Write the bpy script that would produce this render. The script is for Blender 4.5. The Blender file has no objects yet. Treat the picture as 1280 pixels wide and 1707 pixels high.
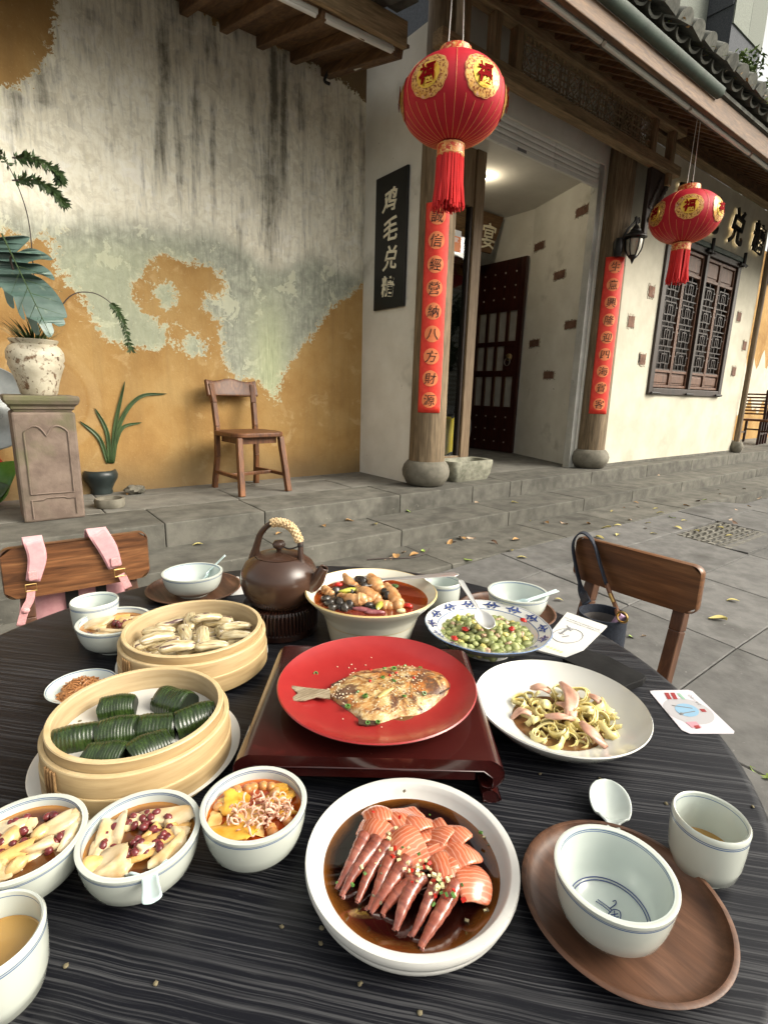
import bpy, bmesh, math, random
import numpy as np
from mathutils import Vector, Matrix, Euler
R=math.radians; pi=math.pi
random.seed(7); rng=np.random.default_rng(11)
sc=bpy.context.scene; COL=sc.collection
# ------------------------------------------------------------------ camera
PITCH,ROLL,YAW,FPX=R(12.88),R(1.63),R(52.4),880.
EYE=np.array([0,0,1.15])
_F=np.array([math.cos(YAW)*math.cos(PITCH),math.sin(YAW)*math.cos(PITCH),-math.sin(PITCH)])
_r=np.array([math.sin(YAW),-math.cos(YAW),0.]); _u=np.cross(_r,_F)
_R=math.cos(ROLL)*_r+math.sin(ROLL)*_u; _U=-math.sin(ROLL)*_r+math.cos(ROLL)*_u
cd=bpy.data.cameras.new('camera'); cam=bpy.data.objects.new('camera',cd); COL.objects.link(cam)
cd.sensor_fit='HORIZONTAL'; cd.sensor_width=36; cd.lens=FPX/1280*36; cd.clip_start=.02; cd.clip_end=500
cam.matrix_world=Matrix(((_R[0],_U[0],-_F[0],EYE[0]),(_R[1],_U[1],-_F[1],EYE[1]),(_R[2],_U[2],-_F[2],EYE[2]),(0,0,0,1)))
sc.camera=cam
# ------------------------------------------------------------------ sky, sun, exposure
SUN_AZ=math.atan2(-1.0,.85); SUN_EL=R(34)
W=bpy.data.worlds.new('World'); sc.world=W; W.use_nodes=True
wn=W.node_tree.nodes; wl=W.node_tree.links
sky=wn.new('ShaderNodeTexSky'); sky.sky_type='NISHITA'; sky.sun_disc=False
sky.sun_elevation=SUN_EL; sky.sun_rotation=pi/2-SUN_AZ; sky.dust_density=6; sky.air_density=1; sky.ozone_density=.6
hs=wn.new('ShaderNodeHueSaturation'); hs.inputs['Saturation'].default_value=.22
tint=wn.new('ShaderNodeMix'); tint.data_type='RGBA'; tint.blend_type='MULTIPLY'; tint.inputs[0].default_value=1; tint.inputs[7].default_value=(1,.965,.88,1)
wl.new(sky.outputs[0],hs.inputs['Color']); wl.new(hs.outputs[0],tint.inputs[6]); wl.new(tint.outputs[2],wn['Background'].inputs[0])
wn['Background'].inputs[1].default_value=.15
sl=bpy.data.lights.new('sun','SUN'); sl.energy=.9; sl.angle=R(42); sl.color=(1,.94,.84)
sun=bpy.data.objects.new('sun',sl); COL.objects.link(sun)
sd=Vector((math.cos(SUN_AZ)*math.cos(SUN_EL),math.sin(SUN_AZ)*math.cos(SUN_EL),math.sin(SUN_EL)))
sun.rotation_euler=sd.to_track_quat('Z','Y').to_euler(); sun.location=(6,-6,12)
cy=sc.cycles; cy.max_bounces=6; cy.diffuse_bounces=3; cy.glossy_bounces=3; cy.transmission_bounces=5; cy.transparent_max_bounces=6; cy.caustics_reflective=False; cy.caustics_refractive=False; cy.sample_clamp_indirect=6
vs=sc.view_settings; vs.view_transform='Standard'; vs.look='None'; vs.exposure=1.15; vs.gamma=1; vs.use_curve_mapping=False
# ------------------------------------------------------------------ pixel -> point helpers (photo pixels, 1280 wide)
def ray(px,py): return _F*FPX+_R*(px-640)-_U*(py-853.5)
def pz(px,py,z): d=ray(px,py); return EYE+d*((z-EYE[2])/d[2])
def py_(px,py,y): d=ray(px,py); return EYE+d*((y-EYE[1])/d[1])
def px_(px,py,x): d=ray(px,py); return EYE+d*((x-EYE[0])/d[0])
# ------------------------------------------------------------------ mesh builder
def V(*a): return np.array(a,float)
class MB:
    def __init__(s): s.v=[]; s.f=[]; s.m=[]; s.n=0
    def add(s,v,f,m=0):
        v=np.asarray(v,float).reshape(-1,3); o=s.n; s.v.append(v); s.n+=len(v)
        s.f+= [tuple(i+o for i in q) for q in f]
        s.m+= (list(m) if hasattr(m,'__len__') else [m]*len(f)); return s
    def box(s,c,d,rot=None,m=0,taper=1):
        d=np.asarray(d,float)/2
        v=np.array([[x*(taper if z>0 else 1),y*(taper if z>0 else 1),z] for z in(-1,1) for y in(-1,1) for x in(-1,1)],float)*d
        if rot is not None: v=v@np.array(rot).T
        return s.add(v+np.asarray(c),[(0,2,3,1),(4,5,7,6),(0,1,5,4),(2,6,7,3),(0,4,6,2),(1,3,7,5)],m)
    def b2(s,lo,hi,m=0): lo=np.asarray(lo,float);hi=np.asarray(hi,float); return s.box((lo+hi)/2,abs(hi-lo),m=m)
    def bar(s,a,b,w,h,up=(0,0,1),m=0):
        a=np.asarray(a,float);b=np.asarray(b,float); d=b-a; L=np.linalg.norm(d); d/=L
        up=np.asarray(up,float)
        if abs(d@up)>.98: up=V(1,0,0)
        sd=np.cross(up,d); sd/=np.linalg.norm(sd); u=np.cross(d,sd)
        return s.box((a+b)/2,(L,w,h),np.array([d,sd,u]).T,m)
    def tube(s,path,rad,n=8,cap=True,m=0,flat=1.,up0=(0,0,1)):
        P=np.asarray(path,float); k=len(P); rad=np.broadcast_to(np.asarray(rad,float),(k,))
        T=np.gradient(P,axis=0); T/=np.linalg.norm(T,axis=1)[:,None]+1e-12
        up=np.asarray(up0,float)
        if abs(T[0]@up)>.95: up=V(1,0,0)
        a=np.cross(T[0],up); a/=np.linalg.norm(a); vs=[]
        for i in range(k):
            a=a-T[i]*(a@T[i]); a/=np.linalg.norm(a); b=np.cross(T[i],a)
            t=np.arange(n)*2*pi/n
            vs.append(P[i]+rad[i]*(np.cos(t)[:,None]*a+flat*np.sin(t)[:,None]*b))
        f=[(i*n+j,i*n+(j+1)%n,(i+1)*n+(j+1)%n,(i+1)*n+j) for i in range(k-1) for j in range(n)]
        if cap: f+=[tuple(range(n))[::-1],tuple((k-1)*n+j for j in range(n))]
        return s.add(np.concatenate(vs),f,m)
    def lathe(s,prof,n=48,c=(0,0,0),m=0,fn=None,cap=False):
        # prof: (r,z[,mat]) list; mat of the segment that starts there
        k=len(prof); t=np.arange(n)*2*pi/n; v=[]
        for p in prof:
            r=np.full(n,p[0],float) if fn is None else fn(p[0],p[1],t)
            v.append(np.stack([r*np.cos(t),r*np.sin(t),np.full(n,p[1])],1))
        f=[];mm=[]
        for i in range(k-1):
            for j in range(n):
                f.append((i*n+j,i*n+(j+1)%n,(i+1)*n+(j+1)%n,(i+1)*n+j)); mm.append(prof[i][2] if len(prof[i])>2 else m)
        if cap and prof[0][0]>1e-6: f.append(tuple(range(n))[::-1]); mm.append(prof[0][2] if len(prof[0])>2 else m)
        if cap and prof[-1][0]>1e-6: f.append(tuple((k-1)*n+j for j in range(n))); mm.append(prof[-2][2] if len(prof[-2])>2 else m)
        return s.add(np.concatenate(v)+np.asarray(c),f,mm)
    def ell(s,c,r,rot=None,nu=12,nv=8,m=0,fn=None):
        v=[];f=[]
        for i in range(nv+1):
            ph=pi*i/nv
            for j in range(nu):
                th=2*pi*j/nu; v.append((math.sin(ph)*math.cos(th),math.sin(ph)*math.sin(th),math.cos(ph)))
        v=np.array(v)
        if fn is not None: v=fn(v)
        v=v*np.asarray(r)
        if rot is not None: v=v@np.array(rot).T
        for i in range(nv):
            for j in range(nu): f.append((i*nu+j,(i+1)*nu+j,(i+1)*nu+(j+1)%nu,i*nu+(j+1)%nu))
        return s.add(v+np.asarray(c),f,m)
    def prism(s,pts,axis,d0,d1,m=0):
        # pts 2D outline (ccw), extruded along axis ('x','y','z') from d0 to d1
        k=len(pts); mk={'x':lambda a,b,d:(d,a,b),'y':lambda a,b,d:(a,d,b),'z':lambda a,b,d:(a,b,d)}[axis]
        v=[mk(a,b,d0) for a,b in pts]+[mk(a,b,d1) for a,b in pts]
        f=[(i,(i+1)%k,k+(i+1)%k,k+i) for i in range(k)]+[tuple(range(k))[::-1],tuple(range(k,2*k))]
        return s.add(v,f,m)
    def grid(s,P,m=0,wrapu=False):
        P=np.asarray(P,float); a,b=P.shape[:2]
        f=[(i*b+j,i*b+(j+1)%b,((i+1)%a)*b+(j+1)%b,((i+1)%a)*b+j) for i in range(a if wrapu else a-1) for j in range(b-1)]
        return s.add(P.reshape(-1,3),f,m)
    def quad(s,a,b,c,d,m=0): return s.add([a,b,c,d],[(0,1,2,3)],m)
    def mesh(s,name,mats,smooth=35):
        me=bpy.data.meshes.new(name); v=np.concatenate(s.v) if s.v else np.zeros((0,3))
        me.from_pydata(v.tolist(),[],s.f)
        for q in (mats if isinstance(mats,(list,tuple)) else [mats]): me.materials.append(M[q] if isinstance(q,str) else q)
        if any(s.m): me.polygons.foreach_set('material_index',s.m)
        if smooth is not None:
            me.polygons.foreach_set('use_smooth',[True]*len(me.polygons))
            if smooth<180: me.set_sharp_from_angle(angle=R(smooth))
        me.update(); return me
    def build(s,name,mats,parent=None,loc=None,smooth=35,bevel=0,solid=0,sub=0,flip=False,world=False):
        if world and parent is not None:
            o=np.array(parent.matrix_basis.translation); q=parent.parent
            while q is not None: o=o+np.array(q.matrix_basis.translation); q=q.parent
            s.v=[a-o for a in s.v]
        me=s.mesh(name,mats,smooth)
        if flip: me.flip_normals()
        return obj(name,me,parent,loc,bevel,solid,sub)
def obj(name,me,parent=None,loc=None,bevel=0,solid=0,sub=0,rot=None):
    ob=bpy.data.objects.new(name,me); COL.objects.link(ob)
    if parent is not None: ob.parent=parent
    if loc is not None: ob.location=loc
    if rot is not None: ob.rotation_euler=rot
    if solid: md=ob.modifiers.new('solid','SOLIDIFY'); md.thickness=solid; md.offset=0
    if bevel: md=ob.modifiers.new('bevel','BEVEL'); md.width=bevel; md.segments=2; md.limit_method='ANGLE'; md.angle_limit=R(40)
    if sub: md=ob.modifiers.new('sub','SUBSURF'); md.levels=sub; md.render_levels=sub
    return ob
def tag(o,label=None,cat=None,group=None,kind=None):
    if label: o['label']=label
    if cat: o['category']=cat
    if group: o['group']=group
    if kind: o['kind']=kind
    return o
def thing(name,loc,label,cat,group=None,rot=None):
    o=bpy.data.objects.new(name,None); COL.objects.link(o); o.empty_display_size=.05; o.location=loc
    if rot is not None: o.rotation_euler=rot if hasattr(rot,'__len__') else (0,0,rot)
    return tag(o,label,cat,group)
def copy_tree(o,parent=None):
    c=o.copy(); COL.objects.link(c); c.parent=parent
    for ch in list(o.children): copy_tree(ch,c)
    return c
def rotz(a): c,s=math.cos(a),math.sin(a); return np.array([[c,-s,0],[s,c,0],[0,0,1.]])
def eul(x,y,z): return np.array(Euler((x,y,z)).to_matrix())
def smooth_path(P,k=6):
    P=np.asarray(P,float); n=len(P); Q=[]
    E=np.vstack([2*P[0]-P[1],P,2*P[-1]-P[-2]])
    for i in range(n-1):
        p0,p1,p2,p3=E[i:i+4]
        for t in np.arange(k)/k:
            Q.append(.5*((2*p1)+(-p0+p2)*t+(2*p0-5*p1+4*p2-p3)*t*t+(-p0+3*p1-3*p2+p3)*t**3))
    Q.append(P[-1]); return np.array(Q)
def vnoise(x,y,seed=0):
    # value noise on arrays
    r=np.random.default_rng(seed).random((64,64))
    xi=np.floor(x).astype(int); yi=np.floor(y).astype(int); fx=x-xi; fy=y-yi
    fx=fx*fx*(3-2*fx); fy=fy*fy*(3-2*fy); g=lambda a,b:r[a%64,b%64]
    return (g(xi,yi)*(1-fx)+g(xi+1,yi)*fx)*(1-fy)+(g(xi,yi+1)*(1-fx)+g(xi+1,yi+1)*fx)*fy
def fbm(x,y,o=5,seed=0,gain=.5):
    a=1;t=0;w=0
    for i in range(o): t=t+a*vnoise(x*2**i,y*2**i,seed+i); w+=a; a*=gain
    return t/w
def sstep(a,b,x): t=np.clip((x-a)/(b-a),0,1); return t*t*(3-2*t)
# ------------------------------------------------------------------ materials
M={}
def c4(c): return (c[0],c[1],c[2],1)
class NT:
    def __init__(s,name):
        s.mat=bpy.data.materials.new(name); s.mat.use_nodes=True; s.t=s.mat.node_tree; s.b=s.t.nodes['Principled BSDF']
        s.tc=s.t.nodes.new('ShaderNodeTexCoord'); M[name]=s.mat
    def n(s,ty,**k):
        q=s.t.nodes.new('ShaderNode'+ty)
        for a,b in k.items():
            if a in q.inputs: q.inputs[a].default_value=b
            else: setattr(q,a,b)
        return q
    def l(s,a,b): s.t.links.new(a,b)
    def coord(s,scale=(1,1,1),rot=(0,0,0),co='Object',loc=(0,0,0)):
        m=s.n('Mapping'); m.inputs['Scale'].default_value=scale; m.inputs['Rotation'].default_value=rot; m.inputs['Location'].default_value=loc
        s.l(s.tc.outputs[co],m.inputs[0]); return m.outputs[0]
    def noise(s,co,scale=5,detail=6,rough=.55,dist=0):
        q=s.n('TexNoise'); q.inputs['Scale'].default_value=scale; q.inputs['Detail'].default_value=detail
        q.inputs['Roughness'].default_value=rough; q.inputs['Distortion'].default_value=dist
        s.l(co,q.inputs['Vector']); return q.outputs['Fac']
    def ramp(s,fac,stops):
        q=s.n('ValToRGB'); e=q.color_ramp.elements
        while len(e)<len(stops): e.new(.5)
        for i,(p,c) in enumerate(stops): e[i].position=p; e[i].color=c4(c) if hasattr(c,'__len__') else (c,c,c,1)
        s.l(fac,q.inputs[0]); return q.outputs[0]
    def mix(s,f,a,b,mode='MIX'):
        q=s.n('Mix'); q.data_type='RGBA'; q.blend_type=mode
        for i,x in ((0,f),(6,a),(7,b)):
            if isinstance(x,bpy.types.NodeSocket): s.l(x,q.inputs[i])
            else: q.inputs[i].default_value=x if i==0 else c4(x)
        return q.outputs[2]
    def math(s,op,a,b=0.,c=None):
        q=s.n('Math'); q.operation=op
        for i,x in enumerate((a,b) if c is None else (a,b,c)):
            if isinstance(x,bpy.types.NodeSocket): s.l(x,q.inputs[i])
            else: q.inputs[i].default_value=x
        return q.outputs[0]
    def attr(s,name):
        q=s.n('Attribute'); q.attribute_name=name; return q.outputs['Fac']
    def bump(s,h,strength=.3,dist=.01,prev=None):
        q=s.n('Bump'); q.inputs['Strength'].default_value=strength; q.inputs['Distance'].default_value=dist
        s.l(h,q.inputs['Height'])
        if prev: s.l(prev,q.inputs['Normal'])
        s.l(q.outputs[0],s.b.inputs['Normal']); return q.outputs[0]
    def col(s,c): s.l(c,s.b.inputs['Base Color'])
    def set(s,**k):
        for a,b in k.items(): s.b.inputs[a].default_value=b
def mat(name,c1,c2=None,s=8,st=(1,1,1),r=.5,r2=None,bump=0,bd=.004,bs=None,lo=.35,hi=.65,detail=4,dist=0,metal=0,coat=0,sss=0,trans=0,
        ior=1.45,spot=None,spot2=None,rnd=0,spec=.5,alpha=1,sheen=0):
    t=NT(name); c2=c2 or c1; co=t.coord(st)
    if rnd:
        oi=t.n('ObjectInfo'); ad=t.n('VectorMath'); ad.operation='ADD'; cb=t.n('CombineXYZ'); mm=t.math('MULTIPLY',oi.outputs['Random'],37.)
        for i in range(3): t.l(mm,cb.inputs[i])
        t.l(co,ad.inputs[0]); t.l(cb.outputs[0],ad.inputs[1]); co=ad.outputs[0]
    nz=t.noise(co,s,detail,.6,dist); col=t.ramp(nz,[(lo,c1),(hi,c2)])
    for sp in (spot,spot2):
        if sp:
            n2=t.noise(co,sp[1],4,.6); col=t.mix(t.ramp(n2,[(sp[2],0),(sp[2]+(sp[3] if len(sp)>3 else .08),1)]),col,sp[0])
    if rnd:
        h=t.n('HueSaturation'); t.l(t.math('MULTIPLY_ADD',oi.outputs['Random'],rnd,1-rnd/2),h.inputs['Value']); t.l(col,h.inputs['Color']); col=h.outputs[0]
    t.col(col); t.set(Roughness=r,Metallic=metal,IOR=ior)
    t.b.inputs['Coat Weight'].default_value=coat; t.b.inputs['Coat Roughness'].default_value=.12
    t.b.inputs['Transmission Weight'].default_value=trans; t.b.inputs['Specular IOR Level'].default_value=spec
    if sheen: t.b.inputs['Sheen Weight'].default_value=sheen
    if sss: t.b.inputs['Subsurface Weight'].default_value=sss; t.b.inputs['Subsurface Radius'].default_value=(.012,.006,.003); t.b.inputs['Subsurface Scale'].default_value=.6
    if r2 is not None: t.l(t.ramp(nz,[(lo,r),(hi,r2)]),t.b.inputs['Roughness'])
    if bump: t.bump(t.noise(co,bs or s*3,2,.65),bump,bd)
    return t
def emis(name,c,st):
    t=NT(name); t.set(**{'Emission Color':c4(c),'Emission Strength':st,'Base Color':c4(c)}); return t
# ---- custom materials
def wood(name,d,m,l,st=(2,30,30),s=1.,r=.4,coat=0,bump=.15,rnd=.15,dist=1.2,rings=0,spot=None):
    t=NT(name); oi=t.n('ObjectInfo'); co=t.coord(st)
    ad=t.n('VectorMath'); ad.operation='ADD'; cb=t.n('CombineXYZ'); mm=t.math('MULTIPLY',oi.outputs['Random'],23.)
    for i in range(3): t.l(mm,cb.inputs[i])
    t.l(co,ad.inputs[0]); t.l(cb.outputs[0],ad.inputs[1]); co=ad.outputs[0]
    a=t.noise(co,s,7,.62,dist); b=t.noise(co,s*4.3,4,.6,.3)
    col=t.ramp(a,[(.3,d),(.5,m),(.72,l)]); col=t.mix(t.ramp(b,[(.35,.0),(.62,.55)]),col,d)
    if spot: col=t.mix(t.ramp(t.noise(t.coord((1,1,1)),spot[1],6,.65),[(spot[2],0),(spot[2]+.12,1)]),col,spot[0])
    h=t.n('HueSaturation'); t.l(t.math('MULTIPLY_ADD',oi.outputs['Random'],rnd,1-rnd/2),h.inputs['Value']); t.l(col,h.inputs['Color'])
    t.col(h.outputs[0]); t.set(Roughness=r); t.b.inputs['Coat Weight'].default_value=coat; t.b.inputs['Coat Roughness'].default_value=.2
    if bump: t.bump(b,bump,.003)
    return t
wood('wood_eave',(0.063,0.0324,0.0144),(0.189,0.099,0.0396),(0.306,0.171,0.0756),(2,2,26),r=.65,bump=.3)
wood('wood_eave_x',(0.0525,0.027,0.012),(0.15,0.078,0.0315),(0.24,0.135,0.06),(2.5,26,26),r=.65,bump=.3)
wood('wood_eave_y',(0.054,0.027,0.0126),(0.153,0.0792,0.0324),(0.252,0.1404,0.0612),(26,2.5,26),r=.65,bump=.3)
wood('wood_beam',(0.1215,0.08505,0.0405),(0.3038,0.2126,0.1114),(0.486,0.3544,0.2025),(2.2,24,24),r=.7,bump=.4,rnd=.1)
wood('wood_beam_z',(0.1215,0.08505,0.0405),(0.3038,0.2126,0.1114),(0.486,0.3544,0.2025),(24,24,2.2),r=.7,bump=.4,rnd=.1)
wood('wood_column',(0.0625,0.04375,0.02125),(0.2,0.14,0.0775),(0.3375,0.25,0.15),(22,22,1.6),r=.72,bump=.7,rnd=.1,spot=((.05,.05,.03),2.2,.6))
wood('wood_lattice',(.14,.10,.055),(.30,.23,.14),(.40,.32,.2),(10,10,10),r=.7,bump=0,rnd=.05)
wood('wood_post',(.11,.07,.035),(.22,.15,.085),(.30,.215,.13),(18,18,1.5),r=.55,bump=.2,rnd=.05)
wood('wood_window',(0.051,0.02175,0.0117),(0.136,0.0609,0.0312),(0.2125,0.1015,0.0546),(20,20,3),r=.5,bump=.2,rnd=.1)
wood('wood_window_dark',(.012,.008,.006),(.03,.018,.012),(.05,.03,.02),(20,20,3),r=.5,bump=.2,rnd=.1)
wood('wood_door',(.012,.003,.002),(.045,.01,.006),(.075,.018,.010),(20,20,2),r=.35,coat=.3,bump=.1,rnd=.1)
wood('wood_chair',(0.04725,0.0182,0.0072),(0.162,0.0585,0.0192),(0.27,0.1105,0.036),(20,20,3),r=.5,coat=.05,bump=.12,rnd=.15,spot=((.02,.01,.006),6,.66))
wood('wood_acacia',(0.03575,0.01406,0.00575),(0.1869,0.075,0.02731),(0.3575,0.1641,0.06613),(2.2,10,26),s=1.1,r=.36,coat=.15,bump=.1,dist=1.6)
wood('wood_walnut',(0.0644,0.02542,0.01058),(0.1529,0.06429,0.0238),(0.2415,0.1121,0.04496),(1.8,10,24),s=1.0,r=.36,coat=.15,bump=.06,dist=1.1)
wood('wood_walnut_z',(0.039,0.0156,0.0077),(0.0975,0.0396,0.0176),(0.156,0.0696,0.0308),(16,16,2),r=.4,coat=.1,bump=.06)
wood('wood_tray',(.04,.017,.009),(.115,.052,.027),(.19,.095,.055),(24,3,24),s=1.2,r=.5,bump=.15,dist=.8)
wood('wood_stand',(.006,.002,.0015),(.022,.007,.004),(.04,.014,.008),(30,30,3),r=.3,coat=.4,bump=.05)
# black stained table with pale grain
t=NT('table_top'); 
co=t.coord((1,1,1),(0,0,R(47))); wob=t.n('TexNoise'); wob.inputs['Scale'].default_value=3.2; wob.inputs['Detail'].default_value=3; t.l(co,wob.inputs['Vector'])
sub=t.n('VectorMath'); sub.operation='SUBTRACT'; sub.inputs[1].default_value=(.5,.5,.5); t.l(wob.outputs['Color'],sub.inputs[0])
scl=t.n('VectorMath'); scl.operation='MULTIPLY'; scl.inputs[1].default_value=(.08,.022,0); t.l(sub.outputs[0],scl.inputs[0])
ad=t.n('VectorMath'); ad.operation='ADD'; t.l(co,ad.inputs[0]); t.l(scl.outputs[0],ad.inputs[1])
def stretch(v,sx,sy):
    m=t.n('Mapping'); m.inputs['Scale'].default_value=(sx,sy,1); t.l(v,m.inputs[0]); return m.outputs[0]
g1=t.noise(stretch(ad.outputs[0],2.6,520),1,3,.55,.25); g2=t.noise(stretch(ad.outputs[0],14,700),1,4,.6,.1); g3=t.noise(stretch(ad.outputs[0],2.2,12),1,3,.5)
g4=t.noise(stretch(ad.outputs[0],60,1100),1,3,.7)
line=t.ramp(g1,[(.48,0),(.62,1)]); line=t.math('MULTIPLY',line,t.ramp(g2,[(.34,.3),(.58,1)])); line=t.math('MULTIPLY',line,t.ramp(g3,[(.28,.5),(.66,1)]))
fine=t.math('MULTIPLY',t.ramp(g4,[(.6,0),(.72,.35)]),1.)
tot=t.math('MAXIMUM',line,fine)
t.col(t.mix(tot,(.0045,.005,.0078),(.058,.059,.063))); t.l(t.ramp(tot,[(0,.42),(1,.6)]),t.b.inputs['Roughness']); t.bump(tot,.25,.0006)
t.b.inputs['Specular IOR Level'].default_value=.22
# ochre wall with old plaster
t=NT('ochre_plaster'); co=t.coord((1,1,1))
n1=t.noise(co,2.2,5,.6); n2=t.noise(co,13,6,.68,.4); n3=t.noise(co,70,2,.6); nst=t.noise(t.coord((10,10,.8)),1.,5,.65,.5); nst2=t.noise(t.coord((42,42,5)),1.,4,.65,.3)
nfl=t.noise(co,6.5,6,.66,.5)
och=t.ramp(n1,[(.3,(.29,.16,.055)),(.5,(.39,.235,.085)),(.7,(.45,.295,.12))]); och=t.mix(t.ramp(n2,[(.52,0),(.8,.45)]),och,(.30,.165,.05)); och=t.mix(t.ramp(n3,[(.62,0),(.75,.25)]),och,(.66,.46,.22))
och=t.mix(t.ramp(nst,[(.5,0),(.72,.4)]),och,(.26,.165,.07)); och=t.mix(t.ramp(nfl,[(.34,.45),(.42,0)]),och,(.56,.40,.2)); och=t.mix(t.math('MULTIPLY',t.attr('dirt_shade'),.9),och,(.13,.10,.06))
och=t.mix(t.attr('ring'),och,(.6,.46,.25))
cream=t.ramp(n2,[(.30,(.62,.575,.45)),(.5,(.80,.765,.63)),(.70,(.88,.86,.75))])
cream=t.mix(t.ramp(nfl,[(.56,0),(.60,.4)]),cream,(.52,.48,.37)); cream=t.mix(t.ramp(nfl,[(.38,.6),(.42,0)]),cream,(.86,.84,.76)); cream=t.mix(t.ramp(nst2,[(.5,0),(.7,.45)]),cream,(.46,.44,.36))
slate=t.ramp(n2,[(.3,(.24,.25,.205)),(.52,(.38,.395,.32)),(.75,(.58,.59,.46))]); slate=t.mix(t.ramp(nst2,[(.46,0),(.66,.6)]),slate,(.19,.20,.165)); slate=t.mix(t.ramp(nfl,[(.40,.7),(.415,0)]),slate,(.60,.61,.46))
green=t.ramp(nst2,[(.3,(.30,.33,.20)),(.55,(.48,.52,.32)),(.7,(.66,.68,.44))])
pl=t.mix(t.attr('low'),cream,slate); pl=t.mix(t.attr('green'),pl,green)
st=t.math('ADD',t.attr('stain'),t.math('MULTIPLY_ADD',nst,2.1,-1.04)); st=t.math('ADD',st,t.math('MULTIPLY_ADD',nst2,.9,-.45)); st=t.math('ADD',st,t.math('MULTIPLY_ADD',n2,1.5,-.75))
stm=t.ramp(st,[(.06,0),(.34,.22),(.7,.62),(1.2,.9)]); stm=t.math('MULTIPLY',stm,t.math('MULTIPLY_ADD',t.attr('low'),-.7,1.))
pl=t.mix(stm,pl,t.mix(nst2,(.055,.05,.038),(.16,.145,.105)))
e=t.math('ADD',t.attr('patch'),t.math('ADD',t.math('MULTIPLY_ADD',t.noise(co,34,4,.72,.8),1.5,-.75),t.math('MULTIPLY_ADD',n2,1.2,-.6)))
pm=t.ramp(e,[(.48,0),(.52,1)]); rim=t.ramp(e,[(.44,0),(.5,.8),(.58,.5),(.72,0)])
col=t.mix(pm,och,pl); col=t.mix(t.math('MULTIPLY',rim,.6),col,(.70,.68,.48))
t.col(col); t.set(Roughness=.92); t.b.inputs['Specular IOR Level'].default_value=.2
b=t.bump(n3,.3,.004); t.bump(nfl,.5,.012,b)
# stone / plaster / misc
def stone(name,a,b,s=6,dark=(.05,.048,.04),r=.85,bump=.4,rnd=.18,moss=None):
    mat(name,a,b,s,r=r,bump=bump,bs=45,bd=.003,spot=(dark,2.2,.56,.2),spot2=moss or (tuple(x*1.35 for x in b),38,.66,.08),rnd=rnd)
stone('paving',(.098,.096,.091),(.15,.147,.139),9,(.055,.053,.048),rnd=.3)
stone('step_stone',(.075,.072,.06),(.135,.129,.108),8,(.035,.033,.026),rnd=.28)
stone('platform_stone',(.12,.116,.10),(.19,.182,.158),7,(.06,.057,.047))
stone('base_stone',(.12,.11,.085),(.2,.185,.145),9,(.06,.055,.04))
stone('trough_stone',(.14,.14,.105),(.27,.265,.205),22,(.07,.07,.045),bump=1.)
stone('pink_stone',(.125,.09,.07),(.20,.15,.118),10,(.09,.075,.05),moss=((.115,.11,.055),3.0,.52,.15),bump=.5)
mat('mortar',(.055,.053,.046),(.085,.08,.07),20,r=.95)
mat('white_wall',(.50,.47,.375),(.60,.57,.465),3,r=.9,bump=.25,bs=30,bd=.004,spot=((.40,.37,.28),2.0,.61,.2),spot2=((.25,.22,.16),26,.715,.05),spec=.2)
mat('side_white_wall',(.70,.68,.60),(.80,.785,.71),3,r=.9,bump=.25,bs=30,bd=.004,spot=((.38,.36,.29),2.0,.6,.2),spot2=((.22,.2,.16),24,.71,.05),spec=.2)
mat('brick',(.12,.062,.042),(.21,.115,.078),14,r=.9,bump=.6,bs=60,spot=((.33,.28,.22),9,.6,.1),rnd=.3)
mat('brick_mortar',(.34,.30,.23),(.52,.48,.39),20,r=.95,bump=.4)
mat('ceiling_paint',(.66,.64,.58),(.73,.71,.65),4,r=.9)
mat('shutter_metal',(.76,.76,.71),(.82,.82,.77),6,r=.45,metal=.1,spot=((.3,.29,.25),5,.62,.15))
mat('rail_metal',(.40,.40,.37),(.52,.52,.48),6,r=.45,metal=.3,spot=((.2,.19,.16),7,.64,.1))
mat('granite_light',(.14,.155,.135),(.21,.225,.2),25,r=.8,rnd=.15,spec=.1)
mat('granite_dark',(.06,.066,.075),(.10,.105,.115),25,r=.8,rnd=.15,spec=.1)
mat('tile_clay',(.075,.078,.068),(.16,.162,.138),14,r=.9,bump=.6,bs=50,spot=((.14,.15,.075),9,.6,.15),rnd=.3)
mat('gutter_green',(.035,.055,.043),(.06,.085,.065),8,r=.55,spot=((.03,.03,.025),5,.6,.2))
mat('tube_housing',(.55,.55,.5),r=.4); mat('tube_glass',(.72,.71,.66),r=.25)
mat('stone_dust',(.4,.38,.33),(.5,.47,.4),20,r=.9)
t=mat('black_sign',(.006,.006,.006),(.009,.009,.009),5,r=.32); mat('sign_gold',(.88,.82,.62),r=.5); mat('ink',(.035,.022,.018),r=.8)
mat('metal_letter',(.012,.011,.01),r=.45,metal=.3)
mat('red_paper',(.72,.035,.022),(.80,.06,.035),30,r=.55,spot=((.8,.22,.1),60,.72,.04)); mat('orange_disc',(.80,.20,.07),(.86,.28,.11),18,r=.55)
t=mat('lantern_red',(.40,.004,.016),(.47,.007,.022),4,r=.6,bump=.15,bs=250,bd=.001); mat('gold_thread',(.75,.36,.13),r=.45)
mat('tassel_red',(.55,.010,.014),(.72,.022,.02),40,st=(1,1,.08),r=.6)
mat('brocade',(.72,.26,.07),(.55,.05,.02),45,r=.4,spot=((.85,.6,.22),60,.55,.05),lo=.45,hi=.55)
mat('medallion_gold',(.72,.44,.04),(.80,.54,.08),6,r=.35,metal=.3); mat('medallion_rim',(.60,.30,.06),(.76,.46,.15),60,r=.35,metal=.3,spot=((.22,.05,.01),90,.52,.05),spot2=((.66,.34,.30),30,.6,.08))
mat('char_red',(.20,.002,.004),r=.9,spec=.1)
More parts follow.
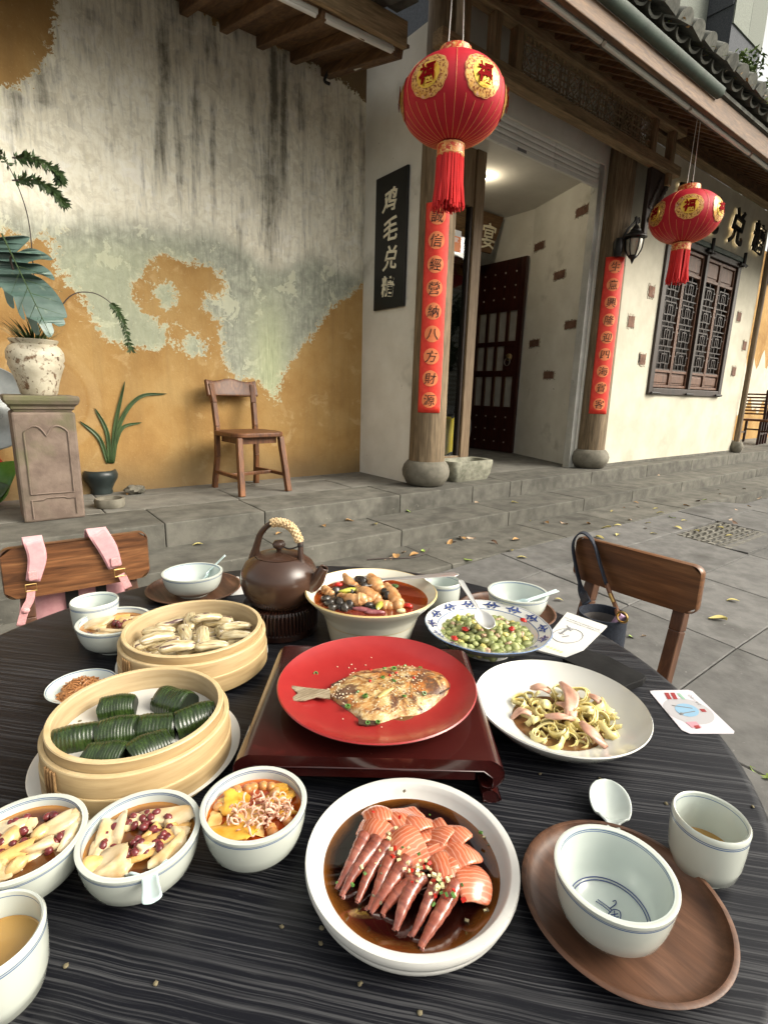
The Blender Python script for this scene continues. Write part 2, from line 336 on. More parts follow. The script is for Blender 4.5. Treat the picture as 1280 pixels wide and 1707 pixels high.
mat('black_iron',(.012,.012,.012),(.025,.024,.022),20,r=.45,metal=.5); mat('brass',(.62,.42,.16),r=.3,metal=1); mat('dull_brass',(.22,.15,.07),(.35,.26,.13),30,r=.45,metal=.8)
mat('lamp_glass',(.62,.6,.5),r=.25,trans=.3)
t=NT('glass'); t.set(Roughness=.01,IOR=1.5); t.b.inputs['Transmission Weight'].default_value=1; t.col(t.n('RGB').outputs[0]); t.t.nodes['RGB'].outputs[0].default_value=(.8,.85,.8,1)
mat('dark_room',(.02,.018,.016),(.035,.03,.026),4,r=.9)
mat('curtain_pane',(.30,.29,.26),(.38,.37,.33),6,r=.5); mat('stud_metal',(.5,.47,.42),r=.35,metal=.9)
mat('yellow_plastic',(.72,.52,.02),(.78,.60,.05),5,r=.4); mat('black_plastic',(.01,.01,.01),r=.45); mat('white_paint',(.78,.77,.73),r=.5)
mat('sticker_orange',(.85,.22,.03),r=.4); mat('sticker_white',(.82,.82,.8),r=.4)
mat('ceramic_pot',(.40,.36,.27),(.58,.54,.42),10,r=.45,spot=((.15,.09,.05),20,.56,.10),spot2=((.09,.05,.028),45,.60,.06),bump=.4,bs=25)
mat('dark_pot',(.015,.022,.022),(.03,.04,.038),6,r=.35); mat('soil',(.02,.013,.008),(.05,.035,.02),40,r=1)
mat('leaf_monstera',(.05,.09,.075),(.10,.155,.13),6,r=.35,spot=((.16,.21,.15),30,.62,.1)); mat('leaf_dark',(.02,.045,.012),(.05,.085,.025),12,r=.45); mat('leaf_bright',(.04,.12,.012),(.09,.2,.03),8,r=.4)
mat('leaf_blade',(.025,.05,.015),(.055,.095,.03),9,r=.42); mat('stem',(.05,.035,.03),r=.6)
mat('leaf_tree',(.05,.09,.015),(.11,.16,.03),5,r=.5,rnd=.4); mat('bark',(.05,.04,.03),(.10,.08,.06),10,r=.9,bump=.5)
for i,(a,b) in enumerate((((.33,.17,.06),(.45,.28,.11)),((.5,.42,.14),(.62,.55,.22)),((.09,.05,.03),(.16,.09,.05)),((.2,.3,.06),(.32,.42,.1)),((.42,.3,.2),(.55,.42,.3)))): mat('dry_leaf_%d'%i,a,b,25,r=.7)
mat('grey_enamel',(.22,.24,.24),(.36,.38,.37),6,r=.35,metal=.3,spot=((.1,.1,.1),9,.62,.1)); mat('red_glaze',(.30,.01,.01),(.4,.015,.012),6,r=.2,coat=.5)
mat('mosaic',(.13,.125,.105),(.2,.19,.16),12,r=.85,rnd=.4)
# ---- tableware
def porcelain(name,a,b): return mat(name,a,b,7,r=.16,coat=.5,sss=.0,bump=.03,bs=12,bd=.003)
porcelain('celadon',(.52,.575,.54),(.56,.61,.57)); porcelain('celadon_out',(.50,.53,.48),(.54,.57,.51)); porcelain('white_china',(.61,.61,.57),(.64,.64,.60))
mat('matte_china',(.58,.575,.54),(.62,.615,.58),30,r=.42); mat('blue_line',(.10,.16,.28),(.14,.2,.33),20,r=.2,coat=.4); mat('cobalt',(.02,.035,.13),(.05,.08,.24),25,r=.2,coat=.4)
porcelain('cream_china',(.66,.64,.52),(.71,.69,.57)); mat('gold_line',(.55,.42,.18),r=.3); mat('aqua_china',(.55,.70,.70),(.6,.745,.74),7,r=.15,coat=.5)
t=mat('red_lacquer_plate',(.29,.018,.018),(.32,.022,.021),40,r=.3,coat=.25,bump=.12,bs=420,bd=.0006); mat('plate_under',(.05,.02,.015),r=.4)
mat('lacquer',(.022,.0035,.003),(.045,.007,.006),7,r=.18,coat=.7,spot=((.09,.012,.01),30,.66,.1))
mat('bamboo',(.32,.215,.10),(.45,.325,.165),2,st=(6,6,60),r=.5,bump=.15,bs=4,bd=.0008,spot=((.34,.2,.08),1.6,.62,.15)); mat('bamboo_in',(.33,.24,.125),(.45,.345,.20),2,st=(6,6,60),r=.55,spot=((.35,.22,.1),1.6,.62,.15)); mat('bamboo_edge',(.50,.37,.19),(.60,.47,.27),30,r=.5); mat('rattan',(.22,.12,.05),(.4,.25,.11),60,r=.6)
mat('liner_paper',(.56,.55,.51),(.61,.60,.565),8,r=.6); mat('paper',(.56,.555,.53),(.60,.595,.57),9,r=.75); mat('print_grey',(.18,.18,.18),r=.8); mat('print_yellow',(.75,.7,.25),r=.8)
mat('card',(.58,.55,.58),r=.45); mat('card_blue',(.22,.38,.52),r=.45); mat('card_red',(.28,.03,.03),r=.5); mat('card_pink',(.5,.26,.3),r=.5); mat('card_green',(.25,.42,.31),r=.5); mat('card_grey',(.40,.39,.40),r=.5)
mat('black_leather',(.006,.006,.006),(.016,.016,.016),25,r=.6,spec=.25,bump=.3,bs=120,bd=.001,lo=.4,hi=.75); mat('denim',(.010,.013,.022),(.022,.028,.042),150,r=.8); mat('denim_edge',(.03,.04,.06),r=.8); mat('tan_leather',(.16,.07,.035),r=.5); mat('lining',(.10,.09,.085),(.15,.135,.125),12,r=.9)
mat('pink_fabric',(.60,.29,.31),(.66,.35,.36),60,r=.85,sheen=.3); mat('pink_web',(.55,.26,.26),(.66,.35,.35),220,r=.8); mat('steel',(.66,.65,.62),(.72,.71,.68),20,r=.3,metal=.75); mat('lilac',(.38,.24,.36),r=.5)
mat('kettle_clay',(.040,.020,.013),(.062,.032,.020),9,r=.27,coat=.2,bump=.06,bs=60,bd=.0008); mat('straw',(.50,.36,.19),(.66,.5,.3),90,r=.8,bump=.8,bs=160,bd=.002); mat('cord_dark',(.02,.014,.012),r=.7)
# ---- food
def liquid(name,c,dens=1.,r=.03):
    t=NT(name); t.set(Roughness=r,IOR=1.34); t.b.inputs['Base Color'].default_value=c4(c); t.b.inputs['Coat Weight'].default_value=.8; t.b.inputs['Coat Roughness'].default_value=.02
    return t
def sauce(name,edge,mid,rad):
    # shallow liquid: paler towards its thin edge (depth of the sauce)
    t=NT(name); co=t.coord((1/rad,1/rad,0)); q=t.n('VectorMath'); q.operation='LENGTH'; t.l(co,q.inputs[0])
    v=t.math('ADD',q.outputs['Value'],t.math('MULTIPLY_ADD',t.noise(t.coord((1,1,1)),40,4),.12,-.06))
    t.col(t.ramp(v,[(.84,mid),(.94,tuple((a+b*.6)/1.6 for a,b in zip(mid,edge))),(1.,edge)])); t.set(Roughness=.03,IOR=1.36); t.b.inputs['Coat Weight'].default_value=1; t.b.inputs['Coat Roughness'].default_value=.02
sauce('soy',(.20,.07,.012),(.010,.0022,.0015),.078)
sauce('syrup',(.34,.15,.03),(.10,.03,.006),.042); sauce('broth_red',(.55,.14,.015),(.30,.045,.006),.042); sauce('soup_red',(.42,.10,.012),(.16,.022,.006),.1)
liquid('tea',(.42,.24,.06)); liquid('oily',(.16,.075,.03))
def food(name,a,b,s=60,r=.35,sss=0,bump=.3,spot=None,coat=.2,rnd=.2,spot2=None,lo=.35,hi=.65,st=(1,1,1)): s*=2.4; return mat(name,a,b,s,st=st,r=r,sss=sss,bump=bump,bs=s*2.0,bd=.0012,spot=spot,spot2=spot2,coat=coat,rnd=rnd,lo=lo,hi=hi)
t=NT('salmon'); co=t.coord((1,1,1)); w=t.n('TexWave'); w.wave_type='BANDS'; w.bands_direction='X'; w.inputs['Scale'].default_value=85; w.inputs['Distortion'].default_value=3.5; w.inputs['Detail'].default_value=2; w.inputs['Detail Scale'].default_value=1.2; t.l(co,w.inputs['Vector'])
t.col(t.mix(t.ramp(w.outputs['Fac'],[(.74,0),(.97,.8)]),t.ramp(t.noise(co,60,4),[(.35,(.48,.115,.05)),(.65,(.58,.175,.085))]),(.68,.33,.22))); t.set(Roughness=.25); t.b.inputs['Coat Weight'].default_value=.5; t.b.inputs['Subsurface Weight'].default_value=.2; t.b.inputs['Subsurface Radius'].default_value=(.01,.004,.002); t.b.inputs['Subsurface Scale'].default_value=.5
t=NT('shrimp'); co=t.coord((1,1,1)); w=t.n('TexWave'); w.bands_direction='X'; w.inputs['Scale'].default_value=28; w.inputs['Distortion'].default_value=1.5; t.l(co,w.inputs['Vector']); oi=t.n('ObjectInfo')
base=t.ramp(t.noise(co,110,5,.65),[(.3,(.10,.022,.016)),(.5,(.22,.062,.042)),(.7,(.36,.145,.105))]); base=t.mix(t.math('MULTIPLY',oi.outputs['Random'],.6),base,(.34,.075,.03))
t.col(t.mix(t.ramp(w.outputs['Fac'],[(.85,0),(.98,.4)]),base,(.12,.035,.03))); t.set(Roughness=.22); t.b.inputs['Coat Weight'].default_value=.6; t.b.inputs['Subsurface Weight'].default_value=.2; t.b.inputs['Subsurface Radius'].default_value=(.008,.004,.003); t.bump(t.noise(co,180,4),.3,.001)
food('tofu',(.58,.43,.23),(.70,.59,.39),25,r=.3,spot=((.50,.27,.08),20,.53,.2)); food('tofu_tan',(.55,.30,.085),(.68,.43,.16),30,r=.25); food('tofu_yellow',(.58,.27,.025),(.72,.40,.06),40,r=.25)
food('adzuki',(.09,.014,.018),(.17,.03,.03),60,r=.22); food('chickpea',(.46,.18,.05),(.60,.30,.10),50,r=.25); food('lotus_seed',(.52,.33,.13),(.66,.47,.22),40,r=.25); food('date_slice',(.46,.27,.11),(.60,.42,.2),60,r=.35,spot=((.28,.13,.05),90,.56,.08))
food('dried_shrimp',(.60,.30,.18),(.74,.50,.38),120,r=.4)
food('razor_clam',(.34,.26,.12),(.58,.50,.32),26,r=.2,coat=.6,st=(.5,5,5),spot=((.10,.055,.05),30,.57,.05),spot2=((.74,.70,.66),34,.60,.06)); food('clam_meat',(.58,.42,.27),(.72,.58,.42),50)  # palest clam spots are white glints painted into the shell colour
t=NT('green_roll'); co=t.coord((1,1,1)); t.col(t.ramp(t.noise(t.coord((3.5,1,1)),60,5,.65),[(.32,(.006,.013,.003)),(.55,(.020,.040,.007)),(.75,(.05,.085,.018))])); t.set(Roughness=.26); t.b.inputs['Coat Weight'].default_value=.4; t.bump(t.noise(t.coord((1.2,1,1)),230,4),.35,.0012)
mat('green_roll_in',(.006,.010,.005),(.015,.022,.010),60,r=.5)
t=NT('fish_skin'); co=t.coord((1,1,1)); n=t.noise(co,70,5,.65,.6); n2=t.noise(t.coord((160,420,160)),1.,3,.6,.2); n3=t.noise(co,34,5,.65,.5)
c=t.ramp(n,[(.32,(.11,.04,.014)),(.45,(.36,.175,.05)),(.58,(.54,.38,.16)),(.73,(.68,.58,.39))]); c=t.mix(t.ramp(n2,[(.54,0),(.66,.6)]),c,(.68,.58,.38)); c=t.mix(t.ramp(n3,[(.51,0),(.58,.88)]),c,(.085,.03,.018)); c=t.mix(t.ramp(t.noise(co,45,3),[(.56,0),(.66,.55)]),c,(.62,.2,.03))
t.col(c); t.set(Roughness=.33); t.b.inputs['Coat Weight'].default_value=.3; t.bump(n2,.7,.0015)
mat('fish_tail',(.17,.12,.07),(.40,.34,.24),60,st=(1,9,1),r=.35); mat('char_black',(.03,.015,.01),(.09,.045,.025),60,r=.6)
food('scallion',(.04,.12,.02),(.12,.26,.06),80,r=.3); food('chili',(.42,.012,.01),(.58,.03,.015),60,r=.22); food('sesame',(.68,.55,.36),(.78,.68,.48),60); food('garlic',(.66,.56,.26),(.76,.70,.42),60); food('ginger',(.55,.42,.14),(.64,.5,.2),60)
food('noodle',(.74,.61,.22),(.82,.72,.36),30,r=.3); food('pork_slice',(.50,.25,.17),(.66,.41,.30),25,r=.32,spot=((.26,.09,.05),30,.6,.1))
food('broad_bean',(.17,.21,.06),(.36,.38,.16),45,r=.45,rnd=.6,coat=.05); food('bean_yellow',(.50,.42,.12),(.62,.55,.2),45,r=.3); food('mince',(.42,.26,.16),(.58,.41,.28),90,r=.45)
food('chicken',(.40,.18,.06),(.62,.35,.16),30,r=.25,spot=((.25,.08,.02),25,.58,.1)); food('snail',(.014,.012,.010),(.05,.04,.03),60,r=.18); food('pepper_green',(.30,.32,.03),(.45,.46,.08),40,r=.25); food('onion',(.2,.05,.06),(.36,.14,.14),40,r=.3)
food('floss',(.30,.12,.035),(.45,.21,.075),90,r=.7,sss=0)
mat('speck',(.10,.085,.05),(.2,.17,.1),80,r=.9)
emis('spot_glow',(1,.82,.5),14); emis('letter_glow',(1,.80,.48),.55)
# ------------------------------------------------------------------ glyphs (built once, while the scene is nearly empty)
GL={}
def glyph(ch,ext=.03,off=.012,shear=.10,wob=.02):
    cu=bpy.data.curves.new('g','FONT'); cu.body=ch; cu.size=1; cu.extrude=ext; cu.offset=off; cu.shear=shear; cu.resolution_u=3
    o=bpy.data.objects.new('g',cu); COL.objects.link(o); bpy.context.view_layer.update()
    me=bpy.data.meshes.new_from_object(o.evaluated_get(bpy.context.evaluated_depsgraph_get()))
    bpy.data.objects.remove(o); bpy.data.curves.remove(cu)
    n=len(me.vertices); co=np.empty(n*3); me.vertices.foreach_get('co',co); co=co.reshape(-1,3)
    lo,hi=co.min(0),co.max(0); co[:,:2]-=(lo[:2]+hi[:2])/2; co[:,:2]/=max(hi[0]-lo[0],hi[1]-lo[1])
    s=hash(ch)%7; x,y=co[:,0].copy(),co[:,1].copy()
    co[:,0]+=wob*np.sin(6*y+ord(ch)%7)+wob*.5*np.sin(13*y+3*x); co[:,1]+=wob*np.sin(5*x+ord(ch)%5)-.06*x*x
    me.vertices.foreach_set('co',co.ravel()); me.update(); return me
def gly(ch,mt,**k):
    key=(ch,mt)
    if key not in GL:
        me=glyph(ch,**k); me.materials.clear(); me.materials.append(M[mt]); me.name='character'; GL[key]=me
    return GL[key]
for ch in '鸡毛兑糖': gly(ch,'sign_gold',off=.016,shear=.18,wob=.035); gly(ch,'metal_letter',off=.016,shear=.16,wob=.03,ext=.06); gly(ch,'letter_glow',off=-.006,shear=.16,wob=.03,ext=.004)
for ch in '誠信經營納八方財源生意興隆迎四海賓客': gly(ch,'ink',off=-.004,ext=.006)
gly('福','char_red',off=.028,ext=.02); gly('宴','sign_gold',off=.005,ext=.02); gly('尊','sticker_white',off=.01,ext=.002); gly('商','sticker_white',off=.01,ext=.002); gly('家','sticker_white',off=.01,ext=.002)
for ch in '口味小食好': gly(ch,'print_grey',off=0,ext=.002)
# ================================================================== SETTING
PZ,SZ,TZ3=.37,.226,.11           # platform, step, strip heights
g=MB().quad((-90,-90,-.10),(90,-90,-.10),(90,90,-.10),(-90,90,-.10)).build('ground','paving'); tag(g,kind='structure')
def hgt(x,y): return max(0,.11*(1-(2.22-y)/1.9)-.055*max(0,2.65-x)-.15*max(0,x-6.1))
plaza=thing('plaza',(0,0,0),None,None); tag(plaza,kind='structure')
ys=[2.215,1.865,1.31,.785]+[.785-.53*i for i in range(1,9)]; xs=[2.7+.85*i for i in range(-6,15)]
MAN=(4.405,1.31)
for i in range(len(xs)-1):
    for j in range(len(ys)-1):
        x0,x1,y1,y0=xs[i]+.003,xs[i+1]-.003,ys[j]-.003,ys[j+1]+.003
        if abs(xs[i]-4.4)<.02 and abs(ys[j]-1.865)<.01: continue
        if x1<-2 or (x0>9 and y0<-1.6): continue
        dz=random.uniform(-.002,.002); m=MB(); c=[(x0,y0),(x1,y0),(x1,y1),(x0,y1)]
        top=[(a,b,hgt(a,b)+dz) for a,b in c]; bv=.004
        ti=[(a+(bv if k in(0,3) else -bv),b+(bv if k in(0,1) else -bv),hgt(a,b)+dz) for k,(a,b) in enumerate(c)]
        v=ti+[(a,b,z-bv) for a,b,z in top]+[(a,b,-.1) for a,b,z in top]
        m.add(np.array(v)-np.array([x0,y0,0]),[(0,1,2,3)]+[(k+4,(k+1)%4+4,(k+1)%4,k) for k in range(4)]+[(k+8,(k+1)%4+8,(k+1)%4+4,k+4) for k in range(4)])
        m.build('paving_slab','paving',plaza,(x0,y0,0),smooth=None)
# mosaic cover
mx0,mx1,my0,my1=4.41,5.24,1.32,1.86
m=MB().b2((mx0,my0,-.05),(mx1,my1,hgt(4.8,1.6)-.008)); m.build('cover_frame','paving',plaza)
tile=MB().box((0,0,0),(.052,.052,.02)).mesh('mosaic_tile','mosaic',None)
for i in range(14):
    for j in range(9):
        o=obj('mosaic_tile',tile,plaza,(mx0+.03+i*.0585+(.02 if j%2 else 0)*0,my0+.03+j*.0575,hgt(mx0+i*.058,my0+j*.057)-.008)); o.rotation_euler=(0,0,R(45 if (i+j)%2 else 0)); o.scale=(.92,.92,1) if (i+j)%2==0 else (.66,.66,1)
# strip, step and platform, stone by stone
def stones(parent,y0,y1,z0,z1,cuts,mt,name):
    for a,b in zip(cuts[:-1],cuts[1:]):
        m=MB().b2((a+.002,y0,z0),(b-.002,y1,z1+random.uniform(-.0015,.0015)))
        m.v=[v-np.array([a,y0,z1]) for v in m.v]; m.build(name,mt,parent,(a,y0,z1),smooth=None,bevel=.007)
def cuts(a,b,l,j=.25):
    q=[a]
    while q[-1]<b: q.append(q[-1]+l*random.uniform(1-j,1+j))
    return q
stp=thing('steps',(0,0,0),None,None); tag(stp,kind='structure')
stones(stp,2.22,2.70,-.05,TZ3,cuts(-2.4,15,1.05),'step_stone','step_stone')
stones(stp,2.69,3.12,-.05,SZ,[-2.4,-1.2,.1,1.35,2.23,3.35,4.42,5.3,6.4,7.5,8.7,9.9,11.2,12.5,14,16],'step_stone','step_stone')
plf=thing('platform',(0,0,0),None,None); tag(plf,kind='structure')
stones(plf,3.11,3.56,-.05,PZ,[-2.4,-1.2,.0,.80,1.42,2.55,3.36,3.86,4.02,5.2,6.4,7.6,8.8,10,11.2,12.5,14,16],'step_stone','kerb_stone')
for y0,y1 in ((3.563,4.0),(4.003,4.5)): stones(plf,y0,y1,.2,PZ,cuts(-2.4,3.0,.95),'platform_stone','floor_slab')
for y0,y1 in ((3.563,4.2),(4.203,4.9),(4.903,5.6)): stones(plf,y0,y1,.2,PZ,cuts(3.0,9.4,.9),'platform_stone','floor_slab')
for y0,y1 in ((3.563,4.2),(4.203,5.0)): stones(plf,y0,y1,.2,PZ,cuts(9.41,16,1.1),'platform_stone','floor_slab')
# ------------------------------------------------------------------ ochre wall
WY=4.24
def w2(p): q=py_(p[0],p[1],WY); return (q[0],q[2])
def inpoly(X,Z,poly):
    r=np.zeros(X.shape,bool); n=len(poly); j=n-1
    for i in range(n):
        xi,zi=poly[i]; xj,zj=poly[j]; c=((zi>Z)!=(zj>Z)); 
        with np.errstate(divide='ignore',invalid='ignore'): r^=c&(X<(xj-xi)*(Z-zi)/((zj-zi) if zj!=zi else 1e-9)+xi)
        j=i
    return r
def blur(a,k):
    for _ in range(2):
        for ax in (0,1):
            c=np.cumsum(np.pad(a,[(k+1,k) if q==ax else (0,0) for q in(0,1)],mode='edge'),axis=ax)
            a=(np.take(c,range(2*k+1,c.shape[ax]),ax)-np.take(c,range(0,c.shape[ax]-2*k-1),ax))/(2*k+1)
    return a
gx=np.concatenate([np.linspace(-2.6,-.3,40)[:-1],np.arange(-.3,3.02,.0115)]); gz=np.arange(PZ-.03,3.95,.0115)
X,Z=np.meshgrid(gx,gz)
big=[(-60,-60),(85,-60),(88,0),(97,45),(88,75),(65,105),(35,140),(0,150),(-70,170),(-70,360),(0,378),(18,380),(30,397),(62,403),(66,385),(95,385),(90,402),(75,410),(82,425),(97,445),(92,458),(118,470),(130,485),(150,500),(147,520),(165,550),(170,572),(185,560),(203,577),(220,568),(227,582),(285,584),(297,572),(280,553),(262,530),(232,515),(222,500),(217,472),(238,452),(263,430),(258,420),(300,430),(335,437),(370,450),(369,490),(372,530),(374,570),(378,605),(386,628),(400,635),(415,625),(432,636),(448,655),(455,682),(463,684),(465,652),(477,620),(496,585),(528,547),(556,508),(576,490),(606,472),(622,470),(632,120),(632,-80),(-60,-80)]
big=big[1:] if False else big
top=[(300,-20),(318,12),(345,18),(365,40),(400,38),(418,60),(440,55),(468,90),(500,88),(520,112),(550,118),(572,142),(600,158),(617,178),(640,190),(640,-60),(300,-60)]
holes=[[(128,455),(138,450),(140,430),(132,420)],[(155,470),(163,480),(160,462)]]
blobs=[(276,489,22,23),(349,508,14,23),(325,578,22,20),(345,610,8,9),(300,540,10,6)]
X_,Z_=X,Z; X=X_+.09*(fbm(X_*5,Z_*5,4,61)-.5)+.05*(fbm(X_*16,Z_*16,3,63)-.5); Z=Z_+.09*(fbm(X_*5+9,Z_*5,4,67)-.5)+.05*(fbm(X_*16+5,Z_*16,3,69)-.5)
Pm=inpoly(X,Z,[w2(p) for p in big[1:]])&~inpoly(X,Z,[w2(p) for p in [(-60,-60),(85,-60),(88,0),(97,45),(88,75),(65,105),(35,140),(0,150),(-70,170)]])
Pm&=~inpoly(X,Z,[w2(p) for p in top])
for h in holes: Pm&=~inpoly(X,Z,[w2(p) for p in h])
for bx,by,rx,ry in blobs:
    c=w2((bx,by)); sx=abs(w2((bx+rx,by))[0]-c[0]); sz=abs(w2((bx,by+ry))[1]-c[1]); Pm|=((X-c[0])/sx)**2+((Z-c[1])/sz)**2<1+.5*(fbm(X*9,Z*9,3,5)-.5)
X,Z=X_,Z_
patch=blur(Pm.astype(float),5); 
tide=[(-400,300),(0,352),(70,375),(170,372),(270,380),(330,383),(370,395),(450,448),(520,425),(600,462),(660,470)]; tw=np.array([w2(p) for p in tide])
low=sstep(.12,-.10,Z-np.interp(X,tw[:,0],tw[:,1])+.09*(fbm(X*5,Z*5,4,21)-.5))
lowband=sstep(.0,-.25,Z-np.interp(X,tw[:,0],tw[:,1]))
stain=np.zeros(X.shape)
def streak(px,y0,y1,w,s,soft=60):
    a=w2((px,y0)); b=w2((px,y1)); u=(Z-b[1])/(a[1]-b[1]); cx=b[0]+(a[0]-b[0])*u; ww=w*.0042
    return s*np.exp(-((X-cx+.05*(fbm(X*2+px,Z*3,3,px)-.5))/ww)**2)*sstep(-.25,.35,u)*sstep(1.25,.85,u)
for a in ((272,20,365,11,.75),(300,30,390,12,.55),(325,120,385,7,.6),(262,150,380,6,.6),(190,120,290,6,.45),(190,20,230,16,.35),(455,60,455,15,.95),(470,90,330,14,.7),(440,180,400,9,.5),(350,10,120,22,.6),(300,-10,90,45,.65),(220,-20,60,40,.5),(150,0,120,26,.45),(70,100,200,20,.6),(30,140,250,20,.45),(500,100,230,18,.5),(540,130,330,14,.4),(575,170,420,20,.42),(605,180,450,10,.5),(355,180,390,6,.5),(400,330,440,12,.35),(420,100,250,12,.35),(240,250,370,7,.35),(560,250,430,10,.35),(410,20,90,25,.35)): stain=np.maximum(stain,streak(*a))
ct=w2((0,300)); stain-=.10*sstep(2.6,3.8,Z); stain-=.38*np.exp(-((X-.75)/.5)**2-((Z-2.3)/.4)**2); stain-=.25*sstep(.25,-.2,np.abs(X-1.35)-.18)*sstep(2.9,2.2,Z)
gc=w2((450,590)); green=.9*np.exp(-((X-gc[0])/.17)**2)*sstep(gc[1]+.75,gc[1]-.1,Z)+.35*sstep(.62,.30,np.abs(X-.95))*lowband
dirt_shade=.75*sstep(PZ+.35,PZ,Z+.2*(fbm(X*3,Z*3,4,9)-.5))+.6*sstep(3.45,3.62,Z)*(X>2.2)+.25*sstep(3.0,3.6,Z)  # dirt at the foot, plus eave shade painted dark into the wall top
mc=w2((62,665)); rr=np.hypot((X-mc[0])*1.0,(Z-mc[1])); ring=.32*(sstep(.39,.375,rr)*sstep(.30,.315,rr)*.5+.35*sstep(.3,.28,rr))
ring*=.6+.8*fbm(X*12,Z*12,3,8)
dy=-.004*patch+.006*(fbm(X*2,Z*2,4,2)-.5)+.003*sstep(.39,.37,rr)*0
nx,nz=len(gx),len(gz)
vv=np.stack([X,WY+dy,Z],-1).reshape(-1,3)
idx=np.arange(nx*nz).reshape(nz,nx); ff=np.stack([idx[:-1,:-1],idx[:-1,1:],idx[1:,1:],idx[1:,:-1]],-1).reshape(-1,4)
me=bpy.data.meshes.new('ochre_wall'); me.vertices.add(len(vv)); me.vertices.foreach_set('co',vv.ravel()); me.loops.add(ff.size); me.loops.foreach_set('vertex_index',ff.ravel()); me.polygons.add(len(ff)); me.polygons.foreach_set('loop_start',np.arange(len(ff))*4)
me.polygons.foreach_set('use_smooth',[True]*len(ff)); me.update(calc_edges=True); me.validate()
for nm,a in (('patch',patch),('low',low),('stain',stain),('green',np.clip(green,0,1)),('dirt_shade',np.clip(dirt_shade,0,1)),('ring',np.clip(ring,0,1))):
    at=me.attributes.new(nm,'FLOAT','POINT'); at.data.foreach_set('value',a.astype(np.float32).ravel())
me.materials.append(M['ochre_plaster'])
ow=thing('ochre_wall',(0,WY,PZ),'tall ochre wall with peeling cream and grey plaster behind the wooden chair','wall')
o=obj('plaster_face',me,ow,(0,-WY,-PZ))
MB().b2((-2.6,.03,-.05),(3.0,.28,3.6)).build('wall_core','ochre_plaster',ow)
# ------------------------------------------------------------------ wooden canopy over the ochre wall
cn=thing('wall_canopy',(0,4.24,3.66),'dark wooden eave with rafters and tube lamps above the ochre wall','eave')
sl=lambda y:3.665+(y-4.24)*(3.665-3.43)/(4.24-3.3)
for i in range(13):
    x=2.53-.275*i; MB().bar((x,4.30,sl(4.30)-.035),(x,3.30,sl(3.3)-.035),.055,.07).build('rafter','wood_eave_y',cn,world=True,bevel=.004)
bx=-.9
while bx<2.56:
    w=.075; MB().b2((bx,0,0),(bx+w-.004,0,0)); m=MB(); m.add([(bx,4.30,sl(4.3)),(bx+w-.003,4.30,sl(4.3)),(bx+w-.003,3.27,sl(3.27)),(bx,3.27,sl(3.27))]+[(bx,4.30,sl(4.3)+.02),(bx+w-.003,4.30,sl(4.3)+.02),(bx+w-.003,3.27,sl(3.27)+.02),(bx,3.27,sl(3.27)+.02)],[(0,1,2,3),(7,6,5,4),(0,4,5,1),(1,5,6,2),(2,6,7,3),(3,7,4,0)])
    m.build('soffit_board','wood_eave_y',cn,world=True,smooth=None); bx+=w
MB().b2((-1,3.245,3.40),(2.585,3.285,3.555)).build('fascia','wood_beam',cn,world=True,bevel=.006)
MB().bar((2.572,3.29,sl(3.29)-.03),(2.572,4.23,sl(4.23)-.03),.03,.08).build('end_board','wood_eave_y',cn,world=True,bevel=.004)
for i,(a,b) in enumerate((((1.98,3.315,3.385),(2.52,3.315,3.40)),((1.40,3.315,3.375),(1.93,3.315,3.385)))):
    MB().bar(a,b,.035,.03).build('tube_lamp','tube_housing',cn,world=True,bevel=.004); MB().tube([np.array(a)+(.01,0,-.018),np.array(b)+(-.01,0,-.018)],.013,10).build('lamp_tube','tube_glass',cn,world=True)
MB().tube([(2.55,3.36,3.41),(2.55,3.82,3.50)],.016,10).build('lamp_tube','tube_glass',cn,world=True)
q=smooth_path([(2.52,4.12,3.60),(2.5,4.16,3.56),(2.5,4.17,3.53),(2.54,4.16,3.52)]); MB().tube(q,.012,8).build('iron_hook','black_iron',cn,world=True)
th=MB(); L_=.26
tp=[]
for k in range(13): a=pi*k/12; tp.append((math.cos(a)*.085,math.sin(a)*.075))
th.prism(tp,'y',0,L_); tile_me=th.mesh('roof_tile','tile_clay',40)
pn=MB(); pp=[(math.cos(pi+pi*k/8)*.085,math.sin(pi+pi*k/8)*.05) for k in range(9)]; pn.prism(pp+[(x*.88,y*.75+.004) for x,y in pp[::-1]],'y',0,L_); pan_me=pn.mesh('pan_tile','tile_clay',40)
for i in range(5):
    x=2.50-.2*i; o=obj('roof_tile',tile_me,cn,(x,3.15-4.24,3.62-3.66)); o.rotation_euler=(R(14),R(random.uniform(-6,6)),R(random.uniform(-4,4)))
    o=obj('pan_tile',pan_me,cn,(x-.1,3.15-4.24,3.615-3.66)); o.rotation_euler=(R(14),0,0)
# ================================================================== SHOP BUILDING
FY=3.29; ZT=3.77
sb=thing('shop_building',(5.5,3.4,PZ),'white plastered shop with open entrance, wooden columns and tiled eave','building')
def P(m,name,mt,par=None,**k): return m.build(name,mt,par or sb,world=True,**k)
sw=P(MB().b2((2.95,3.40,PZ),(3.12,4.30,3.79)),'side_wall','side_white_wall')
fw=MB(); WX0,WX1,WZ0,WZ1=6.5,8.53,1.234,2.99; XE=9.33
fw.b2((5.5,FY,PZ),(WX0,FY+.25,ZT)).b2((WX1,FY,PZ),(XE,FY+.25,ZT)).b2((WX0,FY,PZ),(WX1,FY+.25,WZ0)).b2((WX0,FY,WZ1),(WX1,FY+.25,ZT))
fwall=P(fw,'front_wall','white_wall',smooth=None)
P(MB().b2((5.5,FY+.02,PZ),(XE-.02,FY+.2,PZ+.0)) if False else MB().b2((5.62,FY-.012,PZ+.001),(XE,FY-.002,PZ+.035)),'plinth','step_stone')
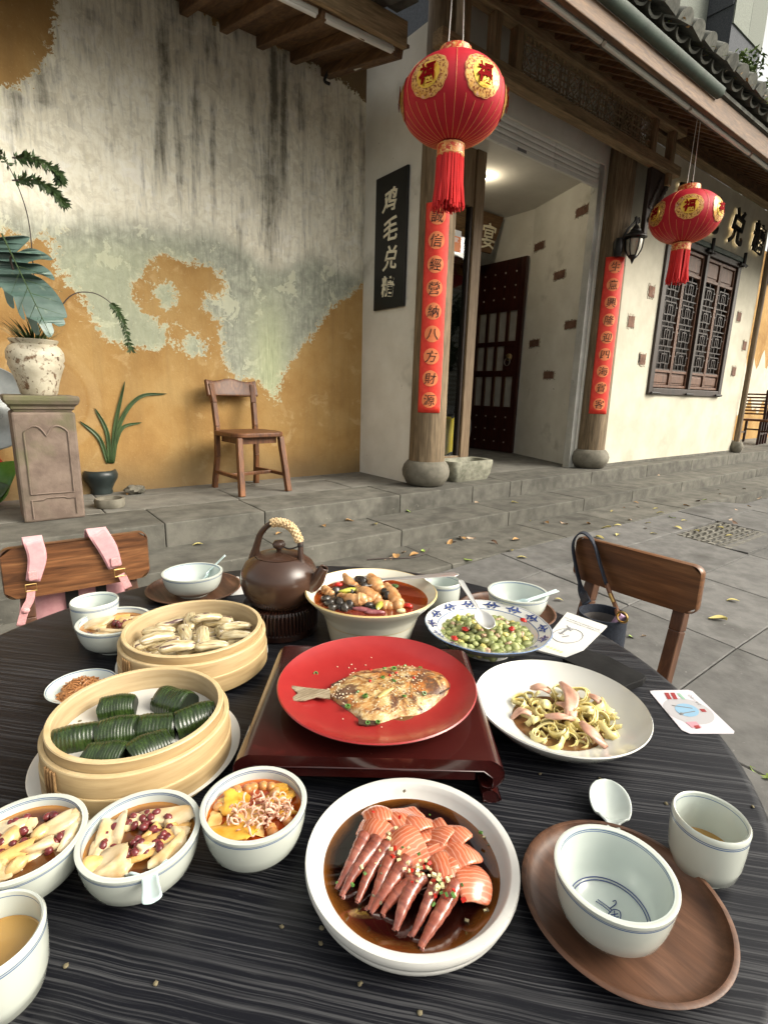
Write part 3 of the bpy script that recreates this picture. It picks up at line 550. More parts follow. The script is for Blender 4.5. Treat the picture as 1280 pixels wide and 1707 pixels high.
def brick_at(par,c,w,h,rot=None,out=(0,-1,0)):
    # exposed brick with a chipped plaster lip round it
    for nm,mt,d,k in (('brick','brick',.011,1.),('mortar_lip','brick_mortar',.005,1.22)):
        m=MB(); n=14; pts=[]
        for i in range(n*4):
            s=i/(n*4)*4; e=int(s); f=s-e
            x,y=[(-1+2*f,-1),(1,-1+2*f),(1-2*f,1),(-1,1-2*f)][e]
            j=.26 if k>1 else .09
            pts.append((x*w/2*k*(1+random.uniform(-j,j)*.5),y*h/2*k*(1+random.uniform(-j,j))))
        m.prism(pts,'y',-d,.01)
        if rot is not None: m.v=[v@rot.T for v in m.v]
        m.v=[v+np.asarray(c) for v in m.v]; P(m,nm,mt,par,smooth=None)
for p in ((1085,486),(1051,536),(1070,599),(1231,528),(1240,576),(1222,619)):
    c=py_(*p,FY); brick_at(fwall,c,.125,.115)
# right columns
def column(x,y,r0,r1,zt,rb,hb,name='column'):
    c=thing(name,(x-5.5,y-3.4,0),None,None); c.parent=sb
    zz=np.linspace(hb,zt-PZ,14); m=MB(); t=np.arange(28)*2*pi/28; 
    prof=[(r0+(r1-r0)*(z-hb)/(zt-PZ-hb),z) for z in zz]
    m.lathe(prof,28,fn=lambda r,z,t:r*(1+.012*np.sin(5*t+z*1.3)+.008*np.sin(11*t+2*z)-.05*np.exp(-((np.mod(t-4.1,2*pi)-.3)/.05)**2)))
    m.build('shaft','wood_column',c,smooth=60)
    m=MB().lathe([(rb*.62,0),(rb*.8,.015),(rb*.97,hb*.38),(rb,hb*.6),(rb*.93,hb*.82),(rb*.8,hb*.97),(rb*.74,hb),(0,hb)],36,fn=lambda r,z,t:r*(1+.012*np.sin(3*t+4*z)))
    m.build('stone_base','base_stone',c,smooth=60); return c
CL=(3.04,3.37); CR=(5.5,3.35)
column(*CL,.152,.135,4.1,.205,.215); column(*CR,.152,.135,4.1,.215,.21)
column(9.40,3.25,.04,.035,3.8,.10,.17)
# lintel, shutter, rail
P(MB().b2((3.1,3.43,3.43),(5.42,3.58,4.05)),'lintel','side_white_wall')
sh=thing('roller_shutter',(4.25-5.5,3.47-3.4,3.26-PZ),None,None); sh.parent=sb
for i in range(5):
    z=.02+i*.045; m=MB(); pr=[(-.012,-.021),(-.018,-.012),(-.018,.008),(-.008,.021),(0,.021),(0,-.021)]; m.prism([(a,b) for a,b in pr][::-1],'x',-1.05,1.02); m.build('slat','shutter_metal',sh,(0,0,z),smooth=30)
MB().b2((-1.05,-.022,-.045),(1.02,.006,-.004)).build('bottom_bar','shutter_metal',sh,bevel=.004)
MB().b2((-.25,-.026,-.035),(-.13,-.0225,-.012)).build('label_plate','print_grey',sh)
rl=MB().b2((5.255,3.44,PZ),(5.265,3.52,3.43)).b2((5.265,3.44,PZ),(5.325,3.452,3.43)).b2((5.315,3.452,PZ),(5.325,3.52,3.43)); P(rl,'shutter_rail','rail_metal',smooth=None)
P(MB().b2((5.333,3.43,PZ),(5.40,3.52,3.43)),'jamb','side_white_wall')
# vestibule: splayed right wall, ceiling, back wall, floor is platform
A=np.array([5.405,3.525,PZ]); B=np.array([5.83,4.66,PZ]); CZ=3.42
dv=(B-A)[:2]/np.linalg.norm((B-A)[:2]); nrm=np.array([-dv[1],dv[0]])
iw=MB(); o2=-nrm*.1
iw.add([(*A[:2],PZ),(*B[:2],PZ),(*(B[:2]+o2),PZ),(*(A[:2]+o2),PZ),(*A[:2],CZ),(*B[:2],CZ),(*(B[:2]+o2),CZ),(*(A[:2]+o2),CZ)],[(0,4,5,1),(1,5,6,2),(2,6,7,3),(3,7,4,0),(4,7,6,5),(0,1,2,3)])
iwall=P(iw,'entrance_wall','side_white_wall',smooth=None)
def on_iw(px,py):
    d=ray(px,py); n3=np.array([*nrm,0]); t=((A-EYE)@n3)/(d@n3); return EYE+d*t
rb=np.array([[dv[0],-nrm[0],0],[dv[1],-nrm[1],0],[0,0,1.]])
for p in ((853,358),(971,351),(899.5,410),(933,458),(951.5,541),(891,572),(915,625)):
    brick_at(iwall,on_iw(*p),.20,.082,rb)
P(MB().b2((5.84,4.66,PZ),(5.95,5.6,CZ)),'inner_wall','side_white_wall')
P(MB().b2((3.15,3.59,CZ),(6.1,5.7,CZ+.1)),'ceiling','ceiling_paint')
P(MB().b2((3.15,5.55,2.93),(5.84,5.65,CZ)),'back_wall','side_white_wall')
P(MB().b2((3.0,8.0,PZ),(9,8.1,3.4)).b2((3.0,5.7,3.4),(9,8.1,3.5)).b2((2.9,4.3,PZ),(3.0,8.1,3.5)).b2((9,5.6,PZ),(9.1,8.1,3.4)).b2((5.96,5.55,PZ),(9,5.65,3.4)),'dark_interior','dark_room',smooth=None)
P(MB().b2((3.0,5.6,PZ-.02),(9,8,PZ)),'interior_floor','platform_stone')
# glazed screen left of the entrance
PX1=py_(774,757,4.05)[0]; PX0=PX1-.125
P(MB().b2((3.13,3.98,PZ+.001),(PX1+.01,4.12,PZ+.075)),'screen_plinth','stone_dust')
P(MB().b2((PX0,3.99,PZ+.076),(PX1,4.11,CZ-.001)),'screen_post','wood_post',bevel=.006)
gz0=PZ+.10; gz1=py_(765,340,4.05)[2]
P(MB().b2((3.13,4.01,PZ+.076),(PX0-.001,4.09,gz0+.03)),'screen_rail','wood_post',bevel=.004)
P(MB().b2((3.13,4.01,gz1),(PX0-.001,4.09,CZ-.001)),'screen_transom','wood_post',bevel=.004)
P(MB().b2((PX0-.03,4.015,gz0+.031),(PX0-.002,4.085,gz1-.001)),'sash_edge','wood_window_dark')
P(MB().b2((3.13,4.045,gz0+.03),(PX0-.03,4.053,gz1)),'glass_pane','glass',smooth=None)
# open studded door leaf against the inner wall, second leaf in the shade
def leaf(name,x,y0,y1,par=sb):
    d=thing(name,(x-5.5,y0-3.4,0),None,None); d.parent=par; w=y1-y0; z0,z1=.01,2.50
    st=.10; cols=4; cw=(w-st*2)/4
    fr=MB().b2((0,0,z0),(.05,st*.6,z1)).b2((0,w-st*.6,z0),(.05,w,z1)).b2((0,st*.6,z0),(.05,w-st*.6,.62)).b2((0,st*.6,1.86),(.05,w-st*.6,z1))
    rows=((.62,1.02),(1.10,1.42),(1.48,1.86)); a=st*.6; pw=(w-2*a)/4
    for (b0,b1) in ((1.02,1.10),(1.42,1.48)): fr.b2((0,a,b0),(.05,w-a,b1))
    for k in range(5):
        yy=a+k*pw
        fr.b2((.002,max(yy-.028,a),.62),(.048,min(yy+.028,w-a),1.02)).b2((.002,max(yy-.028,a),1.10),(.048,min(yy+.028,w-a),1.42)).b2((.002,max(yy-.028,a),1.48),(.048,min(yy+.028,w-a),1.86))
    fr.build('door_frame','wood_door',d,smooth=None,bevel=.003)
    for r,(b0,b1) in enumerate(rows):
        for k in range(4):
            if r==1 and k==0: MB().b2((.004,a+.028,b0),(.046,a+pw-.028,b1)).build('door_panel','wood_door',d); continue
            MB().b2((.02,a+k*pw+.028,b0),(.028,a+(k+1)*pw-.028,b1)).build('door_pane','curtain_pane',d,smooth=None)
            MB().b2((-.003,a+(k+1)*pw-.036,b0),(.0015,a+(k+1)*pw-.028,b1)).build('bead','wood_post',d)
    sm=MB().ell((0,0,0),(.008,.013,.013),nu=8,nv=5).mesh('door_stud','stud_metal',80)
    for zr in ((2.02,2.17,2.34),(.14,.31,.48)):
        for zq in zr:
            for k in range(4): obj('door_stud',sm,d,(-.002,a+(k+.5)*pw,zq))
    return d
dl=leaf('door_leaf',5.755,4.67,5.50)
kn=MB().ell((0,0,.03),(.03,.05,.05),nu=14,nv=8).ell((-.02,-.02,.05),(.014,.012,.012),nu=8,nv=5).ell((-.02,.02,.05),(.014,.012,.012),nu=8,nv=5).ell((-.025,0,.025),(.016,.018,.014),nu=8,nv=5)
kn.tube([(-.03,.045*math.cos(a),-.03+.05*math.sin(a)) for a in np.linspace(0,2*pi,25)],.006,8,cap=False,m=1); kn.build('door_knocker',['dull_brass','stud_metal'],dl,(-.01,.16,1.24))
P(MB().b2((4.55,5.50,PZ+.01),(4.62,5.54,2.92)).b2((4.6,5.5,2.85),(5.75,5.54,2.925)),'door_casing','wood_door',smooth=None)
P(MB().b2((4.63,5.505,PZ+.01),(5.2,5.53,2.84)),'closed_leaf','wood_door',smooth=None)
# plaque inside
pq=thing('hanging_plaque',(5.2,5.1,3.15),'brown wooden plaque with a gold character hanging inside the entrance','plaque')
m=MB(); m.prism([(-.75,-.22),(.36,-.22),(.56,.25),(-.95,.25)],'y',0,.03); m.build('board','wood_eave_x',pq,bevel=.006,smooth=None)
c=py_(814,393,5.1); o=obj('character',gly('宴','sign_gold'),pq,(c[0]-5.2,-.004,c[2]-3.15)); o.rotation_euler=(R(90),0,0); o.scale=(.26,.30,.2)
# ceiling spot
c=py_(806,298,4.4); sp=thing('ceiling_spotlight',(c[0],c[1],CZ),'small white lit spotlight on the entrance ceiling','lamp')
dz=CZ-c[2]; MB().lathe([(.0,0),(.03,0),(.03,-dz),(.026,-dz),(.024,-dz+.01),(0,-dz+.01)],20).build('housing','white_paint',sp); MB().lathe([(0,-dz+.008),(.022,-dz+.006),(0,-dz-.004)],16).build('bulb','spot_glow',sp)
pl_=bpy.data.lights.new('spot_light','POINT'); pl_.energy=3.5; pl_.color=(1,.86,.62); pl_.shadow_soft_size=.03; po=bpy.data.objects.new('spot_light',pl_); COL.objects.link(po); po.parent=sp; po.location=(0,0,-dz-.03)
# ------------------------------------------------------------------ lattice window
wn_=thing('lattice_window',(WX0-5.5,FY-3.4,WZ0-PZ),None,None); wn_.parent=sb
w,h=WX1-WX0,WZ1-WZ0; fr=.07
m=MB().b2((-.03,-.03,-.03),(fr,.12,h)).b2((w-fr,-.03,-.03),(w+.03,.12,h)).b2((fr,-.03,-.03),(w-fr,.12,fr*.7)).b2((fr,-.03,h-fr),(w-fr,.12,h)); m.build('window_frame','wood_window_dark',wn_,bevel=.006,smooth=None)
MB().b2((-.06,-.05,h+.001),(w+.06,.10,h+.06)).build('window_head','gutter_green',wn_,bevel=.008,smooth=None)
MB().b2((w/2-.03,-.035,fr*.7),(w/2+.03,.05,h-fr)).build('mullion','wood_window_dark',wn_,bevel=.004,smooth=None)
for x in (0,w/2,w): MB().tube([(x-.1,-.055,h-.03),(x+.1,-.055,h-.03)],.02,8).tube([(x,-.06,h-.06),(x,-.06,h+.12)],.022,8).build('iron_pivot','black_iron',wn_)
for x in (.1,w/2,w-.1): MB().tube([(x-.1,-.05,-.01),(x+.1,-.05,-.01)],.014,8).build('iron_bolt','black_iron',wn_)
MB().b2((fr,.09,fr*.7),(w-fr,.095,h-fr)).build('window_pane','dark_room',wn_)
x0s=[fr,w/2+.03]; lw=w/2-.03-fr
for li in range(2):
    for ci in range(2):
        x0=x0s[li]+ci*lw/2+.03; x1=x0s[li]+(ci+1)*lw/2-.03; X0=x0s[li]+ci*lw/2; X1=x0s[li]+(ci+1)*lw/2
        zb,zt=.06,h-.08; pb=.27; pt=h-.36
        MB().b2((X0+.002,0,zb),(x0,.04,zt)).b2((x1,0,zb),(X1-.002,.04,zt)).b2((x0,0,zb),(x1,.04,zb+.03)).b2((x0,0,pb-.03),(x1,.04,pb)).b2((x0,0,pt),(x1,.04,pt+.035)).b2((x0,0,zt-.035),(x1,.04,zt)).build('sash','wood_window',wn_,bevel=.003,smooth=None)
        for a,b in ((zb+.035,pb-.035),(pt+.04,zt-.04)):
            MB().b2((x0+.004,.022,a),(x1-.004,.035,b)).b2((x0+.03,.012,a+.025),(x1-.03,.022,b-.025)).build('raised_panel','wood_window',wn_,bevel=.004,smooth=None)
        lt=MB(); n=4; ch=(pt-pb)/n; cw=x1-x0; bw=.014
        def vb(u,a,b,z): lt.b2((x0+u*cw-bw/2,.008,z+a*ch),(x0+u*cw+bw/2,.026,z+b*ch))
        def hb_(a,b,v,z): lt.b2((x0+a*cw,.0095,z+v*ch-bw/2),(x0+b*cw,.0245,z+v*ch+bw/2))
        for k in range(n):
            z=pb+k*ch
            hb_(0,1,0 if k else .03,z); vb(.14,.28,.8,z); vb(.86,.28,.8,z); vb(.36,0,.68,z); vb(.64,.0,.68,z); vb(.5,.30,1,z)
            hb_(.0,.14,.62,z); hb_(.86,1,.62,z); hb_(.36,.64,.68,z); hb_(.14,.36,.28,z); hb_(.64,.86,.28,z); hb_(.14,.5,.8,z); hb_(.5,.86,.8,z); hb_(.36,.64,.3,z)
        lt.build('lattice','wood_window_dark',wn_,smooth=None)
# ------------------------------------------------------------------ frieze between the columns
fz=thing('frieze',(4.5-5.5,3.1-3.4,3.4-PZ),None,None); fz.parent=sb
def FB(a,b,name,mt): return MB().b2(a,b).build(name,mt,fz,world=True,bevel=.006,smooth=None)
FB((2.72,3.05,3.405),(6.11,3.15,3.50),'lower_beam','wood_beam'); FB((2.72,3.05,3.785),(6.13,3.15,3.875),'upper_beam','wood_beam')
for x in (2.95,3.26,3.50,5.55,5.93): FB((x-.035,3.06,3.501 if x<5.9 else 3.29),(x+.035,3.14,3.784 if x<5.9 else 3.404),'strut','wood_beam_z')
FB((5.895,3.062,3.501),(5.965,3.138,3.784),'strut','wood_beam_z'); FB((5.90,3.065,3.876),(5.96,3.135,4.05),'strut','wood_beam_z')
lt=MB(); b=.0085; lx0,lx1,lz0,lz1=3.54,5.51,3.502,3.783; n=7; cw=(lx1-lx0)/n; H=lz1-lz0
def seg(x0,z0,x1,z1,dep=0):
    lt.bar((x0,3.10+dep,z0),(x1,3.10+dep,z1),.010-dep*4,b*.9,up=(0,1,0) if 0 else (0,-1,.001))
for k in range(n):
    X0=lx0+k*cw; cx=X0+cw/2; cz=(lz0+lz1)/2; S=lambda u,v:(X0+u*cw,lz0+v*H)
    for (a,c) in (((0,0),(0,1)),((.0,.16),(1,.16)),((0,.84),(1,.84)),((.16,0),(.16,1)),((.84,0),(.84,1)),((.5,0),(.5,.3)),((.5,.7),(.5,1)),((0,.5),(.3,.5)),((.7,.5),(1,.5)),((.33,.16),(.33,.0)),((.67,.16),(.67,0)),((.33,.84),(.33,1)),((.67,.84),(.67,1)),((0,.33),(.16,.33)),((0,.67),(.16,.67)),((1,.33),(.84,.33)),((1,.67),(.84,.67))): p,q=S(*a),S(*c); seg(*p,*q)
    for (a,c) in (((.3,.5),(.5,.7)),((.5,.7),(.7,.5)),((.7,.5),(.5,.3)),((.5,.3),(.3,.5)),((.16,.16),(.36,.36)),((.84,.16),(.64,.36)),((.16,.84),(.36,.64)),((.84,.84),(.64,.64)),((.42,.5),(.58,.5)),((.5,.42),(.5,.58))): p,q=S(*a),S(*c); seg(*p,*q,.0006)
    for (a,c) in (((.24,.3),(.24,.7)),((.76,.3),(.76,.7)),((.3,.24),(.7,.24)),((.3,.76),(.7,.76))): p,q=S(*a),S(*c); seg(*p,*q,.0003)
o=lt.build('lattice','wood_lattice',fz,world=True,smooth=None)
# carved bracket right of the right column
cb_=thing('carved_bracket',(0,0,0),None,None); cb_.parent=sb; cb_.location=(5.62-5.5,3.10-3.4,3.40-PZ)
pts=[(0,0),(0,-.62),(.03,-.64),(.07,-.6),(.06,-.52),(.11,-.5),(.10,-.42),(.16,-.40),(.15,-.32),(.22,-.31),(.22,-.24),(.29,-.22),(.29,-.15),(.36,-.13),(.37,-.06),(.42,-.05),(.43,0)]
MB().prism(pts[::-1],'y',0,.05).build('bracket_body','wood_window_dark',cb_,bevel=.008)
for i in range(10):
    u=i/9; MB().ell((.06+.28*u,-.008,-.47+.38*u),(.03,.016,.028),nu=8,nv=5).build('carved_scroll','wood_window_dark',cb_); 
    MB().ell((.04+.16*u,-.006,-.25+.18*u-.1*(1-u)),(.026,.014,.026),nu=8,nv=5).build('carved_scroll','wood_window_dark',cb_)
# ------------------------------------------------------------------ eave and roof
rf=thing('eave_roof',(0,0,0),None,None); rf.parent=sb; rf.location=(-5.5,2.3-3.4,3.4-PZ)
rz=lambda y:3.44+(y-2.3)*(3.98-3.44)/(3.25-2.3)
def RB(m,name,mt,**k): return m.build(name,mt,rf,world=True,**k)
x=2.05
while x<12.5: RB(MB().bar((x,2.30,rz(2.3)),(x,3.32,rz(3.32)),.05,.06),'rafter','wood_eave_y',bevel=.004); x+=.205
for i in range(17):
    y0=2.27+i*.128; y1=y0+.124; a=rz(y0)+.034;b=rz(y1)+.034
    m=MB().add([(1.9,y0,a),(12.6,y0,a),(12.6,y1,b),(1.9,y1,b),(1.9,y0,a+.02),(12.6,y0,a+.02),(12.6,y1,b+.02),(1.9,y1,b+.02)],[(0,3,2,1),(4,5,6,7),(0,1,5,4),(1,2,6,5),(2,3,7,6),(3,0,4,7)]); RB(m,'roof_board','wood_eave_x',smooth=None)
x=5.66; pk=MB().b2((0,0,0),(.088,.025,.27)).mesh('plank','wood_eave',None)
while x<11.5: o=obj('plank',pk,rf,(x,3.19-2.3,3.79-3.4)); x+=.092
RB(MB().b2((5.66,3.17,3.772),(11.5,3.285,3.788)),'soffit_strip','wood_beam',smooth=None)
RB(MB().b2((1.9,2.225,3.315),(12.6,2.265,3.47)),'fascia','wood_eave_x',bevel=.006,smooth=None)
x=2.2
while x<12: RB(MB().tube([(x,2.292,3.315),(x+1.16,2.292,3.315)],.017,10),'lamp_tube','tube_housing'); x+=1.2
m=MB(); gp=[(.0,0),(-.03,-.0),(-.055,.02),(-.06,.055),(-.054,.055),(-.049,.025),(-.028,.007),(0,.007)]; m.prism([(2.22+a,3.425+b) for a,b in gp],'x',1.9,4.84); RB(m,'gutter','gutter_green',smooth=50)
RB(MB().b2((1.9,2.20,3.472),(12.6,2.50,3.50)),'tile_batten','tile_clay',smooth=None)
sl_=math.atan2(3.98-3.44,.95); k=0; x=1.95
while x<12.4:
    for c in range(2):
        yy=2.10+c*.21; z=3.56+c*.21*math.tan(sl_)+.01*c
        o=obj('roof_tile',tile_me,rf,(x+random.uniform(-.012,.012),yy-2.3,z-3.4)); o.rotation_euler=(sl_+R(random.uniform(-4,4)),R(random.uniform(-8,8)),R(random.uniform(-5,5)))
        o=obj('pan_tile',pan_me,rf,(x+.0925,yy-2.3+.05,z-3.4-.0)); o.rotation_euler=(sl_,0,R(random.uniform(-3,3)))
    x+=.185
m=MB()
for i in range(420):
    x=random.uniform(2.2,12); y=random.uniform(2.08,2.3); a=rotz(random.uniform(0,6)); s=random.uniform(.012,.035); q=np.array([[-s,-.3*s,0],[s,0,.2*s],[-.2*s,.5*s,.1*s]])@eul(random.uniform(-.8,.8),random.uniform(-.8,.8),random.uniform(0,6)).T
    m.add(q+V(x,y,3.56+.02*random.random()+(y-2.1)*.5),[(0,1,2)],random.choice([0,0,1,2]))
RB(m,'leaf_litter',['dry_leaf_0','dry_leaf_4','dry_leaf_3'])['kind']='stuff'
# ================================================================== SIGNS, LANTERNS
yc=[4.03,3.63]; sg=thing('vertical_sign',(2.945,3.83,1.845),'black vertical shop board with four pale calligraphy characters on the side wall','sign')
MB().b2((-.022,-.215,0),(0,.205,1.05)).build('board','black_sign',sg,bevel=.003,smooth=None)
for i,ch in enumerate('鸡毛兑糖'):
    o=obj('character',gly(ch,'sign_gold'),sg,(-.025,-.01+(.015,.0,-.01,.01)[i],.845-.222*i)); o.rotation_euler=(R(90),0,R(-90)); o.scale=(.19,.185,.1)
for i,(ch,x,lab) in enumerate(zip('鸡毛兑糖',(6.66,7.40,8.17,8.92),('first of the backlit wall characters, above the small lantern on the left','second backlit wall character, almost hidden behind the small lantern','third backlit wall character, right beside the small lantern','last and rightmost backlit character high on the shop wall'))):
    t_=thing('wall_character',(x,FY,3.37),'black metal '+lab,'lettering','backlit characters on the shop wall'); s=.42
    o=obj('character',gly(ch,'metal_letter'),t_,(0,-.045,0)); o.rotation_euler=(R(90),0,0); o.scale=(s,s,.2)
    o=obj('backlight',gly(ch,'letter_glow'),t_,(0,-.026,0)); o.rotation_euler=(R(90),0,0); o.scale=(s*.97,s*.97,.2)
def couplet(name,label,c,r,ang,z0,z1,text,half):
    t_=thing(name,(c[0],c[1],z0),label,'couplet','red paper couplets on the entrance columns'); H=z1-z0
    tt=np.linspace(-half,half,15); zz=np.linspace(0,H,30); rr=r+.006
    Pq=np.array([[(rr*math.cos(ang+a)+.0015*math.sin(9*z+7*a),rr*math.sin(ang+a),z) for a in tt] for z in zz]); MB().grid(Pq).build('paper','red_paper',t_,solid=.001)
    n=len(text); dz=H/(n+.15)
    for i,ch in enumerate(text):
        zc=H-(i+.55)*dz; R_=dz*.37
        Pd=[]; 
        m=MB(); ctr=[(rr+.0025)*math.cos(ang),(rr+.0025)*math.sin(ang),zc]; k=24
        rings=[[((rr+.0025)*math.cos(ang+R_*f*math.cos(a)/rr),(rr+.0025)*math.sin(ang+R_*f*math.cos(a)/rr),zc+R_*f*math.sin(a)) for a in np.arange(k)*2*pi/k] for f in (.5,1.)]
        m.add([ctr]+rings[0]+rings[1],[(0,1+j,1+(j+1)%k) for j in range(k)]+[(1+j,1+k+j,1+k+(j+1)%k,1+(j+1)%k) for j in range(k)]); d=m.build('roundel','orange_disc',t_)
        g0=gly(ch,'ink'); me=g0.copy(); nn=len(me.vertices); co=np.empty(nn*3); me.vertices.foreach_get('co',co); co=co.reshape(-1,3)
        s=R_*1.45; a=ang+co[:,0]*s/rr; q=rr+.004+co[:,2]*.2; co2=np.stack([q*np.cos(a),q*np.sin(a),zc+co[:,1]*s],1); me.vertices.foreach_set('co',co2.ravel()); me.update(); obj('character',me,t_)
aL=math.atan2(-CL[1],-CL[0]); aR=math.atan2(-CR[1],-CR[0])+R(16)
couplet('paper_couplet','red paper couplet with nine black characters on the left entrance column',CL,.147,aL,.99,2.545,'誠信經營納八方財源',R(36))
couplet('paper_couplet','narrower looking red paper couplet on the right entrance column under the iron lamp',CR,.147,aR,.975,2.56,'生意興隆迎四海賓客',R(38))
def lantern(pos,label,az0,ztop,cords):
    L=thing('red_lantern',pos,label,'lantern','red festival lanterns under the eave'); Rb,Hb=.292,.215
    def sf(az,ph,k=0): return np.stack([(Rb+k)*np.cos(ph)*np.cos(az),(Rb+k)*np.cos(ph)*np.sin(az),(Hb+k)*np.sin(ph)],-1)
    m=MB(); prof=[(Rb*math.cos(p),Hb*math.sin(p)) for p in np.linspace(-1.32,1.26,26)]
    m.lathe(prof,72,fn=lambda r,z,t:r*(1-.010*np.abs(np.cos(6*(t-az0)))**6)); m.build('silk_body','lantern_red',L,smooth=80)
    m=MB()
    for k in range(30):
        a=az0+k*2*pi/30; full=k%5==0
        ph=np.linspace(-1.3,1.25 if full else -.38-.1*(k%5 in(2,3)),22); m.tube(sf(np.full(22,a),ph,.0006),.0011,5)
    o=m.build('gold_ribs','gold_thread',L)
    for k in range(6):
        a0=az0+R(30)+k*pi/3; p0=.06
        mp=lambda x,y,off:sf(a0+x/(Rb*np.cos(p0+y/.245)),p0+y/.245,off)
        th=np.linspace(0,2*pi,73)[:-1]; rim=.103*(1+.045*np.abs(np.sin(6*th)))
        def disc(rad,off,mt,nm,par):
            v=[mp(np.array([0.]),np.array([0.]),off)[0]]; f=[]
            for fr_ in (.5,1.): v+=list(mp(rad*fr_*np.cos(th),rad*fr_*np.sin(th)*1.06,off))
            n=72; f=[(0,1+j,1+(j+1)%n) for j in range(n)]+[(1+j,1+n+j,1+n+(j+1)%n,1+(j+1)%n) for j in range(n)]
            return MB().add(v,f).build(nm,mt,par)
        d=disc(rim+.004,.003,'gold_thread','medallion',L); disc(rim,.0042,'medallion_rim','medallion_border',d); disc(np.full(72,.066),.0054,'medallion_gold','medallion_disc',d)
        g0=gly('福','char_red'); me=g0.copy(); nn=len(me.vertices); co=np.empty(nn*3); me.vertices.foreach_get('co',co); co=co.reshape(-1,3)
        P0=mp(np.array([0.]),np.array([0.]),.010)[0]; nn_=P0/V(Rb,Rb,Hb)/V(Rb,Rb,Hb); nn_/=np.linalg.norm(nn_); P0=P0-nn_*.0015; tx=V(-math.sin(a0),math.cos(a0),0); ty=np.cross(nn_,tx); q=P0+tx*co[:,:1]*.098+ty*co[:,1:2]*.105+nn_*co[:,2:3]*.05; me.vertices.foreach_set('co',q.ravel()); me.update(); obj('character',me,d)
    MB().lathe([(.0,Hb*.93),(.088,Hb*.93),(.094,Hb*.97),(.088,Hb+.035),(.078,Hb+.038),(.07,Hb+.01)],36).build('top_collar','brocade',L)
    MB().lathe([(.07,-Hb+.004),(.078,-Hb+.0),(.078,-Hb-.062),(.074,-Hb-.066),(.0,-Hb-.066)],36).build('bottom_collar','brocade',L)
    MB().lathe([(.0795,-Hb-.004),(.0805,-Hb-.006),(.0795,-Hb-.009)],36).lathe([(.0795,-Hb-.052),(.0805,-Hb-.055),(.0795,-Hb-.058)],36).build('gold_trim','gold_thread',L)
    m=MB()
    for k in range(150):
        a=random.uniform(0,2*pi); r=random.choice([.074,.07,.06,.075]); b=r+random.uniform(-.012,.022); ln=.27+random.uniform(-.03,.012); z0=-Hb-.06; w1=random.uniform(-.08,.08)
        m.tube([(r*math.cos(a),r*math.sin(a),z0),((r+.003)*math.cos(a+w1*.4),(r+.003)*math.sin(a+w1*.4),z0-ln*.5),(b*math.cos(a+w1),b*math.sin(a+w1),z0-ln)],.0042,5)
    m.build('tassel','tassel_red',L)
    m=MB()
    for dx in cords: m.tube([(dx,0,Hb+.03),(dx*.55,0,ztop-pos[2])],.0028,6)
    m.build('hanging_cord','white_paint',L)
    return L
l1=py_(755,170,2.5); l2=py_(1142,362,2.52)
lantern(tuple(l1),'large red silk lantern with gold medallions hanging in front of the left column',math.atan2(-l1[1],-l1[0])+R(2),3.56,(-.055,.055))
lantern(tuple(l2),'smaller looking red silk lantern hanging before the lattice window',math.atan2(-l2[1],-l2[0])+R(-30+4),3.56,(-.05,.05))
# wall lamp on the right column
wp=py_(1030,412,3.22); la=thing('wall_lamp',tuple(wp),'black iron lantern lamp with glass on the right column','lamp')
MB().lathe([(0,-.09),(.03,-.085),(.045,-.05),(.048,.05),(.03,.085),(0,.09)],20).build('back_plate','black_iron',la)
c=py_(1057,405,3.12)-wp; q=smooth_path([(0,-.02,.03),(.03,-.06,.15),(.10,-.09,.24),(c[0]*.8,-.1,.275),(c[0],c[1],.24),(c[0],c[1],.16)]); MB().tube(q,.013,8).tube(smooth_path([(c[0],c[1],.24),(c[0]+.03,c[1],.28),(c[0]+.05,c[1],.25),(c[0]+.03,c[1],.235)]),.010,7).build('arm','black_iron',la)
cx,cy=c[0],c[1]; zb=c[2]
MB().lathe([(0,.17),(.02,.165),(.04,.13),(.05,.125),(.05,.11),(.095,.075),(.115,.06),(.115,.05),(.08,.045),(0,.045)],24,(cx,cy,zb)).build('cap','black_iron',la)
MB().lathe([(.06,.044),(.078,.03),(.07,-.06),(.04,-.12),(0,-.13)],16,(cx,cy,zb)).build('glass','lamp_glass',la)
m=MB()
for k in range(6):
    a=k*pi/3; m.tube(smooth_path([(cx+.085*math.cos(a),cy+.085*math.sin(a),zb+.045),(cx+.083*math.cos(a),cy+.083*math.sin(a),zb),(cx+.074*math.cos(a),cy+.074*math.sin(a),zb-.06),(cx+.042*math.cos(a),cy+.042*math.sin(a),zb-.122)]),.007,6)
m.build('cage','black_iron',la); MB().lathe([(.044,-.115),(.045,-.13),(.02,-.15),(.012,-.175),(0,-.2)],14,(cx,cy,zb)).build('finial','black_iron',la)
# sticker on the glass, left of it cut by the column
s0=py_(744,378,4.04); s1=py_(765,420,4.04); st=thing('glass_sticker',(s0[0],4.042,s1[2]),'white and orange shop sticker on the entrance glass','sticker')
w,h=s1[0]-s0[0]+.02,s0[2]-s1[2]; MB().b2((-.03,-.001,h*.72),(w,0,h)).build('top_band','sticker_white',st); MB().b2((-.03,-.001,0),(w,0,h*.72-.0005)).build('orange_field','sticker_orange',st)
for i,ch in enumerate('尊商家'): o=obj('character',gly(ch,'sticker_white'),st,(-.0+i*w*.34,-.002,h*.55)); o.rotation_euler=(R(90),0,0); o.scale=(w*.3,h*.24,.1)
MB().b2((.01,-.0025,h*.1),(w*.55,-.0015,h*.38)).build('blank_patch','sticker_white',st)
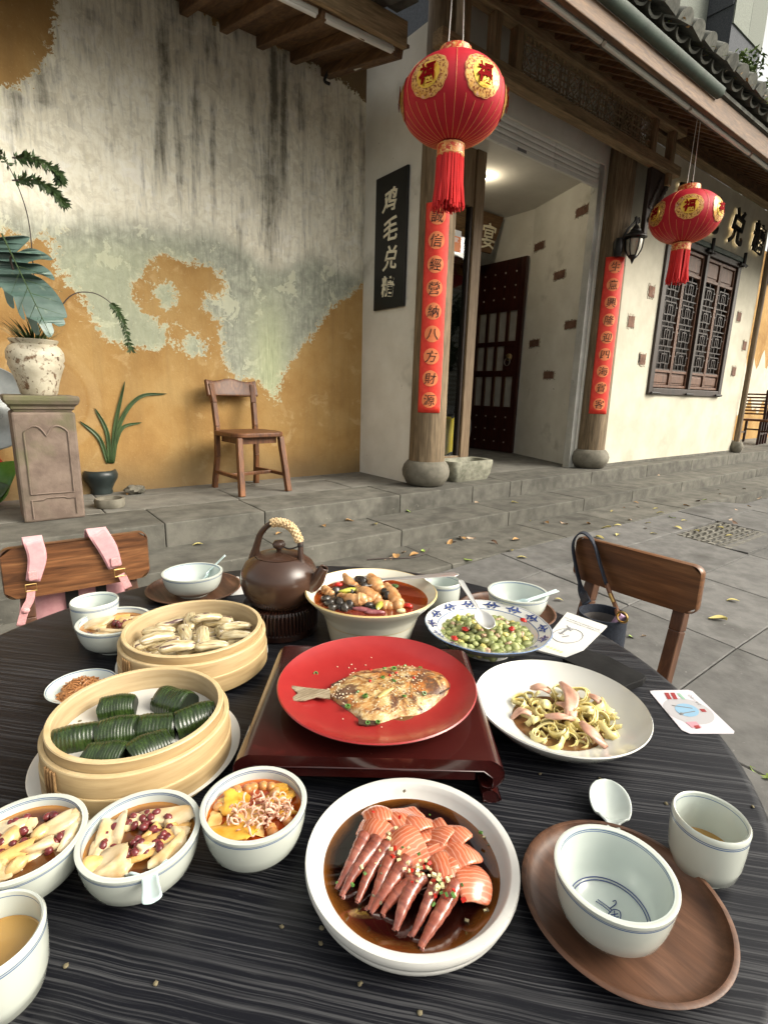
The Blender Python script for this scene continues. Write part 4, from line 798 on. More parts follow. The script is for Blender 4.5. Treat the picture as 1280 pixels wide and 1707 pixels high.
# yellow cleaning machine behind the glass
c=pz(752,751,PZ); c=EYE+(c-EYE)*.88; c[2]=PZ; ym=thing('cleaning_machine',tuple(c),'yellow floor cleaning machine with black hose behind the glass','machine')
MB().prism([(-.17,0),(.17,0),(.19,.12),(.15,.42),(.06,.50),(-.12,.50),(-.16,.3)],'y',-.12,.12).build('body','yellow_plastic',ym,bevel=.03); MB().b2((-.05,-.135,.33),(.09,-.121,.44)).build('hatch','black_plastic',ym,bevel=.004)
MB().tube(smooth_path([(-.15,-.13,.5),(.0,-.16,.62),(.12,-.18,.4),(.02,-.18,.16),(-.15,-.16,.08)]),.016,8).build('hose','black_plastic',ym)
for x in (-.12,.12): MB().tube([(x,-.13,.05),(x,.13,.05)],.05,14).build('wheel','black_plastic',ym)
# ================================================================== ON THE PLATFORM
# stone trough
tr=thing('stone_trough',(3.30,3.39,PZ),'rough rectangular stone trough beside the left column base','trough')
a=pz(738,806,PZ); b=pz(826,800,PZ); 
def rrect(x,y,r,k=5):
    o=[]
    for sx,sy,a0 in ((1,1,0),(-1,1,90),(-1,-1,180),(1,-1,270)):
        for i in range(k+1): t=R(a0+90*i/k); o.append((sx*(x-r)+r*math.cos(t),sy*(y-r)+r*math.sin(t)))
    return o
m=MB(); lv=[(.225,.11,.0),(.25,.13,.06),(.262,.142,.17),(.255,.137,.185),(.22,.105,.182),(.20,.09,.09)]
pts=[[(x,y,z) for x,y in rrect(lx,ly,.05)] for lx,ly,z in lv]; n=len(pts[0]); m.add(np.array(pts).reshape(-1,3),[(i*n+j,i*n+(j+1)%n,(i+1)*n+(j+1)%n,(i+1)*n+j) for i in range(len(lv)-1) for j in range(n)]+[tuple((len(lv)-1)*n+j for j in range(n)),tuple(range(n))[::-1]])
o=m.build('trough_body','trough_stone',tr,smooth=50); tr.location=((a[0]+b[0])/2+.06,(a[1]+b[1])/2+.14,PZ)
# pedestal
pd=thing('stone_pedestal',(.302,3.5,PZ),'carved reddish stone pedestal carrying the white flower pot','pedestal'); hw=.152
MB().b2((-hw,0,0),(hw,.30,.615)).build('block','pink_stone',pd,bevel=.012,smooth=None)
m=MB(); lv=[(.140,.616),(.140,.628),(.152,.632),(.152,.645),(.170,.66),(.178,.68),(.178,.70),(.17,.705)]
v=[];f=[]
for a_,z in lv: v+=[(-a_,.15-a_,z),(a_,.15-a_,z),(a_,.15+a_,z),(-a_,.15+a_,z)]
f=[(i*4+j,i*4+(j+1)%4,(i+1)*4+(j+1)%4,(i+1)*4+j) for i in range(len(lv)-1) for j in range(4)]+[(28,29,30,31),(3,2,1,0)]; m.add(v,f).build('cap','pink_stone',pd,bevel=.005,smooth=None)
m=MB(); q=[(-.105,.16),(-.105,.50)]+[(-.105+.21*u,.505+.035*abs(math.sin(2*pi*u))**.8*(1 if u<.5 or u>.5 else 0)-.02*math.exp(-((u-.5)/.1)**2)) for u in np.linspace(0,1,25)]+[(.105,.50),(.105,.16),(-.105,.16)]
m.tube([(x,-.002,z) for x,z in q],.0055,6); m.tube([(x,-.002,z) for x,z in [(-.105,.02),(-.105,.125),(-.05,.125),(-.03,.135),(.05,.135),(.07,.125),(.11,.125),(.11,.03)]],.005,6); m.build('carved_moulding','pink_stone',pd)
# white pot with plants
pt=thing('flower_pot',(.305,3.655,PZ+.706),'chipped cream glazed pot holding a monstera on the stone pedestal','pot')
MB().lathe([(.085,0),(.092,.01),(.105,.07),(.125,.13),(.138,.165),(.134,.18),(.142,.195),(.14,.235),(.125,.262),(.108,.275),(.114,.285),(.122,.298),(.116,.302),(.10,.29),(.095,.25),(.0,.25)],44,fn=lambda r,z,t:r*(1+.008*np.sin(3*t+9*z))).build('body','ceramic_pot',pt,smooth=50)
MB().lathe([(.0,.262),(.097,.258)],20).build('soil','soil',pt)
def leafgrid(P0,P1,width,bend,nrm_,n=14,k=7,shape=None,cup=.15):
    # leaf blade from P0 to P1
    P0=np.asarray(P0,float);P1=np.asarray(P1,float); d=P1-P0; L=np.linalg.norm(d); nrm_=np.asarray(nrm_,float); nrm_/=np.linalg.norm(nrm_); s=np.cross(d/L,nrm_); out=[]
    for i in range(n+1):
        u=i/n; w=width*(shape(u) if shape else math.sin(pi*u**.7)**.8); c=P0+d*u+nrm_*bend*L*math.sin(pi*u)
        out.append([c+s*w*q+nrm_*cup*abs(q)*w for q in np.linspace(-1,1,k)])
    return np.array(out)
def facing(px,py,y): return py_(px,py,y)
loc=np.array(pt.location)
def tipY(px,py,y): return py_(px,py,y)-loc
mo=thing('monstera_leaf',tuple(loc+V(0,0,.26)),'big split blue green monstera leaf rising from the cream pot','plant')
# split leaf outline built in photo plane Y=3.52, petiole into the soil
cen=(60,480)
outl=[(0,398),(30,393),(48,399),(20,418),(52,414),(70,418),(86,432),(60,430),(40,436),(68,442),(90,462),(62,452),(45,452),(80,470),(100,500),(112,530),(108,545),(92,540),(86,552),(92,562),(84,583),(74,572),(60,548),(66,572),(58,570),(45,535),(35,500),(44,540),(30,522),(22,495),(26,525),(12,508),(4,480),(-20,500),(-40,470),(-50,430),(-30,400)]
outl=[(0,395),(32,392),(50,396),(36,412),(28,420),(50,413),(72,420),(88,433),(64,432),(46,438),(66,440),(84,452),(91,467),(70,458),(52,456),(72,466),(92,486),(106,508),(112,528),(106,530),(109,540),(98,544),(86,538),(90,552),(84,562),(76,558),(62,536),(66,555),(58,556),(44,528),(36,505),(42,532),(32,524),(22,494),(24,514),(12,505),(2,478),(-20,500),(-40,470),(-50,430),(-30,400)]
ctr=np.array([20,425.]); tipv=np.array([92,575.])-ctr; tl=np.linalg.norm(tipv); tipv/=tl; pv=np.array([tipv[1],-tipv[0]])
def lp(p):
    p=np.asarray(p,float)-ctr; a=p@tipv; b=p@pv; y=3.50+.0016*abs(b)-.0006*a+.012*math.sin(b*.16+a*.05); return py_(*(p+ctr),y)-loc-V(0,0,.26)
m=MB(); K=[lp(ctr+tipv*u) for u in np.linspace(-40,tl*.92,16)]
poly=[np.array(p[:2],float) for p in smooth_path([(*p,0) for p in outl]+[(*outl[0],0)],3)[:-1]]
import mathutils.geometry as mg
t3=mg.tessellate_polygon([[Vector((p[0],p[1],0)) for p in poly]]); m.add([lp(p) for p in poly],[tuple(t) for t in t3]); m.build('blade','leaf_monstera',mo,solid=.0015,smooth=None)
m=MB().tube([k-V(0,.003,0) for k in K],np.linspace(.004,.0012,16),6)
for u,sgn,l in ((20,1,60),(45,1,62),(70,1,58),(95,1,45),(30,-1,40),(60,-1,42),(90,-1,36),(115,-1,25)):
    p0=ctr+tipv*u; p1=p0+pv*sgn*l*.8+tipv*l*.75; m.tube([lp(p0)-V(0,.002,0),lp(p1)-V(0,.002,0)],[.0016,.0006],5)
m.build('leaf_veins','leaf_dark',mo)
q=smooth_path([lp(ctr),lp(ctr)+V(.0,.06,-.05),V(.02,.02,-.0)+V(0,0,.10),V(.01,0,0)]); MB().tube(q,.006,7).build('petiole','stem',mo)
def fern(label,pts,lf,dens,mt='leaf_dark',spread=1.):
    f_=thing('fern_frond',tuple(loc+V(0,0,.26)),label,'plant'); pth=smooth_path([np.asarray(p)-V(0,0,.26) for p in pts],8); MB().tube(pth,np.linspace(.004,.0012,len(pth)),6).build('stalk','stem',f_)
    m=MB(); n=len(pth); s0=int(n*dens[0])
    for i in range(s0,n):
        T=pth[min(i+1,n-1)]-pth[max(i-1,0)]; T/=np.linalg.norm(T)+1e-9
        for k in range(dens[1]):
            a=random.uniform(0,2*pi); d=eul(random.uniform(-1,1),random.uniform(-1,1),a)@np.array([1,0,0]); d=d-T*(d@T)*.3+T*.6+V(0,0,-.25); d/=np.linalg.norm(d); l=lf*random.uniform(.6,1.2); s=np.cross(d,V(0,1,.3)); s/=np.linalg.norm(s); w=l*.13
            p=pth[i]+T*random.uniform(-.5,.5)*.006; m.add([p,p+d*l*.5+s*w,p+d*l,p+d*l*.5-s*w],[(0,1,2,3)])
    m.build('leaflets',mt,f_,smooth=None); return f_
fern('airy dark fern sprays on a thin tall stem at the left edge',[V(.02,.0,.26),tipY(56,455,3.62),tipY(48,370,3.62),tipY(30,310,3.62),tipY(10,270,3.6),tipY(-15,240,3.58)],.035,(.78,6))
for i,(a,lab) in enumerate(((((20,262),(60,265),(95,285),(100,300)),'upper feathery fern spray arching to the right'),(((20,300),(60,300),(90,320),(108,338)),'lower feathery fern spray arching to the right above the monstera'))):
    fern(lab,[tipY(*p,3.60) for p in a],.046,(.05,10))
fern('drooping green fern frond hanging right of the flower pot',[V(.02,.0,.25),tipY(110,500,3.62),tipY(150,487,3.62),tipY(185,505,3.62),tipY(205,535,3.62),tipY(218,582,3.62)],.036,(.60,13),'leaf_blade')
gr=thing('grass_tuft',tuple(loc+V(0,0,.255)),'tuft of thin grassy leaves at the rim of the flower pot','plant')
m=MB()
for i in range(90):
    a=random.uniform(0,2*pi); r=random.uniform(.0,.07); l=random.uniform(.10,.26); tl_=random.uniform(.3,.9); p=V(r*math.cos(a),r*math.sin(a),0); m.grid(leafgrid(p,p+l*V(math.cos(a)*tl_,math.sin(a)*tl_,.6),.0045,.1,(-math.cos(a),-math.sin(a),.8),6,3))
m.build('grass_blade','leaf_blade',gr)['kind']='stuff'
# dark pot with strap leaves
dc=pz(175,826,PZ); dc[1]+=.10; dp=thing('dark_planter',tuple(dc),'small dark green glazed planter standing at the ochre wall','pot')
k=.112
MB().lathe([(k*.62,0),(k*.66,.015),(k*.62,.03),(k*.78,.07),(k,.115),(k*1.02,.14),(k*.93,.168),(k*.86,.172),(k*.8,.155),(0,.15)],36).build('body','dark_pot',dp,smooth=50); MB().lathe([(0,.158),(k*.82,.156)],18).build('soil','soil',dp)
for lab,pp in (('tallest upright strap leaf in the dark planter',((188,772),(192,710),(208,635))),('left drooping strap leaf in the dark planter',((180,772),(165,730),(133,702))),('short upright left strap leaf in the dark planter',((183,772),(178,720),(158,680))),('long strap leaf arching far right over the dark planter',((188,772),(200,705),(232,662),(278,656))),('lower strap leaf arching right over the dark planter',((186,772),(192,740),(205,712),(236,704)))):
    q=smooth_path([py_(*p,dc[1]) for p in pp],7); b_=thing('strap_leaf',tuple(q[0]),lab,'plant','strap leaves in the dark planter'); n=len(q); m=MB(); rows=[]
    for i in range(n):
        u=i/(n-1); T=q[min(i+1,n-1)]-q[max(i-1,0)]; T/=np.linalg.norm(T); s=np.cross(T,V(0,1,0)); s/=np.linalg.norm(s); w=.0135*(math.sin(pi*min(1,u*.85+.15))**.6+.1)*(1 if u<.97 else .3)
        rows.append([q[i]-q[0]+s*w*x+V(0,-.006*abs(x),0) for x in (-1,-.5,0,.5,1)])
    m.grid(rows).build('blade','leaf_blade',b_,solid=.001)
sc_=pz(188,848,PZ); sc_[1]+=.07; so=thing('stone_bowl',tuple(sc_),'low rough stone bowl in front of the dark planter','bowl')
MB().lathe([(.082,0),(.088,.01),(.09,.05),(.084,.058),(.072,.056),(.066,.035),(0,.03)],30,fn=lambda r,z,t:r*(1+.02*np.sin(7*t)+.015*np.sin(17*t+50*z))).build('bowl_body','base_stone',so,smooth=40)
rc=pz(228,825,PZ); o=MB().ell((0,0,.03),(.07,.05,.035),nu=14,nv=9,fn=lambda v:v*(1+.25*np.sin(5*v[:,:1]*3+v[:,1:2]*7)*.5+.12*np.sin(v[:,2:3]*11+v[:,:1]*9))).build('garden_rock','base_stone',None,tuple(rc+V(0,.05,0)),smooth=20); tag(o,'small rough grey rock beside the stone bowl','rock')
# left edge things
dsc=py_(-25,680,4.05); o=thing('enamel_dish',tuple(dsc),'grey round metal dish leaning on the ochre wall at the left edge','dish'); rr_=.26
MB().lathe([(0,.03),(.07,.03),(.09,.012),(.2,0),(rr_-.01,.02),(rr_,.03),(rr_-.006,.035),(.2,.008),(.09,.02),(.07,.04),(0,.04)],40).build('dish_body','grey_enamel',o,smooth=50); o.rotation_euler=(R(80),0,0)
c=pz(2,845,PZ); rp=thing('red_jar',(c[0]-.10,c[1]+.22,PZ),'dark red glazed jar behind the green leaf at the left edge','jar')
MB().lathe([(.09,0),(.12,.03),(.155,.16),(.15,.26),(.12,.31),(.13,.33),(.118,.335),(.10,.31),(.0,.3)],36).build('jar_body','red_glaze',rp,smooth=50)
bl=thing('broad_leaf_plant',(c[0]-.09,c[1]+.0,PZ),'broad bright green leaves in the lower left beside the pedestal','plant')
for i,(a,l,w,h) in enumerate(((0.2,.20,.10,.25),(1.2,.2,.09,.22),(2.4,.2,.09,.2),(-.7,.17,.09,.12),(-1.6,.2,.09,.16),(3.6,.2,.08,.25),(.5,.15,.08,.08))):
    p=V(.02*math.cos(a),.02*math.sin(a),.03); q=p+V(l*math.cos(a),l*math.sin(a),h); MB().grid(leafgrid(p,q,w,.22,(-.3*math.cos(a),-.8,.6),14,7)).build('leaf','leaf_bright' if i%2==0 else 'leaf_dark',bl,solid=.001)
# ------------------------------------------------------------------ chairs
def wall_chair():
    ch=thing('wooden_chair',(1.655,3.88,PZ),'old brown wooden chair with round seat against the ochre wall','chair',rot=R(6))
    hw=.165; hd=.20; sh_=.455; wd='wood_chair'
    pr=rrect(.215,.205,.09,7); MB().prism(pr,'z',sh_-.035,sh_).build('seat',wd,ch,bevel=.008)
    MB().b2((-.15,-.15,sh_-.085),(.15,.15,sh_-.036)).build('apron',wd,ch,smooth=None)
    for sx in (-1,1):
        MB().bar((sx*(hw+.01),-hd+.03,sh_-.037),(sx*(hw+.035),-hd-.035,0),.042,.042).build('leg',wd,ch,bevel=.005,smooth=None)
        q=[(sx*(hw+.02),hd+.03,0),(sx*(hw+.005),hd-.01,.25),(sx*hw,hd-.01,.48),(sx*(hw+.005),hd+.015,.66),(sx*(hw+.015),hd+.045,.80)]
        m=MB()
        for a,b in zip(q[:-1],q[1:]): m.bar(a,b,.042,.036)
        m.build('back_post',wd,ch,bevel=.004,smooth=None)
    n=12; out=[]
    for z in (.71,.73,.80,.832):
        row=[]
        for i in range(n+1):
            u=i/n*2-1; row.append((u*.215,hd+.02+.03*(1-u*u)+(z-.71)*.3,z+(.012*math.cos(u*pi*1.5)*(1 if z>.82 else 0))-(.0)))
        out.append(row)
    MB().grid(out).build('top_rail',wd,ch,solid=.028,bevel=.006,smooth=50)
    for sx in (-1,1): MB().bar((sx*(hw+.025),-hd-.01,.13),(sx*(hw+.012),hd+.005,.13),.03,.024).build('stretcher',wd,ch,bevel=.003,smooth=None)
    MB().bar((-hw-.01,-.02,.13),(hw+.01,-.02,.13),.028,.024).build('stretcher',wd,ch,bevel=.003,smooth=None)
    return ch
wall_chair()
def far_chair(x,y,rz,label):
    ch=thing('ladder_back_chair',(x,y,PZ),label,'chair','dark wooden chairs at the far end of the terrace',rot=rz); wd='wood_door'
    MB().b2((-.2,-.2,.42),(.2,.2,.46)).build('seat','wood_chair',ch,bevel=.006,smooth=None)
    for sx in (-1,1):
        MB().b2((sx*.18-.02,-.2,0),(sx*.18+.02,-.16,.42)).build('leg',wd,ch); MB().bar((sx*.18,.18,0),(sx*.18,.18,.46),.04,.04).bar((sx*.18,.18,.46),(sx*.18,.27,1.0),.04,.04).build('leg',wd,ch,smooth=None)
        MB().bar((sx*.18,-.18,.2),(sx*.18,.18,.2),.025,.03).build('stretcher',wd,ch)
    MB().bar((-.18,-.18,.25),(.18,-.18,.25),.025,.03).build('stretcher',wd,ch)
    for k in range(7): z=.56+k*.06; MB().bar((-.18,.18+.09*(z-.46)/.54,z),(.18,.18+.09*(z-.46)/.54,z),.018,.03).build('back_slat','wood_chair',ch)
    return ch
c=pz(1252,738,PZ); far_chair(c[0],c[1],R(95),'dark ladder back chair just right of the far wall post')
c=pz(1285,742,PZ); far_chair(c[0],c[1],R(-85),'dark ladder back chair cut by the right picture edge')
# ------------------------------------------------------------------ far right wall, granite block, trees
fw2=thing('far_ochre_wall',(9.6,4.35,PZ),'far ochre wall with white paint patch beyond the shop corner','wall')
MB().b2((-.2,0,-.02),(6.5,.2,3.6)).build('wall_body','ochre_plaster',fw2)
pp=[]; a=py_(1242,575,4.35); b=py_(1285,650,4.35)
for i in range(26): u=i/25; pp.append((a[0]-.4+u*2.4-9.6,1.05-PZ+.12*math.sin(17*u)+.1*math.sin(41*u+1)))
for i in range(26): u=1-i/25; pp.append((a[0]-.4+u*2.4-9.6,1.95-PZ+.10*math.sin(13*u)+.16*math.sin(31*u+2)))
MB().prism(pp,'y',-.006,-.001).build('white_patch','white_wall',fw2)
sh2=thing('window_shutter',(-.0,-.05,2.35),None,None); sh2.parent=fw2; c=py_(1276,430,4.35); sh2.location=(c[0]-9.6,-.03,c[2]-PZ-.4)
for i in range(14): MB().box((.45,0,i*.06),(.9,.02,.045),eul(R(25),0,0)).build('shutter_slat','wood_window_dark',sh2)
gb=thing('granite_building',(24.4,12,0),'tall grey granite office block behind the tiled roof','building')
MB().b2((-14,.06,0),(0,6,45)).b2((.06,-.94,0),(2.9,6,45)).build('core','granite_dark',gb,smooth=None)
pw,ph=2.3,2.9; lm=MB().b2((.012,0,.012),(pw-.012,.058,ph-.012)).mesh('stone_panel','granite_light',None); dm=MB().b2((0,.01,.012),(.058,.93,ph-.012)).mesh('stone_panel','granite_dark',None)
for k in range(5,13):
    for i in range(6): obj('stone_panel',lm,gb,(-(i+1)*pw,0,k*ph+(.9 if i%2 else 0)*0))
    obj('stone_panel',dm,gb,(0,-.93,k*ph+1.2))
    for i in range(2): o=obj('stone_panel',lm,gb,(.06+i*1.42,-1,k*ph+.6)); o.scale=(.617,1,1)
def tree(name,loc,h,cr,n,label,lm_='leaf_tree',ls=.16):
    t_=thing(name,loc,label,'tree'); m=MB(); m.tube(smooth_path([(0,0,0),(.1,.05,h*.25),(0,.1,h*.5),(.15,0,h*.75)]),np.linspace(.035*h*.5,.02*h*.3,19),8)
    cl=[]
    for k in range(9):
        a=k*2.4; r=cr*random.uniform(.4,.85); e=V(r*math.cos(a),r*math.sin(a),h*random.uniform(.55,1.0)); m.tube(smooth_path([(0,.05,h*random.uniform(.35,.6)),e*V(.5,.5,.85),e]),np.linspace(.02*h*.3,.02,13),6); cl.append(e)
    m.build('trunk','bark',t_); v=[];f=[]
    for i in range(n):
        e=random.choice(cl); d=rng.normal(size=3); d/=np.linalg.norm(d); p=e+d*cr*.42*random.random()**.5*V(1,1,.75); Rm=eul(random.uniform(-1,1),random.uniform(-1,1),random.uniform(0,6)); s=ls*random.uniform(.6,1.3)
        q=np.array([[-s,0,0],[0,-s*.4,.1*s],[s,0,0],[0,s*.4,.1*s]])@Rm.T+p; k=len(v); v+=list(q); f.append((k,k+1,k+2,k+3))
    MB().add(v,f).build('crown',lm_,t_,smooth=None); return t_
c=py_(1280,150,9.6); tree('street_tree',(c[0],c[1],-.1),c[2]+1.2,1.9,3800,'leafy green tree against the bright sky in the upper right corner',ls=.11)
# across the square: seen only mirrored in the entrance glass
wb=thing('white_building',(12,-16,-.1),'white building with louvred front mirrored in the entrance glass','building')
MB().b2((-4,-6,0),(18,0,8.2)).build('wall','white_paint',wb,smooth=None)
lv_=MB().box((0,0,0),(5.2,.08,.13),eul(R(-30),0,0)).mesh('louvre','white_wall',None)
for i in range(26): obj('louvre',lv_,wb,(10.0,.12,.6+i*.28))
MB().b2((1.5,.01,5.2),(6.2,.03,6.6)).build('window','glass',wb); MB().b2((-3,.01,1.2),(2,.03,3.6)).build('window','glass',wb)
for x,y,h,lab in ((15,-11.5,5.5,'dark tree left in the mirror image of the entrance glass'),(20.5,-12.5,6.,'dark tree right in the mirror image of the entrance glass'),(18,-13.5,3.2,'low bushy tree in the mirror image of the entrance glass')): tree('square_tree',(x,y,-.1),h,2.3,900,lab,'leaf_dark',.26)
# ================================================================== TABLE AND CHAIRS
TT=.73; TC=np.array([.326,.602])
tb=thing('round_table',(TC[0],TC[1],0),'round black stained wooden table with pale grain set for a meal','table')
MB().lathe([(0,TT-.032),(.545,TT-.032),(.557,TT-.026),(.561,TT-.016),(.560,TT-.006),(.555,TT-.001),(.548,TT),(0,TT)],128).build('table_top','table_top',tb,smooth=60)
MB().lathe([(.40,TT-.09),(.42,TT-.09),(.42,TT-.033),(.40,TT-.033)],48).build('apron','wood_stand',tb)
for k in range(4):
    a=pi/4+k*pi/2; MB().bar((.34*math.cos(a),.34*math.sin(a),TT-.033),(.38*math.cos(a),.38*math.sin(a),0),.05,.05).build('leg','wood_stand',tb,bevel=.004,smooth=None)
def chair(origin,rz,label,w,ztop,bh,wd,post):
    ch=thing('dining_chair',origin,label,'chair','wooden chairs at the round table',rot=rz)   # local: back board along x, seat towards -y
    m=MB(); n=16; rows=[]
    pts=rrect(w/2,bh/2,.022,6); k=len(pts); v=[];d=.024
    for yy,s in ((-d/2,.985),(-d/2+.004,1.),(d/2-.004,1.),(d/2,.985)):
        for x,z in pts: v.append((x*s,yy+.10*(x/w)**2*w-.01,ztop-bh/2+z*s))
    f=[(i*k+j,i*k+(j+1)%k,(i+1)*k+(j+1)%k,(i+1)*k+j) for i in range(3) for j in range(k)]
    m.add(v,f)
    # faces as strips so the board can curve
    m2=MB(); U=np.linspace(-w/2*.985,w/2*.985,15); hb=bh/2*.985
    def zz(x,sg): 
        e=max(0,abs(x)-(w/2-.022)*.985); return sg*(hb-.022+math.sqrt(max(0,.022**2-e**2)))
    for yy,fl in ((-d/2,1),(d/2,-1)):
        g=np.array([[(x,yy+.10*(x/w)**2*w-.01,ztop-bh/2+zz(x,sg)) for sg in (-1,1)] for x in U]); m.grid(g if fl==1 else g[::-1])
    m.build('back_board',wd,ch,smooth=50)
    for sx in (-1,1):
        q=[(sx*w*.36,.03,ztop-bh+.02),(sx*w*.365,.012,ztop-bh-.06),(sx*w*.37,-.03,.42),(sx*w*.37,-.0,0)]
        mm=MB()
        for a,b in zip(q[:-1],q[1:]): mm.bar(a,b,.036,.03,up=(1,0,0))
        mm.build('leg',post,ch,smooth=None,bevel=.003); MB().bar((sx*w*.40,-.34,.40),(sx*w*.42,-.36,0),.034,.034).build('leg',post,ch,smooth=None,bevel=.003)
        MB().bar((sx*w*.37,-.04,.36),(sx*w*.40,-.34,.36),.02,.05).build('side_rail',post,ch,smooth=None)
    MB().prism(rrect(w*.50,.19,.05,6),'z',.402,.43).build('seat',wd,ch,bevel=.008).location=(0,-.19,0)
    return ch
bR0=px_(968,892,1.365); bR1=px_(1180,943,1.365); zR=(bR0[2]+bR1[2])/2; wR=abs(bR0[1]-bR1[1]); bhR=bR1[2]-px_(1158,1021,1.365)[2]
chR=chair((1.355,(bR0[1]+bR1[1])/2,0),R(-90),'brown wooden chair right of the table with a dark bag over its back',wR,zR,bhR,'wood_walnut','wood_walnut_z')
bL0=py_(-4,917,1.50); bL1=py_(244,883,1.50); zL=(bL0[2]+bL1[2])/2; wL=bL1[0]-bL0[0]; bhL=bL1[2]-py_(250,958,1.50)[2]
chL=chair(((bL0[0]+bL1[0])/2,1.505,0),0,'striped brown wooden chair left of the table draped with pink straps',wL,zL,bhL,'wood_acacia','wood_walnut_z')
# ------------------------------------------------------------------ pink backpack on the left chair
bp=thing('pink_backpack',((bL0[0]+bL1[0])/2,1.60,.38),'pink backpack hung on the left chair by its two straps','bag'); BO=np.array(bp.location)
yb=1.50
def strap(pts,w,name,mt,th=.004,par=bp):
    q=smooth_path(pts,6); n=len(q); rows=[]
    W_=np.interp(np.linspace(0,1,n),np.linspace(0,1,len(w)),w)
    side=q[min(n-1,n//2)]*0+V(1,0,0)
    out=[]
    for i in range(n):
        T=q[min(i+1,n-1)]-q[max(i-1,0)]; T/=np.linalg.norm(T)+1e-9; s=V(1,0,0)-T*(T[0]); s/=np.linalg.norm(s)
        out.append([q[i]+s*W_[i]*u for u in (-1,-.9,-.5,0,.5,.9,1)])
    return MB().grid(np.array(out)-BO if par is bp else np.array(out)).build(name,mt,par,solid=th,smooth=60)
def onb(px,py,o=-.022): return py_(px,py,yb+o)
for k,(top,mid,end,buck,webs) in enumerate(((((47,905),(63,902)),(62,930),(55,968),(52,980),[(52,984),(50,1000),(42,1016),(34,1044)]),(((147,892),(178,886)),(180,915),(192,945),(200,955),[(202,957),(208,968),(214,980)]))):
    tx=(top[0][0]+top[1][0])/2; ty=(top[0][1]+top[1][1])/2; w0=.5*np.linalg.norm(onb(tx-17,ty)-onb(tx+17,ty))
    a=onb(tx,ty); pts=[a+V(0,.12,-.16),a+V(0,.055,-.02),a+V(0,.022,.006),a+V(0,-.004,.003),onb(*mid,-.026),onb(*end,-.026)]
    strap(pts,[w0,w0,w0,w0*.98,w0*.95,w0*.72],'shoulder_strap','pink_fabric',.006)
    pe=[p+V(0,-.0045,0) for p in pts[3:]]; strap(pe,[w0*.82,w0*.8,w0*.6],'strap_panel','pink_fabric',.003)
    c=onb(end[0],end[1]-8,-.035); strap([c+V(-.0,0,.012),c+V(0,0,-.012)],[w0*.42,w0*.42],'strap_patch','pink_web',.003)
    c=onb(*buck,-.03); h=w0*.55; MB().tube([c+V(-h,0,h*.8)-BO,c+V(h,0,h*.8)-BO,c+V(h,0,-h*.7)-BO,c+V(-h,0,-h*.7)-BO,c+V(-h,0,h*.8)-BO],.0016,6).build('buckle','brass',bp)
    strap([onb(*p,-.028) for p in webs],[w0*.42]*len(webs),'webbing','pink_web',.003)
q=onb(43,1018,-.03)-BO; MB().ell(q,(.009,.007,.007),nu=10,nv=7).build('knot','pink_web',bp)
m=MB().ell((0,.03,.10),(.14,.075,.20),nu=24,nv=14,fn=lambda v:np.sign(v)*np.abs(v)**.7).build('bag_body','pink_fabric',bp,smooth=80)
MB().box((-.02,-.045,.13),(.03,.012,.22)).build('dark_band','black_plastic',bp); MB().box((.05,-.045,.14),(.025,.012,.20)).build('dark_band','black_plastic',bp)
# ------------------------------------------------------------------ dark bucket bag on the right chair
bc=pz(1006,1022,.655); bk=thing('bucket_bag',(bc[0],bc[1],.43),'dark denim bucket bag with a long strap hanging from the right chair','bag')
r_=np.linalg.norm(pz(969,1022,.655)-pz(1044,1022,.655))/2; Hh=.225
MB().lathe([(0,.004),(r_*.8,.004),(r_*.84,0),(r_*.9,.02),(r_*.99,Hh*.6),(r_,Hh-.012),(r_*1.02,Hh-.008),(r_*1.02,Hh),(r_*.95,Hh),(r_*.93,Hh-.02,1),(r_*.86,.05,1),(0,.045,1)],40,fn=lambda r,z,t:r*(1+.02*np.sin(2*t+1)+.015*np.sin(5*t+20*z))).build('bag_body',['denim','lining'],bk,smooth=60)
rad=bk.location
def L(px,py,x=None,z=None):
    p=px_(px,py,x) if x else pz(px,py,z); return p-np.array(rad)
pth=[L(978,1006,bc[0]+.01),L(970,985,1.30),L(960,945,1.318),L(955,910,1.325),L(962,892,1.33),L(975,889,1.335),L(990,906,1.328),L(1000,940,1.318),L(1011,975,1.31)]
q=smooth_path(pth,6); rows=[]
for i in range(len(q)):
    T=q[min(i+1,len(q)-1)]-q[max(i-1,0)]; T/=np.linalg.norm(T); s=np.cross(T,V(0,1,0)); s=s/np.linalg.norm(s) if i<len(q)*.95 else s/np.linalg.norm(s)
    s=np.array([.93,.0,.0])*np.sign(1)+V(0,.35,0); s=s-T*(s@T); s/=np.linalg.norm(s); rows.append([q[i]+s*.0115*u for u in (-1,-.8,0,.8,1)])
MB().grid(rows).build('strap','denim',bk,solid=.004,smooth=60); 
MB().grid([[p+(r[2]-p)*.0+V(-.0025,0,.001) for p in r[1:4]] for r in rows]).build('strap_stitching','denim_edge',bk,solid=.0012)
tq=[L(1011,974,1.31),L(1017,990,1.30),L(1024,1006,1.29),L(1030,1024,bc[0]-.0)]; MB().tube(smooth_path(tq),.006,8).build('strap_tab','tan_leather',bk)
m=MB()
for i in range(7):
    c=np.array(tq[1])*(1-i/7)+np.array(tq[2])*(i/7); m.ell(c+V(-.004,-.002,0),(.0055,.0055,.004),nu=8,nv=5)
m.build('brass_beads','brass',bk); c=L(1037,1029,bc[0]-.02); MB().tube([c+.012*V(0,math.cos(a),math.sin(a)) for a in np.linspace(0,2*pi,17)],.0028,6,cap=False).build('brass_ring','brass',bk)
MB().bar((-.02,-.0,.12),(.03,-.03,Hh+.0),.013,.02).build('lilac_pouch','lilac',bk,bevel=.003)
